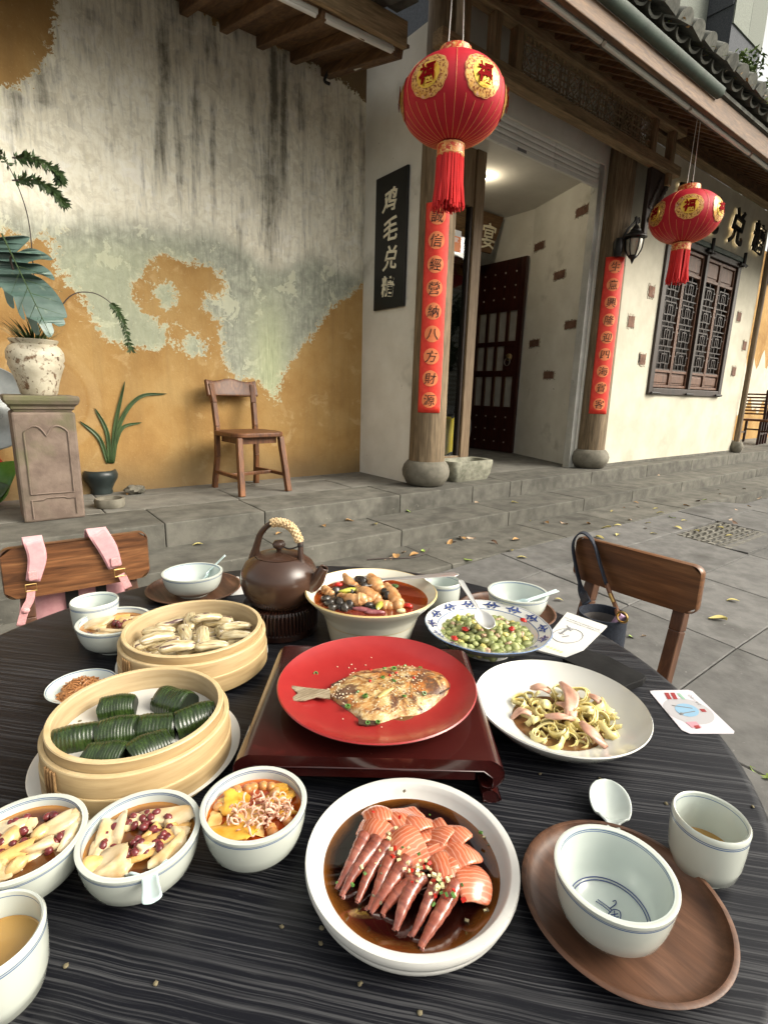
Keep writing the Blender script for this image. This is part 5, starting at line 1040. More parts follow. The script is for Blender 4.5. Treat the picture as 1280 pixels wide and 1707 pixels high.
# ================================================================== TABLEWARE
def rimfit(pts,h):
    Pq=np.array([pz(x,y,TT+h) for x,y in pts])[:,:2]; A_=np.c_[2*Pq,np.ones(len(Pq))]; s=np.linalg.lstsq(A_,(Pq**2).sum(1),rcond=None)[0]; return s[:2],math.sqrt(s[2]+s[:2]@s[:2])
def ring_mesh(name,prof,mats,c,z,label,cat,group=None,n=64,fn=None,part=None):
    o=MB().lathe(prof,n,fn=fn).build(name,mats,None,(c[0],c[1],z),smooth=50); return tag(o,label,cat,group)
def bowl_prof(Rm,H,t=.0038,foot=.50,deep=.0):
    q=[(.52,.09),(.72,.18),(.86,.35),(.93,.55),(.97,.75),(.982,.865)]
    o=[(0,.005),(foot*Rm*.86,.005),(foot*Rm*.88,0),(foot*Rm*.98,0),(foot*Rm,.003),(foot*Rm,.008)]+[(max(a*Rm,foot*Rm),max(b*H,.0085)) for a,b in q]
    o+=[(.984*Rm,.885*H,1),(.986*Rm,.905*H,0),(.988*Rm,.915*H,1),(.990*Rm,.928*H,0),(Rm,.965*H),(Rm*.998,.99*H),(Rm-t*.5,H),(Rm-t*.9,.99*H,2)]
    i=[(.985,.94,2),(.982,.925,1),(.98,.905,2),(.978,.893,1),(.975,.878,2),(.97,.75,2),(.93,.55,2),(.86,.35,2),(.72,.18,2),(.52,.115,2),(.2,.10,2),(0,.10,2)]
    o+=[((a*Rm-t) if a>.3 else a*Rm,b*H+t*.7,mm) for a,b,mm in i]; return o
def bowl(pts,h,label,z0=0.,H=None,group='celadon porcelain bowls',c=None,Rm=None,foot=.5):
    if c is None: c,Rm=rimfit(pts,h)
    H=H or h-z0
    ring_mesh('porcelain_bowl',bowl_prof(Rm,H,foot=foot),['celadon_out','blue_line','celadon'],c,TT+z0,label,'bowl',group); return c,Rm,H,TT+z0
def cup(pts,h,label,H=None,group='celadon tea cups',tea=None):
    c,Rm=rimfit(pts,h); H=H or h; t=.003
    pr=[(0,.004),(.55*Rm,.004),(.57*Rm,0),(.68*Rm,0),(.70*Rm,.004),(.86*Rm,.12*H),(.95*Rm,.35*H),(.985*Rm,.65*H),(.99*Rm,.855*H,1),(.99*Rm,.875*H,0),(.992*Rm,.888*H,1),(.993*Rm,.905*H,0),(Rm,.965*H),(Rm-t*.5,H),(Rm-t*.95,.985*H,2),(Rm-t,.93*H,1),(Rm-t,.915*H,2),(.985*Rm-t,.65*H,2),(.95*Rm-t,.35*H,2),(.8*Rm-t,.12*H,2),(0,.08*H,2)]
    ring_mesh('tea_cup',pr,['celadon_out','blue_line','celadon'],c,TT,label,'cup',group)
    if tea: 
        r=np.interp(tea,[.12,.35,.65,.9],[.8*Rm-t,.95*Rm-t,.985*Rm-t,.99*Rm-t]); o=MB().lathe([(0,tea*H-.001),(r-.0003,tea*H-.001),(r-.0002,tea*H+.0006),(r-.001,tea*H),(0,tea*H)],40).build('tea','tea',None,(c[0],c[1],TT),smooth=30); tag(o,'amber tea in the '+label.split(' ',1)[1] if 0 else 'amber tea inside the '+label,'tea',kind='stuff')
    return c,Rm,H
def spoon(p0,p1,label,roll=0.,mt='aqua_china',size=None,lift=0.,flip=1):
    # Chinese spoon: p0 bowl centre (on its underside), p1 handle tip
    p0=np.asarray(p0,float);p1=np.asarray(p1,float); d=p1-p0; Lh=np.linalg.norm(d); d/=Lh; up=V(0,0,1); s=np.cross(d,up); s/=np.linalg.norm(s); u=np.cross(s,d)
    bw=size or Lh*.24; n=26; rows=[]; a0=-bw*1.34
    for i in range(n+1):
        t=i/n; x=a0+(Lh-a0)*t; b=(x)/(bw*1.35)
        if x<bw*1.3: w=bw*math.sqrt(max(0.0,1-min(1,abs(b if b<0 else b*.9))**2.2)); w=max(w,bw*.30 if x>0 else bw*.06); dep=bw*.62*max(0,1-abs(b)**2)
        else: w=bw*.30; dep=0
        w=max(w,(bw*.26+bw*.12*max(0,(t-.7)/.3)) if x>bw*.9 else 0); 
        if t>.985: w*=.8
        base=p0+d*x+u*(max(0,x-bw*.6)*lift)
        rows.append([base+s*w*q+u*(dep*(q*q-1)+ (w*.35*(q*q) if x>bw else 0)) for q in np.linspace(-1,1,9)])
    c=p0; o=thing('porcelain_spoon',tuple(c),label,'spoon'); MB().grid(np.array(rows)-c).build('spoon_body',mt,o,solid=.0026,smooth=80,sub=1); return o
def wood_plate(pts,h,label,mt='wood_tray',scale=1.):
    c,Rm=rimfit(pts,h); H=h
    ring_mesh('wooden_saucer',[(0,0),(.80*Rm,0),(.88*Rm,.002),(.97*Rm,H*.7),(Rm,H*.93),(Rm-.001,H),(Rm-.004,H*.98),(Rm*.94,H*.72),(.88*Rm,.005),(.80*Rm,.0035),(0,.0035)],mt,c,TT,label,'plate','wooden saucers',n=80); return c,Rm
# --- right foreground: tray, bowl, spoon, cup
cT,RT=wood_plate([(868,1440),(1236,1590),(960,1362),(1150,1694),(1180,1480),(910,1545)],.014,'large brown wooden saucer under the empty bowl in the right foreground')
cB,RB_,HB,zB=bowl([(925,1405),(1138,1500),(1000,1372),(1080,1552),(1100,1430),(960,1490)],.058,'empty porcelain bowl on the wooden saucer in the right foreground',z0=.0037,H=.0543,foot=.5)
bm=thing('bowl_motif',(cB[0],cB[1],zB+.0543*.10+.0032),'blue dragonfly motif and rings painted inside the empty foreground bowl','motif')
for rr in (.66,.62): 
    zz_=np.interp(rr,[.2,.5,.66],[.10,.12,.2])*HB; MB().tube([(rr*RB_*math.cos(a)-0,rr*RB_*math.sin(a),zz_-.0543*.10+.0006) for a in np.linspace(0,2*pi,61)][:-1]+[(rr*RB_,0,zz_-.0543*.10+.0006)],.00045,5,cap=False).build('blue_ring','cobalt',bm)
def mot(pxs): 
    return smooth_path([pz(x,y,zB+.0543*.10+.004)-np.array(bm.location) for x,y in pxs],4)
m=MB()
for pxs in ([(993,1503),(1006,1512),(1018,1522)],[(996,1500),(1010,1510),(1020,1518)],[(1017,1515),(1026,1508),(1026,1502),(1021,1503)],[(1014,1524),(1022,1517),(1033,1520),(1034,1532),(1026,1537),(1016,1532),(1014,1524)],[(1018,1526),(1030,1524)],[(1019,1531),(1031,1529)],[(1024,1519),(1025,1535)],[(1048,1545),(1058,1543),(1066,1546)]): m.tube(mot(pxs),.0004,5)
m.build('dragonfly','cobalt',bm)
cup([(1122,1335),(1250,1395),(1165,1317),(1215,1410)],.057,'tea cup at the right edge beside the wooden saucer',tea=.34)
c=pz(1014,1354,TT); dd=np.array([cT[0]-c[0],cT[1]-c[1],0]); dd/=np.linalg.norm(dd); spoon(c+V(0,0,.015),c+dd*.050+V(0,0,.009),'white porcelain spoon lying behind the foreground saucer',mt='celadon',size=.0205)
# --- salmon dish
cS,RS=rimfit([(507,1430),(871,1468),(675,1291),(690,1601),(560,1337),(815,1350),(570,1565),(820,1560)],.031)
ring_mesh('salmon_dish',[(0,.003),(.66*RS,.003),(.68*RS,0),(.76*RS,0),(.78*RS,.003),(.90*RS,.007),(.955*RS,.0125),(.967*RS,.0165),(.96*RS,.018),(.985*RS,.020),(RS,.0235),(RS,.027),(.993*RS,.029),(.93*RS,.029),(.914*RS,.0282),(.89*RS,.0235),(.84*RS,.0175),(.76*RS,.0115),(.6*RS,.0085),(0,.008)],'matte_china',cS,TT,'broad white stoneware dish of raw salmon and shrimp in soy','dish',n=96)
LS=.0165; o=MB().lathe([(0,LS-.0005),(.826*RS,LS-.0005),(.83*RS,LS+.0004),(.82*RS,LS),(0,LS)],72).build('soy_sauce','soy',None,(cS[0],cS[1],TT),smooth=30); tag(o,'dark soy marinade in the white salmon dish','sauce',kind='stuff')
# --- lacquer stand and red plate
crn=[pz(*p,TT+.05)[:2] for p in ((450,1077),(790,1085),(392,1278),(845,1290))]
ctr_=(sum(crn))/4; xr=(crn[1]-crn[0]+crn[3]-crn[2]); xr/=np.linalg.norm(xr); aw=math.atan2(xr[1],xr[0]); wT=.5*(np.linalg.norm(crn[1]-crn[0])+np.linalg.norm(crn[3]-crn[2]))-.004; dT=.5*(np.linalg.norm(crn[0]-crn[2])+np.linalg.norm(crn[1]-crn[3]))
ls=thing('lacquer_stand',(ctr_[0],ctr_[1],TT),'low dark red lacquered stand with scrolled ends under the red plate','stand',rot=aw)
dT-=.016; ls.location=(ctr_[0]-xr[1]*.009,ctr_[1]+xr[0]*.009,TT); hT=.05; ro=.016; out=[]
for k in range(9): a=pi/2-k*pi/8*1.15; out.append((wT/2-ro+ro*math.cos(a),hT-ro+ro*math.sin(a)))
out+= [(wT/2-.006,.012),(wT/2-.002,.004),(wT/2-.008,0),(wT/2-.020,.002),(wT/2-.022,.012),(wT/2-.012,.02),(wT/2-.012,hT-ro-.004),(wT/2-.022,hT-.012)]
full=out+[(-x,z) for x,z in out[::-1]]
m=MB(); k=len(full); v=[(x,-dT/2,z) for x,z in full]+[(x,dT/2,z) for x,z in full]
f=[(i,(i+1)%k,k+(i+1)%k,k+i) for i in range(k)]; tri=mg.tessellate_polygon([[Vector((x,z,0)) for x,z in full]]); f+=[tuple(t) for t in tri]+[tuple(k+q for q in t[::-1]) for t in tri]
m.add(v,f); m.build('stand_top','lacquer',ls,smooth=40,bevel=.0015)
MB().b2((-wT/2+.03,-dT/2+.004,hT-.026),(wT/2-.03,-dT/2+.012,hT-.0125)).b2((-wT/2+.03,dT/2-.012,hT-.026),(wT/2-.03,dT/2-.004,hT-.0125)).build('stand_rail','lacquer',ls,smooth=None)
cR_,RR=rimfit([(457,1142),(788,1172),(640,1057),(640,1244),(520,1085),(745,1090),(520,1215),(740,1222)],.070)
ZR=TT+hT+.0005
ring_mesh('red_plate',[(0,.002,1),(.5*RR,.002,1),(.52*RR,0,1),(.58*RR,0,1),(.60*RR,.004,1),(.80*RR,.007,1),(.985*RR,.016,1),(RR,.0185),(RR-.0012,.0198),(.985*RR,.0192),(.78*RR,.0105),(.6*RR,.0075),(.3*RR,.007),(0,.007)],['red_lacquer_plate','plate_under'],cR_,ZR,'round matte red plate holding the grilled fish','plate',n=96)
# --- pasta plate
cP,RP=rimfit([(796,1142),(1088,1215),(910,1099),(975,1267),(1030,1140),(850,1225)],.040)
ring_mesh('deep_plate',[(0,.003),(.36*RP,.003),(.37*RP,0),(.42*RP,0),(.44*RP,.004),(.62*RP,.008),(.85*RP,.021),(.985*RP,.0365),(RP,.039),(RP-.001,.0405),(.985*RP,.0395),(.84*RP,.0245),(.62*RP,.0125),(.45*RP,.009),(0,.0085)],'white_china',cP,TT,'deep white plate of curled squid ribbons and pork slices','plate',n=96)
o=MB().lathe([(0,.0105),(.53*RP,.0105),(.535*RP,.0112),(.525*RP,.0110),(0,.0110)],48).build('pan_sauce','oily',None,(cP[0],cP[1],TT)); tag(o,'thin brown sauce pooled in the deep white plate','sauce',kind='stuff')
# --- bean plate (blue and white, lobed rim)
cF,RF=rimfit([(717,1037),(914,1062),(790,998),(830,1094),(880,1018),(750,1075)],.046)
lob=lambda r,z,t:r*(1+(.018*np.abs(np.cos(4*t+.4))**.6-.012)*(np.clip((r/RF-.5)*2,0,1)))
fp=ring_mesh('footed_plate',[(0,.016),(.30*RF,.016),(.36*RF,0),(.40*RF,0),(.38*RF,.006),(.42*RF,.016),(.62*RF,.019),(.85*RF,.032),(.985*RF,.044,1),(RF,.0458,1),(RF-.0015,.0468),(.972*RF,.0458,1),(.965*RF,.0453,0),(.80*RF,.0385,1),(.785*RF,.0375,0),(.70*RF,.0265),(.5*RF,.0205),(0,.02)],['white_china','blue_line'],cF,TT,'lobed blue and white footed plate heaped with broad beans','plate',n=128,fn=lob)
m=MB()
for k in range(14):
    a=k*2*pi/14+.2; rr=.875*RF; zc=.0425; ca,sa=math.cos(a),math.sin(a); T=V(-sa,ca,0); N=V(ca,sa,.42)
    for (u,v_,l,w,ang) in ((0,0,.0035,.0032,0),(-.0075,.001,.0052,.0021,.3),(.0075,.001,.0052,.0021,-.3),(-.005,.005,.004,.0018,.9),(.005,.005,.004,.0018,-.9),(-.005,-.0045,.0038,.0016,-.8),(.005,-.0045,.0038,.0016,.8),(-.013,0,.003,.0012,0),(.013,0,.003,.0012,0)):
        p=V(rr*ca,rr*sa,zc)+T*u+V(ca,sa,.40)*v_+V(-.2*ca,-.2*sa,1)*.0004; d=T*math.cos(ang)+V(ca,sa,.4)*math.sin(ang); e=np.cross(V(-ca*.38,-sa*.38,.92),d); n=10; q=[p+d*l*math.cos(b)+e*w*math.sin(b) for b in np.arange(n)*2*pi/n]; m.add(q,[tuple(range(n))])
m.build('blue_blossom','cobalt',fp)['kind']='stuff'
# --- soup bowl
cO,RO=rimfit([(514,990),(718,1000),(620,946),(610,1031),(560,1022),(690,1022)],.088)
ring_mesh('soup_bowl',[(0,.003),(.55*RO,.003),(.57*RO,0),(.62*RO,0),(.64*RO,.01),(.70*RO,.038),(.705*RO,.0395,1),(.712*RO,.041),(.74*RO,.05),(.78*RO,.058),(.92*RO,.0755),(.99*RO,.084),(RO,.0865,1),(RO-.002,.0885,1),(.975*RO,.0880),(.90*RO,.078),(.78*RO,.064),(.66*RO,.05),(.6*RO,.02),(0,.012)],['cream_china','gold_line'],cO,TT,'large cream soup bowl with flared rim holding chicken stew','bowl',n=96)
LO=.0735; o=MB().lathe([(0,LO-.0005),(.868*RO,LO-.0005),(.872*RO,LO+.0004),(.862*RO,LO),(0,LO)],64).build('stew_broth','soup_red',None,(cO[0],cO[1],TT)); tag(o,'reddish brown broth in the large cream soup bowl','soup',kind='stuff')
# --- steamers
def steamer(pts,h,label,lab2,z0,plate_pts,plab):
    cp_,rp_=rimfit(plate_pts,.014)
    ring_mesh('white_plate',[(0,.002),(.6*rp_,.002),(.62*rp_,0),(.68*rp_,0),(.70*rp_,.004),(.98*rp_,.0125),(rp_,.0145),(.985*rp_,.0152),(.72*rp_,.0085),(.6*rp_,.007),(0,.007)],'white_china',cp_,TT,plab,'plate','white plates under the steamers',n=72)
    c,r=rimfit(pts,h); z=TT+z0; H=h-z0; s=thing('bamboo_steamer',(c[0],c[1],z),label,'steamer','bamboo steamers')
    MB().lathe([(r-.004,.004),(r+.004,0),(r+.0065,.001),(r+.0065,H-.0125,2),(r+.0055,H-.0112,2),(r+.0015,H-.0112)],80).build('outer_band',['bamboo','bamboo_in','bamboo_edge'],s,smooth=40)
    MB().lathe([(r-.005,.001),(r+.001,.001),(r+.001,H-.001,2),(r,H,2),(r-.0045,H,2),(r-.0052,H-.001,1),(r-.0055,.012,1)],80).build('inner_band',['bamboo','bamboo_in','bamboo_edge'],s,smooth=40)
    MB().lathe([(r+.0066,.0),(r+.0082,.001),(r+.0082,H*.42,2),(r+.0078,H*.44,2),(r+.0066,H*.44)],80).build('base_hoop',['bamboo','bamboo_in','bamboo_edge'],s,smooth=40)
    a0=math.atan2(-c[1],-c[0])-R(62); m=MB()
    for k in range(4): a=a0+R(3)*k; m.tube([((r+.0075)*math.cos(a),(r+.0075)*math.sin(a),H*.25),((r+.0095)*math.cos(a+.03),(r+.0095)*math.sin(a+.03),H*.55),((r+.0075)*math.cos(a),(r+.0075)*math.sin(a),H*.78)],.0013,6)
    m.build('rattan_lacing','rattan',s)
    for k in range(9): x=-r*.85+k*r*.212; ww=math.sqrt(max(0,(r-.008)**2-x*x)); MB().b2((x-.007,-ww,.012),(x+.007,ww,.016)).build('floor_slat','bamboo_in',s)
    return c,r,z,H
s1=steamer([(211,1065),(427,1037),(325,999),(310,1098),(240,1090),(395,1075)],.069,'rear bamboo steamer filled with razor clams','', .0085,[(193,1108),(447,1085),(380,1142),(420,1120)],'white plate under the steamer of razor clams')
s2=steamer([(79,1215),(362,1160),(235,1113),(210,1272),(120,1265),(330,1225)],.071,'front bamboo steamer with dark green rolls on white paper','', .0085,[(47,1285),(403,1210),(330,1325),(385,1255)],'white plate under the steamer of green rolls')
lp_=s2[2]+.036; o=MB().lathe([(0,.0),(s2[1]-.006,.0),(s2[1]-.0062,.0008),(0,.0008)],48).build('steamer_paper','liner_paper',None,(s2[0][0],s2[0][1],lp_)); tag(o,'white perforated paper lining the front steamer','paper')
m=MB()
for i in range(7):
    for j in range(7):
        x,y=(i-3)*.026,(j-3)*.026
        if math.hypot(x,y)<s2[1]-.015: m.lathe([(0,.0012),(.0022,.0012)],8,(x,y,0))
m.build('paper_hole','speck',o)['kind']='stuff'
# --- upper left: saucer, bowl with spoon, cup, pudding bowl, floss dish
wood_plate([(248,975),(402,970),(320,1006),(330,952)],.012,'wooden saucer behind the steamers at the upper left')
cUL=bowl([(275,953),(361,956),(327,936),(316,971)],.052,'empty porcelain bowl with spoon on the rear left saucer',z0=.0037)
p=pz(338,962,cUL[3]+.02); tip=py_(376,926,p[1]-.02); spoon(p+V(0,0,-.0),tip,'white spoon standing in the rear left bowl',size=.014)
cup([(122,1002),(192,995),(160,985),(155,1015)],.062,'pale tea cup at the far left of the table',tea=None)
bML=bowl([(135,1040),(245,1027),(195,1009),(180,1062)],.048,'rear left porcelain bowl of tofu pudding beside the tea cup')
c,r=rimfit([(73,1155),(196,1135),(140,1117)],.02)
ring_mesh('sauce_dish',[(0,.003),(.5*r,.003),(.52*r,0),(.58*r,0),(.6*r,.005),(.97*r,.0185),(r,.020),(.985*r,.0208,2),(.96*r,.020,1),(.94*r,.0192,2),(.6*r,.0085,2),(0,.0065,2)],['celadon_out','blue_line','celadon'],c,TT,'shallow blue rimmed dish of brown floss beside the front steamer','dish'); FD=(c,r)
# --- left foreground bowls and cup
b1=bowl([(143,1350),(80,1319),(0,1350),(0,1482),(100,1430)],.047,'porcelain bowl of tofu pudding cut by the left edge')
b2_=bowl([(130,1395),(331,1360),(250,1315),(180,1470),(290,1440)],.047,'porcelain bowl of tofu pudding with a spoon hooked over its rim')
b3=bowl([(335,1350),(508,1330),(430,1275),(400,1412),(350,1390),(480,1385)],.053,'porcelain bowl of orange tofu soup with dried shrimp')
cup([(75,1535),(40,1483),(0,1482),(0,1615),(50,1575)],.057,'tea cup in the lower left corner',tea=.62)
p=pz(245,1420,b2_[3]+.039); tip=pz(254,1506,b2_[3]+.050); spoon(p+V(.0,.0,-.004),tip,'pale spoon hooked over the rim of the pudding bowl',size=.020)
# --- upper right: saucer, bowl, spoon; cup behind stew; rear spoon
wood_plate([(926,1020),(915,1042),(820,985)],.012,'wooden saucer behind the bean plate')
cTR=bowl([(818,982),(900,1000),(855,967),(860,1006)],.055,'empty porcelain bowl on the saucer behind the bean plate',z0=.0037)
p=pz(866,1003,cTR[3]+.044); tip=pz(930,985,cTR[3]+.058); spoon(p+V(-.006,0,-.004),tip,'pale turquoise spoon resting across the rear right bowl',size=.015)
cup([(706,965),(768,968),(740,957)],.064,'tea cup half hidden behind the stew bowl')
p=pz(768,1008,TT+.008); spoon(p,p+V(-.03,.03,.004),'white spoon lying behind the bean plate, mostly hidden',mt='celadon',size=.012)
# steel serving spoons
def steel_spoon(p0,p1,label,bw,hw):
    p0=np.asarray(p0,float);p1=np.asarray(p1,float);d=p1-p0;Lh=np.linalg.norm(d);d/=Lh;s=np.cross(d,V(0,0,1));s/=np.linalg.norm(s);u=np.cross(s,d);rows=[];n=30
    for i in range(n+1):
        t=i/n;x=-bw*1.1+(Lh+bw*1.1)*t;b=x/(bw*1.25); w=bw*math.sqrt(max(0,1-min(1,abs(b))**2)) if abs(b)<1 else 0; dep=.45*w
        hdl=hw*(.45+.55*max(0,(t-.35)/.65)) if x>bw*.7 else 0
        w=max(w,hdl,.0004); 
        if t>.97: w*=math.sqrt(max(0.05,1-((t-.97)/.03)**2))
        rows.append([p0+d*x+s*w*q+u*(dep*(q*q-1) if abs(b)<1 else -.0008*(1-q*q)) for q in np.linspace(-1,1,9)])
    o=thing('steel_spoon',tuple(p0),label,'spoon'); MB().grid(np.array(rows)-p0).build('spoon_body','steel',o,solid=.0018,smooth=80,sub=1); return o
steel_spoon(pz(607,968,TT+.090),pz(765,957,TT+.105),'large steel ladle spoon resting across the chicken stew',.026,.011)
steel_spoon(pz(808,1032,TT+.062),pz(766,966,TT+.098),'steel serving spoon stuck into the broad beans',.017,.006)
# --- kettle and stand
cK=np.array([.393,.806])
ks=thing('kettle_stand',(cK[0],cK[1],TT),'ribbed dark wooden warming stand under the kettle','stand'); rk=.066
MB().lathe([(0,0),(rk*.96,0),(rk,.003),(rk,.012),(rk*.95,.014),(rk*.93,.046),(rk*.86,.050),(rk*.78,.048),(rk*.72,.04),(0,.038)],64).build('stand_core','wood_stand',ks,smooth=40)
m=MB()
for k in range(64):
    a=k*2*pi/64; q=[((rk*.985)*math.cos(a),(rk*.985)*math.sin(a),.013),((rk*.985)*math.cos(a),(rk*.985)*math.sin(a),.044),(rk*.95*math.cos(a),rk*.95*math.sin(a),.0505),(rk*.76*math.cos(a),rk*.76*math.sin(a),.0505)]; m.tube(q,.0019,6)
m.build('ribs','wood_stand',ks)['kind']='stuff'
kt=thing('clay_kettle',(cK[0],cK[1],TT+.047),'dark brown clay kettle with straw wrapped arched handle','kettle')
MB().lathe([(0,0),(.042,0),(.05,.006),(.062,.025),(.0675,.045),(.066,.062),(.058,.077),(.045,.087),(.041,.0895),(.040,.088),(0,.086)],64).build('body','kettle_clay',kt,smooth=60)
MB().lathe([(.0395,.088),(.040,.0905),(.036,.092),(.02,.0955),(.006,.097),(0,.097)],48).build('lid','kettle_clay',kt,smooth=60)
MB().lathe([(.004,.096),(.0045,.101),(.010,.105),(.0115,.110),(.008,.1155),(0,.117)],20).build('lid_knob','kettle_clay',kt,smooth=80)
ax=V(_r[0],_r[1],0); ay=V(-_r[1],_r[0],0)
H2=lambda s,z,f=0:ax*s+ay*f+V(0,0,z)
hp=smooth_path([H2(-.047,.078,.012),H2(-.040,.105,.008),H2(-.030,.130,.005),H2(-.008,.148,.0),H2(.020,.144,-.004),H2(.037,.120,-.010),H2(.040,.098,-.014),H2(.041,.076,-.016)],8); nh=len(hp)
rad_=np.interp(np.linspace(0,1,nh),[0,.12,.4,.8,.92,1],[.010,.0062,.0046,.0046,.0058,.009]); MB().tube(hp,rad_,12).build('handle','kettle_clay',kt,smooth=80)
i0,i1=int(nh*.42),int(nh*.74); m=MB(); m.tube(hp[i0:i1],[.0068+.0009*math.sin(i*2.1) for i in range(i1-i0)],12)
for i in range(i0,i1-1):
    c=hp[i]; 
    for k in range(6): a=k*pi/3+i*.6; T=hp[i+1]-hp[i]; T/=np.linalg.norm(T); e1=np.cross(T,V(0,0,1)+V(.1,.2,0)); e1/=np.linalg.norm(e1); e2=np.cross(T,e1); m.ell(c+(e1*math.cos(a)+e2*math.sin(a))*.0066,(.0022,.0022,.0022),nu=6,nv=4)
m.build('straw_wrap','straw',kt,smooth=80)
c0=hp[int(nh*.77)]; MB().tube(smooth_path([c0,c0+(V(0,0,.107)-c0)*.5+V(0,0,-.006),V(0,0,.107)+ax*.004]),.0013,6).tube([V(0,0,.1065)+.009*(ax*math.cos(a)+ay*math.sin(a))+V(0,0,.002*math.sin(2*a)) for a in np.linspace(0,2*pi,17)],.0016,6).ell(c0,(.0055,.0055,.005),nu=10,nv=6).build('lid_cord','cord_dark',kt)
sp_=smooth_path([H2(.050,.040,-.018),H2(.066,.050,-.022),H2(.075,.066,-.025),H2(.082,.079,-.027)],6); MB().tube(sp_,np.linspace(.0145,.0065,len(sp_)),14,cap=False).build('spout','kettle_clay',kt,smooth=80,solid=.002)
# napkin by kettle, printed napkin packet, wallet, card
q=[pz(*p,TT+.0012) for p in ((350,960),(398,962),(408,990),(372,994))]; o=MB().prism([(a[0],a[1]) for a in q][::-1],'z',TT+.0004,TT+.002).build('folded_napkin','paper',None); tag(o,'folded white paper napkin between saucer and kettle','napkin')
def sheet(name,pxs,z,th,mt,label,cat,par=None):
    q=[pz(*p,TT+z+th) for p in pxs]; c=sum(q)/len(q); t_=thing(name,(c[0],c[1],TT+z),label,cat); pts=[(a[0]-c[0],a[1]-c[1]) for a in q]
    ar=sum(pts[i][0]*pts[(i+1)%len(pts)][1]-pts[(i+1)%len(pts)][0]*pts[i][1] for i in range(len(pts)))
    if ar<0: pts=pts[::-1]
    MB().prism(pts,'z',.0003,th).build('sheet',mt,t_,smooth=None,bevel=min(.0006,th*.3)); return t_,c
t_,c=sheet('napkin_packet',[(945,1020),(1012,1043),(955,1099),(893,1083)],0,.004,'paper','white printed paper napkin packet beside the bean plate','packet')
def pr(pxs,h,mt,nm,par,c,w=.0005,closed=False):
    q=[pz(*p,TT+h)-np.array([c[0],c[1],TT]) for p in pxs]; q=smooth_path(q+([q[0]] if closed else []),5); return MB().tube(q,w,4).build(nm,mt,par)
pr([(948+26*math.cos(a)-2,1056+12*math.sin(a)+4) for a in np.arange(14)*2*pi/14],.0044,'print_grey','printed_ring',t_,c,closed=True)
m=MB()
for (x0,y0,x1,y1,w) in ((933,1057,950,1046,.0022),(940,1050,955,1050,.0014),(937,1062,948,1060,.0016),(945,1043,951,1052,.0016),(930,1054,940,1058,.0012)): m.tube([pz(x0,y0,TT+.0042)-np.array([c[0],c[1],TT]),pz(x1,y1,TT+.0042)-np.array([c[0],c[1],TT])],w,6,flat=.15)
m.build('printed_boat','print_grey',t_)
xs_=pz(1000,1046,TT)-pz(948,1028,TT); an=math.atan2(xs_[1],xs_[0])
for i in range(14):
    for j in range(2):
        p=pz(943+4.2*i+j*3,1030+1.55*i+j*4.5,TT+.0043)-np.array([c[0],c[1],TT]); o=obj('printed_character',gly('口味小食好'[(i*2+j*3)%5],'print_grey'),t_,tuple(p)); o.scale=(.0045,.0045,.02); o.rotation_euler=(0,0,an)
m=MB()
for i in range(6): p=pz(908+5.5*i,1076+2.2*i,TT+.0043)-np.array([c[0],c[1],TT]); m.ell(p,(.004,.0022,.0002),nu=8,nv=4)
m.build('yellow_print','print_yellow',t_)
t_,c=sheet('black_wallet',[(938,1098),(978,1082),(1018,1096),(1077,1127),(1072,1133),(1040,1145)],0,.011,'black_leather','flat black leather wallet between napkin packet and white plate','wallet')
cps=[(1090,1151),(1146,1150),(1154,1152),(1224,1219),(1223,1223),(1150,1223),(1136,1217),(1085,1156),(1083,1152)]
t_,c=sheet('printed_card',cps,0,.0012,'card','white rounded card with coloured print near the table edge','card')
cz=np.array([c[0],c[1],TT])
def flat(pxs,h,mt,nm):
    q=[pz(*p,TT+h)-cz for p in pxs]; return MB().add(q,[tuple(range(len(q)))[::-1]]).build(nm,mt,t_,smooth=None)
def epx(cx,cy,rx,ry,k=20,sk=.35): return [(cx+rx*math.cos(a)+sk*ry*math.sin(a)*1.,cy+ry*math.sin(a)) for a in np.arange(k)*2*pi/k]
flat(epx(1148,1186,38,22,28,.9),.0014,'card_grey','print_shape'); flat(epx(1145,1184,19,11,24,.6),.0017,'card_blue','print_shape')
for x,y in ((1109,1156),(1119,1156)): flat([(x-2,y-1),(x+5,y-1),(x+11,y+10),(x+4,y+10)],.0017,'card_red','print_shape')
flat([(1128,1156),(1133,1156),(1143,1166),(1138,1166)],.0017,'card_green','print_shape'); flat([(1166,1182),(1174,1182),(1178,1187),(1170,1187)],.0018,'card_red','print_shape')
flat([(1142,1204),(1160,1203),(1170,1213),(1154,1214)],.0017,'card_pink','print_shape'); flat([(1156,1210),(1164,1209),(1168,1214),(1160,1215)],.0019,'card_red','print_shape')
for a,b in (((1120,1176),(1154,1181)),((1134,1190),(1158,1186))):
    p,q=[pz(*s,TT+.0019)-cz for s in (a,b)]; MB().tube([p,q],.0009,5,flat=.2).build('print_line','print_grey',t_)
p=pz(1136,1190,TT+.0019)-cz; MB().ell(p,(.0035,.0025,.0003),nu=10,nv=4).build('print_line','print_grey',t_)
for i in range(5): p=pz(1150+i*4,1160+i*3.6,TT+.0018)-cz; o=obj('printed_character',gly('口味小食好'[i],'print_grey'),t_,tuple(p)); o.scale=(.0045,.0045,.01); o.rotation_euler=(0,0,R(-70))
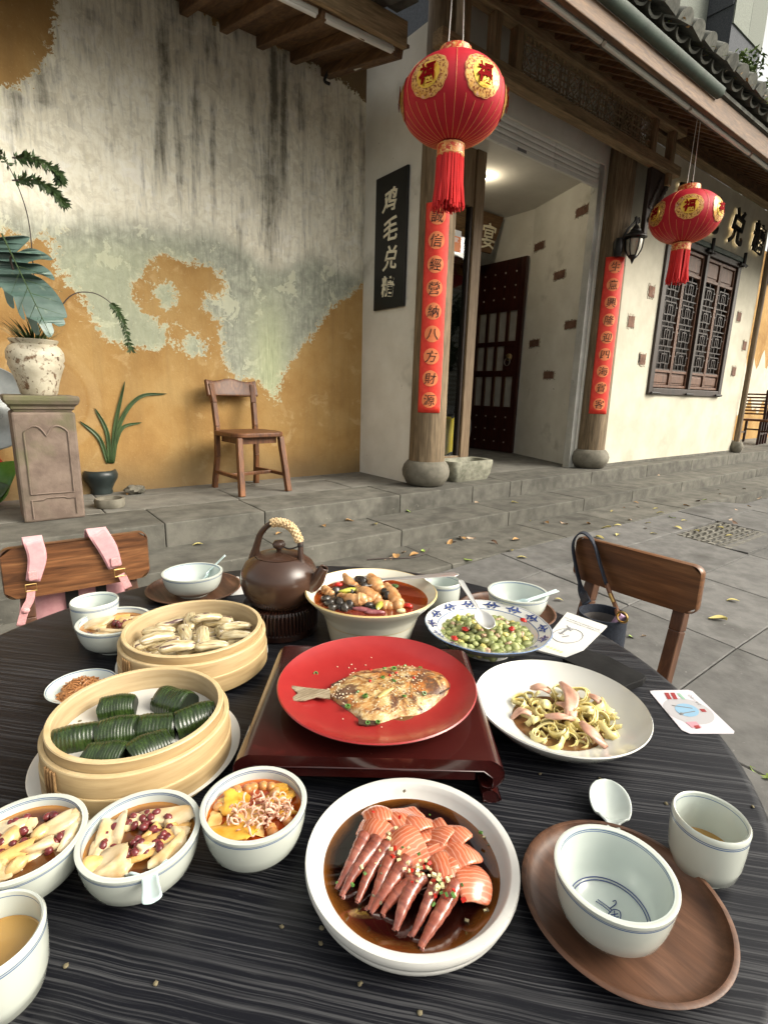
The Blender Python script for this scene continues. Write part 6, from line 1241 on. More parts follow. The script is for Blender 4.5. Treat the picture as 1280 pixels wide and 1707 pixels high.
# ================================================================== FOOD
def dirp(px,py,ang,z):
    p=pz(px,py,z); q=pz(px+6*math.cos(ang),py+6*math.sin(ang),z); d=q-p; return math.atan2(d[1],d[0])
def put(name,me,p,rot,label,cat,group=None,scale=None):
    o=obj(name,me,None,tuple(p)); o.rotation_euler=rot if hasattr(rot,'__len__') else (0,0,rot)
    if scale is not None: o.scale=(scale,)*3 if not hasattr(scale,'__len__') else scale
    return tag(o,label,cat,group)
def lump(r,mt,seed=0,amp=.12,nu=12,nv=8,pw=1.,name='lump'):
    q=np.random.default_rng(seed).uniform(-3,3,(4,3)); ph=np.random.default_rng(seed+9).uniform(0,6,4)
    fn=lambda v:(np.sign(v)*np.abs(v)**pw)*(1+amp*sum(np.sin(v@q[i]*1.6+ph[i]) for i in range(4))[:,None]*.5)
    return MB().ell((0,0,0),r,nu=nu,nv=nv,fn=fn).mesh(name,mt,70)
def inbowl(b,u,v,h):
    # point inside bowl b=(c,R,H,z): u right, v away in units of R, h height fraction
    c,Rm,H,z=b; return V(c[0],c[1],z+h*H)+V(*(_r[:2]*u*Rm+np.array([-_r[1],_r[0]])*v*Rm),0)
def scatter(n,rad,mind,seed,tries=4000):
    g=np.random.default_rng(seed); out=[]
    for _ in range(tries):
        a=g.uniform(0,2*pi); r=rad*math.sqrt(g.uniform()); p=np.array([r*math.cos(a),r*math.sin(a)])
        if all(np.hypot(*(p-q))>mind for q in out): out.append(p)
        if len(out)>=n: break
    return out
# ---- green rolls in the front steamer
def roll_mesh(L_,w,h,k):
    n=70; m=18; rows=[]; g_=np.random.default_rng(k+30); p1,p2,p3=g_.uniform(0,6,3); nr=g_.integers(11,15)
    for i in range(n+1):
        u=i/n; x=(u-.5)*L_; rid=1+.010*math.cos(u*2*pi*nr+.8*math.sin(5*u+p1))+.02*math.sin(3*u*pi+p2); ex=1-.10*abs(2*u-1)**5; cy=.0025*math.sin(2.2*u+p3)
        rows.append([(x+.0012*math.sin(4*a+p1)*(1 if i in(0,n) else .4),cy+w/2*math.cos(a)*rid*ex*(1+.03*math.sin(3*a+p2)),max(0,h*(max(0,math.sin(a))**.8))*rid*ex*(1+.05*math.sin(2*a+p3+u))) for a in np.linspace(0,pi,m)])
    b=MB(); b.grid(rows)
    for i,fl in ((0,1),(n,-1)): b.add(rows[i],[tuple(range(m))[::fl]],1)
    return b.mesh('green_roll',['green_roll','green_roll_in'],50)
rolls=[roll_mesh(.041+.003*(k%3-1),.034+.003*(k%2),.0205+.0015*(k%2),k) for k in range(8)]
for i,(x,y,a,lab) in enumerate(((196,1175,-8,'rear left, leaning against the bamboo wall'),(293,1164,18,'rear right, resting on its neighbour'),(126,1224,-14,'leftmost, rounded end outward'),(197,1216,-5,'second from left in the middle row'),(261,1207,-8,'third from left in the middle row'),(325,1195,-16,'rightmost against the bamboo rim'),(178,1257,2,'front left, half hidden by the steamer rim'),(250,1246,-22,'front right, half hidden by the steamer rim'))):
    z=lp_+.001; put('green_roll',rolls[i],pz(x,y+6,z+.006)*V(1,1,0)+V(0,0,z),dirp(x,y,R(a),z),'dark green ribbed roll in the steamer, '+lab,'steamed roll','dark green rolls in the front steamer')
# ---- razor clams
def clam_mesh(s):
    m=MB(); n=14; rows=[]
    for i in range(n+1):
        u=i/n*2-1; w=.0092*(1-abs(u)**5)**.5*(1+.04*math.sin(9*u+s)); rows.append([(u*.025,w*math.cos(a),.7*w*math.sin(a)*(1-.1*u)+.0015*math.sin(3*u+s)) for a in np.linspace(0,2*pi,15)])
    m.grid(rows); return m.mesh('razor_clam','razor_clam',80)
cm=[clam_mesh(s) for s in range(3)]
zc=s1[2]+.036
put('shell_bed',lump((s1[1]*.78,s1[1]*.7,.012),'razor_clam',4,.1,28,10),V(s1[0][0]-.01,s1[0][1],s1[2]+.024),0,'lower layer of shells under the razor clams','clams')['kind']='stuff'
for i,(x,y,a) in enumerate(((475,240,-12),(620,222,95),(765,195,-12),(850,222,-4),(370,303,-4),(355,358,-14),(410,405,-8),(585,320,62),(730,340,85),(890,325,55),(1005,268,-8),(520,432,-10),(660,442,-10),(805,425,-8),(1000,345,2),(690,215,-20),(300,390,-20))):
    px,py=190+x/4.923,990+y/4.923; zz=zc+.006*((i*7)%3)
    o=put('razor_clam',cm[i%3],pz(px,py,zz+.004),(R(random.uniform(-25,25)),R(random.uniform(-10,10)),dirp(px,py,R(a),zz)),'striped tan razor clam in the rear steamer, '+('at the rear left','standing upright at the rear','behind the rightmost pair','long one at the rear right','at the left under the rear ones','left of the slanted one','at the front left','slanting steeply left of the middle','standing upright in the middle','slanting broad olive one on the right','silvery one at the right wall','at the front, second from left','small tip at the front centre','half buried at the front right','lowest at the right wall','tucked behind the middle one','farthest left against the wall')[i],'clam','razor clams in the rear steamer',scale=1.04 if i not in(1,8,9) else 1.0)
# ---- salmon and shrimp
zs=TT+LS
def slice_mesh(w,l,s):
    n=10; rows=[]
    for i in range(n+1):
        u=i/n*2-1; rows.append([(u*l,v*w*(1-.25*abs(u)**4)*(1+.1*math.sin(2*u+s)),.0022*math.sin(2.6*u+s)+.0025*(1-v*v)+.0010*math.sin(3*v+2*u+s)-.002*u*u) for v in np.linspace(-1,1,7)])
    me=MB().grid(rows).mesh('salmon_slice','salmon',80); return me
sm_=[slice_mesh(random.uniform(.011,.0145),random.uniform(.0145,.0185),random.uniform(0,6)) for s in range(12)]
for i,(x,y,a,lf,lab) in enumerate(((345,280,-10,.013,'topmost large slice at the rear left'),(300,400,30,.013,'slice folded over the left shrimp tails'),(520,290,-25,.012,'second slice along the rear row'),(610,345,-25,.0135,'third slice along the rear row'),(705,410,-20,.0145,'fourth slice along the rear row'),(560,520,50,.017,'slice lying over the middle of the shrimp'),(800,440,-50,.0135,'narrow folded slice right of the rear row'),(880,470,-35,.0145,'fifth slice at the right of the rear row'),(800,620,60,.016,'folded slice in the right centre'),(950,580,-20,.016,'wide slice in the right centre'),(880,670,-10,.0165,'slice above the lone right slice'),(1040,790,75,.013,'lone slice at the right, tilted in the sauce'))):
    px,py=560+x/4.571,1300+y/4.571; o=put('salmon_slice',sm_[i],pz(px,py,zs+lf-.004),(R((-18,14,-12,-16,-14,10,-30,-18,12,-10,8,-14)[i]),R((6,-8,4)[i%3]),dirp(px,py,R(a),zs)),'orange raw salmon '+lab,'salmon','raw salmon slices in the white dish'); md=o.modifiers.new('s','SOLIDIFY'); md.thickness=.003; md.offset=-1; o.modifiers.new('u','SUBSURF').render_levels=1
for i,(x0,y0,x1,y1) in enumerate(((215,430,5,815),(305,460,55,890),(400,500,160,920),(450,570,230,975),(530,610,270,1000),(570,760,360,1030),(650,750,440,1130),(800,740,560,1175),(890,790,655,1280))):
    a=pz(560+x0/4.571,1300+y0/4.571,zs+.011); b=pz(560+x1/4.571,1300+y1/4.571,zs+.002); d=b-a; L_=np.linalg.norm(d); n=22
    q=[(L_*t,.0022*math.sin(3*t+i*1.7),(.003+.0012*math.sin(i*2.1))*math.sin(pi*t)-.002*t) for t in np.linspace(0,1,n)]; rr=[(.0064+.0008*math.sin(i*3.3))*(1-.15*t)*(1-.62*t**2.4)*(1+.05*math.sin(t*2*pi*5.5)) for t in np.linspace(0,1,n)]
    m=MB().tube(q,rr,14,flat=.85).ell((0,0,0),(.004,.0066,.0056),nu=12,nv=7); me=m.mesh('shrimp_body','shrimp',70)
    rz=math.atan2(d[1],d[0]); ry=-math.asin(d[2]/L_); o=thing('raw_shrimp',tuple(a),'pink raw marinated shrimp in the white dish, '+('first','second','third','fourth','fifth','sixth','seventh','eighth','ninth and rightmost')[i]+' from the left','shrimp','raw shrimp in the white dish',rot=(0,ry,rz))
    obj('shrimp_body',me,o); t=MB()
    for sg in (-1,0,1): t.grid(leafgrid((L_*.95,0,-.001),(L_*1.04,sg*.0014,-.0025),.0009,.0,(0,0,1),5,3))
    t.build('tail_fan','shrimp',o,solid=.0006)
g=np.random.default_rng(3)
def bits(n,path,spread,z0,dz,mats,label,cat,name,size,flatn=1.,seed=1):
    g=np.random.default_rng(seed); m=MB(); pth=smooth_path([(x,y,0) for x,y in path],10)
    for i in range(n):
        c=pth[g.integers(len(pth))]; px,py=c[0]+g.normal()*spread[0],c[1]+g.normal()*spread[1]; p=pz(px,py,z0+dz*g.uniform()); s=size*g.uniform(.6,1.3)
        m.box(p,(s*1.5,s,s*flatn),eul(g.uniform(-.6,.6),g.uniform(-.6,.6),g.uniform(0,6)),m=int(g.integers(len(mats))))
    o=m.build(name,mats,None,smooth=None); return tag(o,label,cat,kind='stuff')
bits(70,[(645,1385),(680,1430),(720,1465),(755,1490)],(12,14),zs+.015,.004,['garlic','garlic','garlic','garlic','scallion','garlic','chili'],'chopped garlic, scallion and chili over the salmon and shrimp','garnish','garlic_garnish',.0021,.8,4)
bits(26,[(640,1340),(700,1400),(760,1440),(600,1450),(690,1530)],(22,18),zs+.010,.003,['garlic','scallion','speck'],'loose garlic and herb bits in the soy','garnish','herb_bits',.0017,.8,6)
bits(10,[(800,1400),(825,1430),(785,1545),(830,1500)],(8,8),zs+.0005,.0005,['speck','garlic'],'tiny dried blossoms floating on the soy','garnish','floating_blossoms',.0018,.6,8)
# ---- grilled fish
fz_=ZR+.0072; FX=lambda x,y:(460+x/3.765,1050+y/3.765)
st_=[(262,392,420),(295,390,424),(335,386,434),(380,352,470),(430,312,502),(480,285,530),(530,262,580),(580,250,596),(640,240,590),(700,236,578),(760,233,562),(820,234,548),(880,240,532),(940,250,512),(1000,268,480),(1045,295,445),(1075,325,410),(1092,352,385)]
fo=pz(*FX(720,400),fz_); fs=thing('grilled_fish',tuple(fo),'whole grilled sea bream with sesame on the red plate','fish')
rows=[]; st_=[(x,yt+7*math.sin(x*.09),yb+9*math.sin(x*.13)+6*math.sin(x*.31)) for x,yt,yb in st_]
for x,yt,yb in st_:
    a=pz(*FX(x,yt),fz_)-fo; b=pz(*FX(x,yb),fz_)-fo; wd=np.linalg.norm(a-b); row=[]
    for v in np.linspace(0,1,15):
        e=math.sin(pi*v)**.6; row.append(a*(1-v)+b*v+V(0,0,.0005+min(.0125,wd*.26)*e*(1+.06*math.sin(9*v+x*.05)+.05*math.sin(x*.11))))
    rows.append(row)
m=MB().grid(rows); m.add(rows[-1],[tuple(range(15))]); m.build('fish_body','fish_skin',fs,smooth=80,sub=1)
def fin(pxs,mt,h,name):
    q=[pz(*FX(*p),fz_+h)-fo for p in pxs]; MB().add(q,[tuple(range(len(q)))]).build(name,mt,fs,solid=.0012,smooth=None)
fin([(250,372),(340,378),(340,436),(250,424),(180,445),(75,450),(140,400),(72,348),(160,362)],'fish_tail',.006,'tail_fin')
fin([(345,345),(430,305),(470,288),(480,300),(430,325),(360,352)],'char_black',.006,'dorsal_fin'); fin([(515,560),(520,595),(570,602),(650,592),(650,575),(560,570)],'char_black',.003,'anal_fin')
p=pz(*FX(735,365),fz_+.0145)-fo; q=pz(*FX(640,425),fz_+.0135)-fo; MB().tube([p,(p+q)/2+V(0,0,.001),q],[.0018,.0035,.002],8,flat=.4).build('pectoral_fin','ginger',fs)
q=smooth_path([pz(*FX(*p),fz_+h_)-fo for p,h_ in (((880,250),.007),((855,300),.012),((850,370),.0135),((870,440),.011),((920,500),.004))]); MB().tube(q,.0007,6).build('gill_edge','fish_skin',fs)
p=pz(*FX(1010,310),fz_+.009)-fo; MB().ell(p,(.0028,.0028,.0016),nu=10,nv=6).build('eye','paper',fs)
q=[pz(*FX(*p),fz_+h_)-fo for p,h_ in (((1088,366),.004),((1060,385),.009),((1030,400),.011))]; MB().tube(q,.001,6).build('mouth_line','char_black',fs)
for i,(x,y,h) in enumerate(((490,300,.010),(670,298,.014),(740,318,.0145),(560,415,.014),(805,415,.0135),(250,275,.002),(450,482,.006),(575,585,.004),(805,228,.006),(680,240,.008),(740,245,.011),(512,390,.013),(905,238,.004),(930,400,.012),(640,580,.005))):
    p=pz(*FX(x,y),fz_+h); a=g.uniform(0,6); me=GL.setdefault('scal',MB().lathe([(.0017,-.0012),(.0028,-.0012),(.003,.0012),(.0018,.0012),(.0017,-.0012)],12).mesh('scallion_ring','scallion',50)); put('scallion_ring',me,p,(g.uniform(-.8,.8),g.uniform(-.8,.8),a),'chopped green scallion ring on the grilled fish plate','scallion','scallion rings on the grilled fish',.8+.4*g.uniform())
for i,(x,y,h) in enumerate(((590,322,.014),(715,285,.014),(865,302,.0135),(755,270,.0125),(592,250,.008))): put('chili_bit',GL.setdefault('chb',lump((.0028,.002,.0013),'chili',2,.2,8,5)),pz(*FX(x,y),fz_+h),g.uniform(0,6),'red chili bit on the grilled fish','chili','chili bits on the grilled fish')
m=MB()
for i in range(520):
    u=g.uniform(); v=g.uniform(.08,.95); k=u*(len(st_)-2)*.8; i0=int(k); f=k-i0; P_=np.array(rows); r0=P_[i0]*(1-f)+P_[i0+1]*f; j=v*14; j0=int(j); p=r0[j0]*(1-(j-j0))+r0[min(14,j0+1)]*(j-j0)
    if math.sin(u*9)+math.sin(v*7+u*5)>g.uniform(-.6,1.4): m.ell(p+fo+V(0,0,.0008),(.0013,.0008,.0005),eul(g.uniform(-.4,.4),g.uniform(-.4,.4),g.uniform(0,6)),6,4)
for x,y in ((260,205),(385,232),(475,218),(458,238),(572,163),(598,174),(708,165),(562,222),(497,245),(972,212),(663,612),(750,638),(785,556),(330,170),(600,690),(420,560)): m.ell(pz(*FX(x,y),fz_+.0008),(.0014,.0009,.0006),rotz(g.uniform(0,6)),6,4)
o=m.build('sesame_seeds','sesame',None); tag(o,'sesame seeds sprinkled over the fish and red plate','sesame',kind='stuff')
o=MB().lathe([(0,.0008),(.03,.0006),(.034,0)],30,fn=lambda r,z,t:r*(1.25+.35*np.sin(2*t+1)+.15*np.sin(5*t))).build('fish_juice','oily',None,(fo[0]+.012,fo[1]-.014,fz_+.0002)); tag(o,'thin brown juice pooled under the grilled fish','juice',kind='stuff')
# ---- squid ribbons and pork slices
def curl(rad,w,turns,s,th=.0011):
    n=int(20*turns); rows=[]
    for i in range(n+1):
        a=2*pi*turns*i/n; r=rad*(1-.22*i/n+.06*math.sin(3*a+s)); rows.append([(r*math.cos(a),r*math.sin(a)*.88,w*(v-.5)+.0015*math.sin(a*2+s)+.0012*i/n*3) for v in (0,.5,1)])
    return MB().grid(rows).mesh('squid_ribbon','noodle',80)
cur=[curl(.0125,.0075,1.1,0),curl(.0095,.008,1.4,1),curl(.0145,.004,1.6,2),curl(.0068,.006,1.5,3),curl(.0145,.0085,.85,4)]
PX=lambda x,y:(830+x/5.565,1120+y/5.565)
sp_=[(205,270,.016,0),(200,330,.010,0),(370,350,.012,1),(345,300,.016,4),(730,220,.024,2),(770,230,.02,2),(700,270,.018,2),(640,260,.022,1),(820,400,.020,2),(800,370,.024,0),(860,430,.017,2),(330,480,.012,0),(470,500,.016,1),(560,560,.016,0),(550,650,.010,4),(520,690,.008,4),(370,620,.010,1),(340,610,.008,3),(380,385,.018,3),(890,540,.014,3),(1020,560,.014,0),(1080,500,.014,4),(1050,600,.010,1),(760,660,.010,0),(780,700,.008,3),(1010,370,.016,1),(960,300,.018,3),(680,500,.018,1),(720,560,.014,0),(620,470,.016,2),(430,330,.018,1),(280,230,.016,3),(560,200,.016,0),(450,250,.014,4),(900,340,.02,0),(940,450,.018,0),(660,650,.010,1),(270,400,.010,1),(850,590,.010,0),(980,490,.016,2),(1090,440,.012,0),(600,400,.016,4),(520,420,.014,0),(740,450,.018,4),(450,600,.010,2),(840,500,.012,4)]
for i,(x,y,h,k) in enumerate(sp_):
    px,py=PX(x,y); o=put('squid_ribbon',cur[k],pz(px,py,TT+h),(g.uniform(-.8,.8),g.uniform(-.7,.7),g.uniform(0,6)),'curled pale yellow squid ribbon in the deep white plate','squid ribbon','squid ribbons in the deep white plate',.85+.3*g.uniform()); md=o.modifiers.new('s','SOLIDIFY'); md.thickness=.0012
def pork(px0,px1,w,bend,hs,lab):
    a=pz(*PX(*px0),TT+hs[0]); b=pz(*PX(*px1),TT+hs[1]); d=b-a; s=np.cross(d/np.linalg.norm(d),V(0,0,1)); rows=[]
    for t in np.linspace(0,1,16):
        c=d*t+s*bend*math.sin(pi*t)+V(0,0,.006*math.sin(pi*t)); ww=w*(math.sin(pi*(.12+.82*t))**.6); rows.append([c+s*ww*q+V(0,0,.0022*(1-q*q)+.001*math.sin(8*t+3*q)) for q in np.linspace(-1,1,7)])
    o=MB().grid(rows).build('pork_slice','pork_slice',None,tuple(a),solid=.0016,smooth=80); tag(o,lab,'pork','cured pork slices on the squid ribbons')
pork((600,110),(640,430),.0095,-.008,(.034,.024),'pink pork slice standing upright in the middle of the squid ribbons'); pork((300,150),(480,190),.0085,.003,(.024,.024),'pork slice at the rear left of the squid ribbons'); pork((430,415),(700,440),.006,.007,(.026,.026),'curved pork slice below the upright middle one'); pork((775,470),(1010,710),.0085,.007,(.026,.012),'long pork slice draped at the front right'); pork((830,220),(990,390),.0055,-.002,(.026,.02),'thin pork slice at the rear right edge'); pork((310,400),(120,440),.007,.004,(.018,.01),'pork slice at the far left over the sauce'); pork((560,300),(690,470),.008,-.006,(.024,.022),'pork slice tucked beside the upright middle one')
bits(24,[(400,420),(650,500),(900,450)],(0,0),TT+.01,.001,['sesame'],'sesame on the squid ribbons','sesame','sesame_specks',.0012,.6,5) if 0 else None
# ---- broad beans
bm_=[lump((.0082,.0062,.005),'broad_bean',s,.08,12,8) for s in range(3)]; by_=[lump((.0065,.0055,.0045),'bean_yellow',s+5,.14,10,7) for s in range(2)]; mi_=[lump((.0045,.0035,.003),'mince',s+8,.3,9,6) for s in range(2)]
pts=scatter(150,.076,.0090,5); k=0
for i,p in enumerate(pts):
    r=np.hypot(*p); z=TT+.0225+.0145*max(0,1-(r/.08)**2)+.003*g.uniform(); P_=V(cF[0]+p[0],cF[1]+p[1],z); e=(g.uniform(-.7,.7),g.uniform(-.7,.7),g.uniform(0,6))
    if i%9==3: put('bean_piece',by_[i%2],P_,e,'yellow skinned bean half among the broad beans','bean','yellow beans on the lobed plate',1.05)
    elif i%7==2: put('mince_crumb',mi_[i%2],P_+V(0,0,.002),e,'small pinkish meat crumb among the broad beans','meat','meat crumbs on the lobed plate',1.2)
    else: put('broad_bean',bm_[i%3],P_,e,'glossy green broad bean on the lobed plate','bean','broad beans on the lobed plate',.85+.45*g.uniform())
put('bean_bed',lump((.066,.066,.012),'broad_bean',3,.04,30,10),V(cF[0],cF[1],TT+.021),0,'lower layer of broad beans filling the lobed plate','beans')['kind']='stuff'
for x,y,lab in ((775,1049,'left of the spoon'),(757,1064,'at the front left edge'),(853,1048,'right of the spoon'),(872,1034,'at the rear right edge')): put('chili_ring',GL.setdefault('chr',lump((.007,.005,.003),'chili',12,.2,10,6)),pz(x,y,TT+.042),g.uniform(0,6),'dark red chili slice on the broad beans '+lab,'chili')
put('green_tip',GL.setdefault('gt',lump((.008,.005,.005),'pepper_green',13,.2,10,6)),pz(763,1030,TT+.042),.4,'bright yellow green vegetable tip on the broad beans','vegetable')
# ---- chicken stew
SX=lambda x,y:(500+x/4.571,920+y/4.571)
def meat(pxs,rad,h,lab,mt='chicken',fl=.85):
    q=smooth_path([pz(*SX(x,y),TT+h+dh) for x,y,dh in pxs],5); n=len(q); o0=q[0]; r=np.interp(np.linspace(0,1,n),np.linspace(0,1,len(rad)),rad)*(1+.10*np.sin(np.arange(n)*2.3)+.06*np.sin(np.arange(n)*5.1)); m=MB().tube(q-o0,r,12,flat=fl).ell((0,0,0),(r[0]*.9,)*3,nu=10,nv=6).ell(q[-1]-o0,(r[-1]*.9,)*3,nu=10,nv=6)
    o=m.build('chicken_piece',mt,None,tuple(o0),smooth=80,sub=1); tag(o,lab,'chicken','chicken pieces in the stew')
LOh=LO
meat([(340,180,.014),(375,230,.012),(430,270,.006)],[.006,.010,.008],LOh,'chicken wing tip at the rear left of the stew'); meat([(310,345,.004),(400,360,.010),(470,360,.012)],[.009,.011,.013],LOh,'left drumstick shaped chicken piece in the stew centre'); meat([(440,290,.008),(510,320,.013),(590,360,.008)],[.010,.014,.011],LOh,'large rounded chicken joint in the stew centre'); meat([(540,200,.014),(580,250,.014),(620,300,.008)],[.011,.014,.010],LOh,'crispy chicken piece right under the ladle'); meat([(660,260,.012),(710,330,.010),(745,410,.003)],[.008,.012,.013],LOh,'long chicken strip hanging into the broth at the right'); meat([(440,380,.008),(520,370,.010)],[.011,.009],LOh,'small chicken knuckle in the front of the stew'); meat([(190,290,.004),(240,320,.004)],[.010,.009],LOh,'pale chicken piece at the left rim of the stew'); meat([(600,400,.002),(680,420,.001)],[.012,.011],LOh,'pale meat chunk at the front right of the stew')
sn=[lump((.0095,.008,.007),'snail',s+20,.12,12,8) for s in range(3)]
for i,(x,y,h) in enumerate(((225,390,.004),(205,360,.004),(270,300,.007),(370,410,.003),(340,430,.003),(495,260,.013),(480,225,.012),(660,340,.008),(450,215,.012),(300,385,.004),(650,310,.01),(525,410,.004),(250,430,.002),(400,320,.006))): put('river_snail',sn[i%3],pz(*SX(x,y),TT+LOh+h),(g.uniform(-1,1),g.uniform(-1,1),g.uniform(0,6)),'glossy black snail among the chicken stew','snail','black snails in the stew')
for i,(x,y,h,a,mt,nm,lab) in enumerate(((370,293,.013,-8,'pepper_green','yellow pepper strip lying on the stew',1),(605,405,.007,-60,'pepper_green','yellow green pepper strip at the front of the stew',1),(290,250,.010,0,'chili','red chili piece at the rear left of the stew',0),(825,410,.002,10,'chili','red chili piece floating at the right of the stew',0),(720,262,.003,10,'scallion','green leaf floating at the rear right of the stew',0),(220,290,.008,20,'scallion','green leaf at the left of the stew',0),(570,462,.001,0,'onion','purple onion piece at the front rim of the stew',1),(480,440,.001,5,'onion','dark onion piece at the front left of the stew',1),(770,450,.001,0,'garlic','pale garlic clove at the front right of the stew',0))): put('stew_vegetable',lump((.017 if lab else .008,.0055,.004),mt,i+40,.12,12,7),pz(*SX(x,y),TT+LOh+h),dirp(*SX(x,y),R(a),TT+LOh),nm,'vegetable')
put('stew_solids',lump((.062,.058,.009),'snail',77,.12,30,12),V(cO[0],cO[1],TT+LOh-.003)+V(*(_r[:2]*-.022),0),0,'dark mass of stewed pieces just under the broth','stew')['kind']='stuff'
# ---- puddings
def pudding(b,liq,lvl,name,tofu,beans,where,extras=(),seed=1,nb=22,bc=(0,0),br=.45):
    c,Rm,H,z=b; g=np.random.default_rng(seed); rr=np.interp(lvl,[.2,.35,.55,.75,.88],[.72,.86,.93,.97,.98])*Rm-.0042
    o=MB().lathe([(0,lvl*H-.0006),(rr,lvl*H-.0006),(rr+.0004,lvl*H+.0005),(rr-.0012,lvl*H),(0,lvl*H)],48).build('sweet_broth',liq,None,(c[0],c[1],z)); tag(o,'brown liquid in the '+where,'broth',kind='stuff')
    for i,(u,v,r3,a,mt,h) in enumerate(tofu):
        me=lump(tuple(Rm*q*k for q,k in zip(r3,(1.1,1.25,1.0))),mt,seed*50+i,.34,16,11,.72); p=inbowl((c,Rm,H,z),u,v,lvl)+V(0,0,h-.0015); pos=('front ' if v<-.22 else 'rear ' if v>.22 else 'middle ')+('left' if u<-.2 else 'right' if u>.2 else 'centre')+(', larger' if r3[0]>.25 else ', smaller'); put('tofu_piece',me,p,(g.uniform(-.25,.25),g.uniform(-.25,.25),a+YAW-pi/2),{'tofu':'pale','tofu_tan':'tan','tofu_yellow':'yellow'}.get(mt,'pale')+' soft tofu piece, '+pos+' one, in the '+where,'tofu','tofu pieces in the '+where)
    me=[lump((.0042,.0034,.0032),'adzuki',s,.05,10,7) for s in range(2)]
    for i in range(nb):
        a=g.uniform(0,2*pi); q=br*math.sqrt(g.uniform()); u,v=bc[0]+q*math.cos(a),bc[1]+q*math.sin(a)*.8
        if math.hypot(u,v)>.85: continue
        put('adzuki_bean',me[i%2],inbowl((c,Rm,H,z),u,v,lvl)+V(0,0,.0015+.004*g.uniform()),(g.uniform(-1,1),g.uniform(-1,1),g.uniform(0,6)),'dark red adzuki bean in the '+where,'bean','adzuki beans in the '+where)
    for i,(u,v,r3,a,mt,nm,lab,cat) in enumerate(extras): put(nm,lump(tuple(Rm*q for q in r3),mt,seed*70+i,.10,12,8),inbowl((c,Rm,H,z),u,v,lvl)+V(0,0,.003),(g.uniform(-.3,.3),g.uniform(-.3,.3),a),lab+' in the '+where,cat)
w1='left edge pudding bowl'; w2_='pudding bowl with spoon'; w3='orange soup bowl'; w4='rear left pudding bowl'
pudding(b1,'syrup',.80,'',[(.35,.45,(.32,.2,.14),.4,'tofu',.002),(.72,.25,(.14,.3,.10),.2,'tofu',.003),(.3,-.1,(.36,.16,.14),.5,'tofu',.002),(-.1,-.3,(.45,.22,.14),.4,'tofu_tan',.001),(-.4,.3,(.3,.15,.1),.2,'tofu',.001),(.05,-.62,(.26,.10,.08),.3,'tofu',.002),(-.35,-.65,(.3,.12,.08),.2,'tofu',.001)],1,w1,
  ((.18,.22,(.19,.13,.11),.5,'lotus_seed','lotus_seed','round yellow lotus seed right of centre','seed'),(-.28,.1,(.22,.15,.12),.7,'lotus_seed','lotus_seed','large yellow lotus seed left of centre','seed'),(-.1,-.5,(.22,.15,.12),.4,'date_slice','date_slice','wrinkled date slice at the front','date'),(.2,-.45,(.19,.12,.10),.2,'lotus_seed','lotus_seed','yellow lotus seed at the front right','seed')),seed=3,nb=34,bc=(.1,.2),br=.62)
pudding(b2_,'syrup',.78,'',[(.28,.48,(.42,.14,.12),.1,'tofu',.003),(-.55,.12,(.18,.26,.14),.2,'tofu',.003),(-.62,-.25,(.12,.18,.08),.3,'tofu',.002),(-.2,-.55,(.28,.19,.16),.2,'tofu',.003),(.3,-.1,(.34,.13,.10),.6,'tofu_tan',.003),(.45,.2,(.16,.12,.10),.3,'tofu_tan',.002),(.6,-.23,(.12,.26,.10),-.5,'tofu',.003),(-.25,.35,(.13,.1,.08),.1,'tofu',.003),(.62,.12,(.12,.10,.08),.2,'tofu',.003),(.4,.33,(.08,.07,.06),.2,'tofu',.004),(-.5,-.5,(.16,.12,.1),.3,'tofu_tan',.001),(.1,.1,(.2,.06,.06),1.1,'tofu_tan',.003),(.2,-.25,(.12,.07,.08),.5,'tofu',.005),(.65,.3,(.14,.1,.06),.2,'tofu_tan',.0)],1,w2_,seed=4,nb=44,bc=(-.05,.05),br=.62)
pudding(b3,'broth_red',.78,'',[(-.42,.2,(.26,.22,.08),.7,'tofu_yellow',.002),(-.3,-.45,(.36,.2,.08),-.4,'tofu_yellow',.002),(.45,.4,(.2,.18,.08),.5,'tofu_yellow',.003),(.3,.62,(.22,.08,.06),-.2,'tofu_yellow',.002),(.65,.05,(.16,.12,.07),.3,'tofu_yellow',.002),(-.68,-.2,(.12,.14,.06),.2,'tofu_tan',.001),(.1,-.15,(.3,.3,.06),0,'tofu_tan',.0)],1,w3,seed=5,nb=0)
for i,(u,v) in enumerate(((-.5,.52),(-.3,.62),(-.2,.68),(.02,.72),(.2,.70),(.35,.55),(-.78,.08),(.55,.22),(.75,-.25),(.45,-.45),(-.1,-.72),(-.55,.58),(.3,.45),(-.25,-.1),(.5,-.55))): put('chickpea',GL.setdefault('chp',lump((.0052,.005,.0048),'chickpea',3,.08,12,8)),inbowl(b3[:4],u*.92,v*.92,.78)+V(0,0,.001),g.uniform(0,6),'round orange chickpea in the '+w3,'chickpea','chickpeas in the orange soup bowl')
ds=MB().tube([(.0062*math.cos(a),.0062*math.sin(a)*.8,.001*math.sin(2*a)) for a in np.linspace(0,3.9,12)],np.linspace(.0017,.0008,12),7).mesh('dried_shrimp','dried_shrimp',80)
for i in range(62):
    a=g.uniform(0,2*pi); q=.52*math.sqrt(g.uniform()); u,v=.12+q*math.cos(a)*(1.1),-.08+q*math.sin(a)*1.0; put('dried_shrimp',ds,inbowl(b3[:4],u,v,.78)+V(0,0,.004+.0065*g.uniform()*(1-q)),(g.uniform(-1,1),g.uniform(-1,1),g.uniform(0,6)),'tiny curled dried shrimp heaped in the '+w3,'shrimp','dried shrimp in the orange soup bowl',.5+.4*g.uniform())
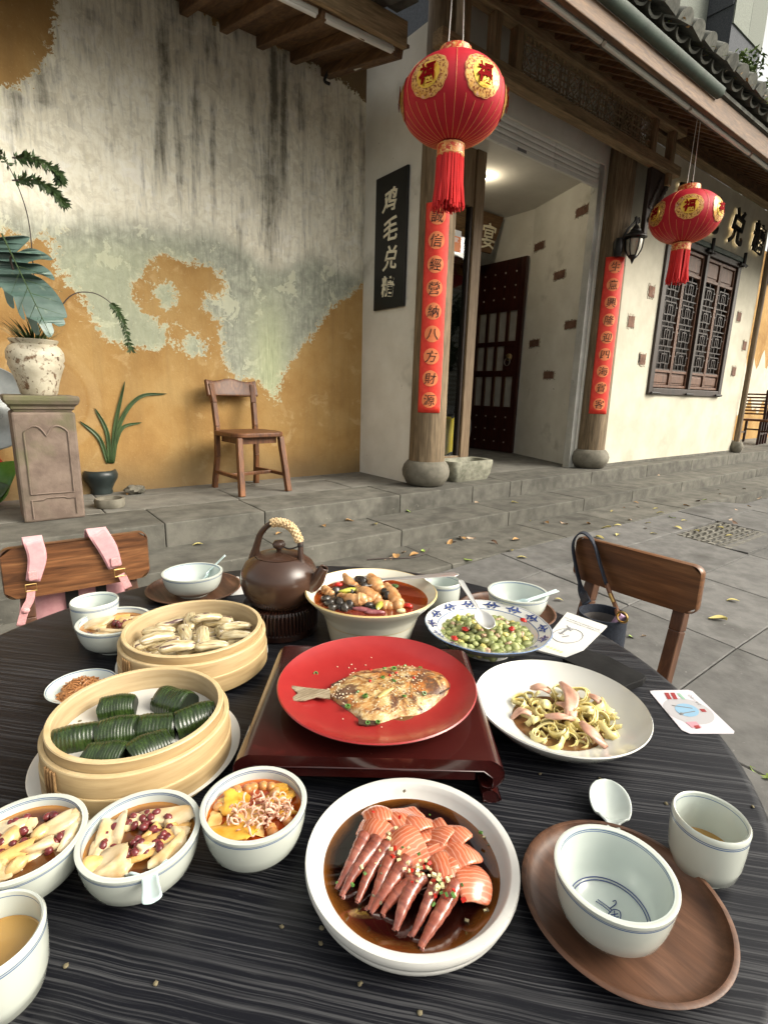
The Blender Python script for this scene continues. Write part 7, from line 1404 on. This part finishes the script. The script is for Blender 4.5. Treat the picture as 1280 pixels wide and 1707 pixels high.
pudding(bML[:4],'syrup',.80,'',[(-.45,-.1,(.35,.25,.12),.2,'tofu',.002),(.2,-.5,(.45,.16,.10),.1,'tofu',.002),(.55,.4,(.25,.12,.1),.2,'tofu',.001),(-.1,.5,(.25,.12,.08),.2,'tofu_tan',.001)],1,w4,((.2,.2,(.2,.16,.12),.3,'date_slice','date_slice','walnut like date slice','date'),(.5,.35,(.2,.12,.1),.2,'lotus_seed','lotus_seed','pale lotus seed','seed'),(.4,-.05,(.18,.13,.12),.2,'lotus_seed','lotus_seed','yellow lotus seed by the tofu','seed')),seed=6,nb=16,bc=(.05,.1),br=.4)
# ---- floss heap
m=MB(); c,r=FD
for i in range(330):
    a=g.uniform(0,2*pi); q=r*.68*math.sqrt(g.uniform()); h=.019*(1-(q/(r*.72))**2)+.008; p=V(c[0]+q*math.cos(a),c[1]+q*math.sin(a),TT+h*g.uniform(.75,1.05)); d=eul(g.uniform(-.6,.6),g.uniform(-.6,.6),g.uniform(0,6))@V(1,0,0); n_=d*.0045; m.tube([p-n_,p+V(0,0,.001),p+n_],.0009,5)
m.ell((c[0],c[1],TT+.008),(r*.66,r*.66,.016),nu=24,nv=8); o=m.build('meat_floss','floss',None); tag(o,'heap of brown shredded floss in the shallow dish','floss',kind='stuff')
# ---- crumbs on the table
for i,(x,y) in enumerate(((110,1611),(535,1573),(995,1335),(790,1400),(536,1548),(1255,1345),(1000,1298),(900,1290),(575,930+130),(640,1068),(925,1395),(470,1545),(600,1640),(1110,1340),(700,1690),(260,1640))):
    put('table_crumb',GL.setdefault('crm',lump((.0022,.0016,.0012),'speck',6,.3,8,5)),pz(x,y,TT+.0008),i*1.3,'tiny dried blossom crumb on the black table','crumb','crumbs on the black table')
# ================================================================== FALLEN LEAVES
def leaf_mesh(i,mt):
    n=8; rows=[]
    for k in range(n+1):
        u=k/n; w=.019*math.sin(pi*u**.8)**.9+.0004; rows.append([(u*.075-.037,w*v,.012*math.sin(pi*u+i)*(.6+.4*abs(v))+.008*abs(v)*(1 if i%2 else .3)) for v in (-1,-.5,0,.5,1)])
    return MB().grid(rows).mesh('fallen_leaf',mt,80)
lm_=[leaf_mesh(i,'dry_leaf_%d'%(i%5)) for i in range(10)]
vis=[(948,1062,0,1.3),(932,1028-28,1,.6),(1196,1033,1,1.2),(1222,1003-1,1,.9),(1062,1058,4,1.),(1055,1063,3,.7),(860,1000-100,0,1),(780,933,3,1.),(660,928,0,1.2),(672,920,4,1.),(690,925,0,1.),(648,932,4,.9),(705,918,3,.7),(750,930-25,0,.9),(770,898,0,1.2),(785,897,4,.9),(757,903,2,.7),(980,873,0,.9),(1010,880,1,1.),(940,872,4,1.1),(910,872,0,1.1),(1030,876,1,.8),(1065,845,4,.8),(1100,855,1,.9),(1120,862,3,.8),(1080,872,1,.7),(1012,905,2,.8),(1030,892,1,1.),(1060,838,0,.7),(1145,843,0,.9),(1162,835,2,1.),(1172,833,3,.9),(1196,816,2,.7),(1200,823,4,.7),(1226,872,2,1.1),(1200,880,1,.9),(1160,885,1,.8),(1130,880,1,.9),(1218,866,4,.7),(1240,815,2,.6),(1265,830,4,.8),(1250,845,0,.8),(1228,850,4,.7),(1090,890,1,.8),(1000,897,1,1.),(870,930,1,.9),(852,918,1,.8),(824,905,2,.8),(880,868,1,.6),(1215,893,1,.7),(1075,880,4,.7),(1050,866,4,.8),(1092,848,1,.6),(1140,868,1,.7),(1040,846,2,.5),(1020,852,1,.6),(1270,1290,3,1.),(1155,1190-40,1,.5)]
for i,(x,y,k,s) in enumerate(vis):
    p=pz(x,y,.06); z=hgt(p[0],p[1]); 
    for _ in range(3):
        p=pz(x,y,z+.004); z=hgt(p[0],p[1]) if p[1]<2.22 else (TZ3 if p[1]<2.69 else SZ)
    put('fallen_leaf',lm_[k+5*(i%2)],pz(x,y,z+.004),(g.uniform(-.2,.2),g.uniform(-.2,.2),g.uniform(0,6)),'fallen dry leaf lying on the grey paving','leaf','fallen leaves on the paving',s)
for i,(x,y,z,k) in enumerate(((540,877,SZ,0),(583,868,SZ,0),(465,890,SZ,0),(683,853,SZ,3),(626,874,SZ,1),(795,837,SZ,4),(858,838,SZ,1),(330,908,SZ,1),(215,823,PZ,0),(225,820,PZ,0),(1098,792,SZ,4))): put('fallen_leaf',lm_[k+5*(i%2)],pz(x,y,z+.004),(g.uniform(-.2,.2),g.uniform(-.2,.2),g.uniform(0,6)),'fallen dry leaf on the stone steps and platform','leaf','fallen leaves on the steps',.8)
tw=smooth_path([pz(612,933,TZ3+.006),pz(640,931,TZ3+.008),pz(680,930,TZ3+.006),pz(705,924,TZ3+.012),pz(716,915,TZ3+.02)]); o=MB().tube(tw-tw[0],.004,6).build('fallen_twig','stem',None,tuple(tw[0])); tag(o,'thin dark twig lying among the leaves by the step','twig')
for x,y,lab in ((1255,1115,'lone pale grass stalk on the paving beyond the card'),):
    p=pz(x-25,y+12,.012); q=pz(x+5,y-2,.012); o=MB().tube([V(0,0,0),q-p],.003,6).build('grass_stalk','dry_leaf_1',None,tuple(p)); tag(o,lab,'stalk')
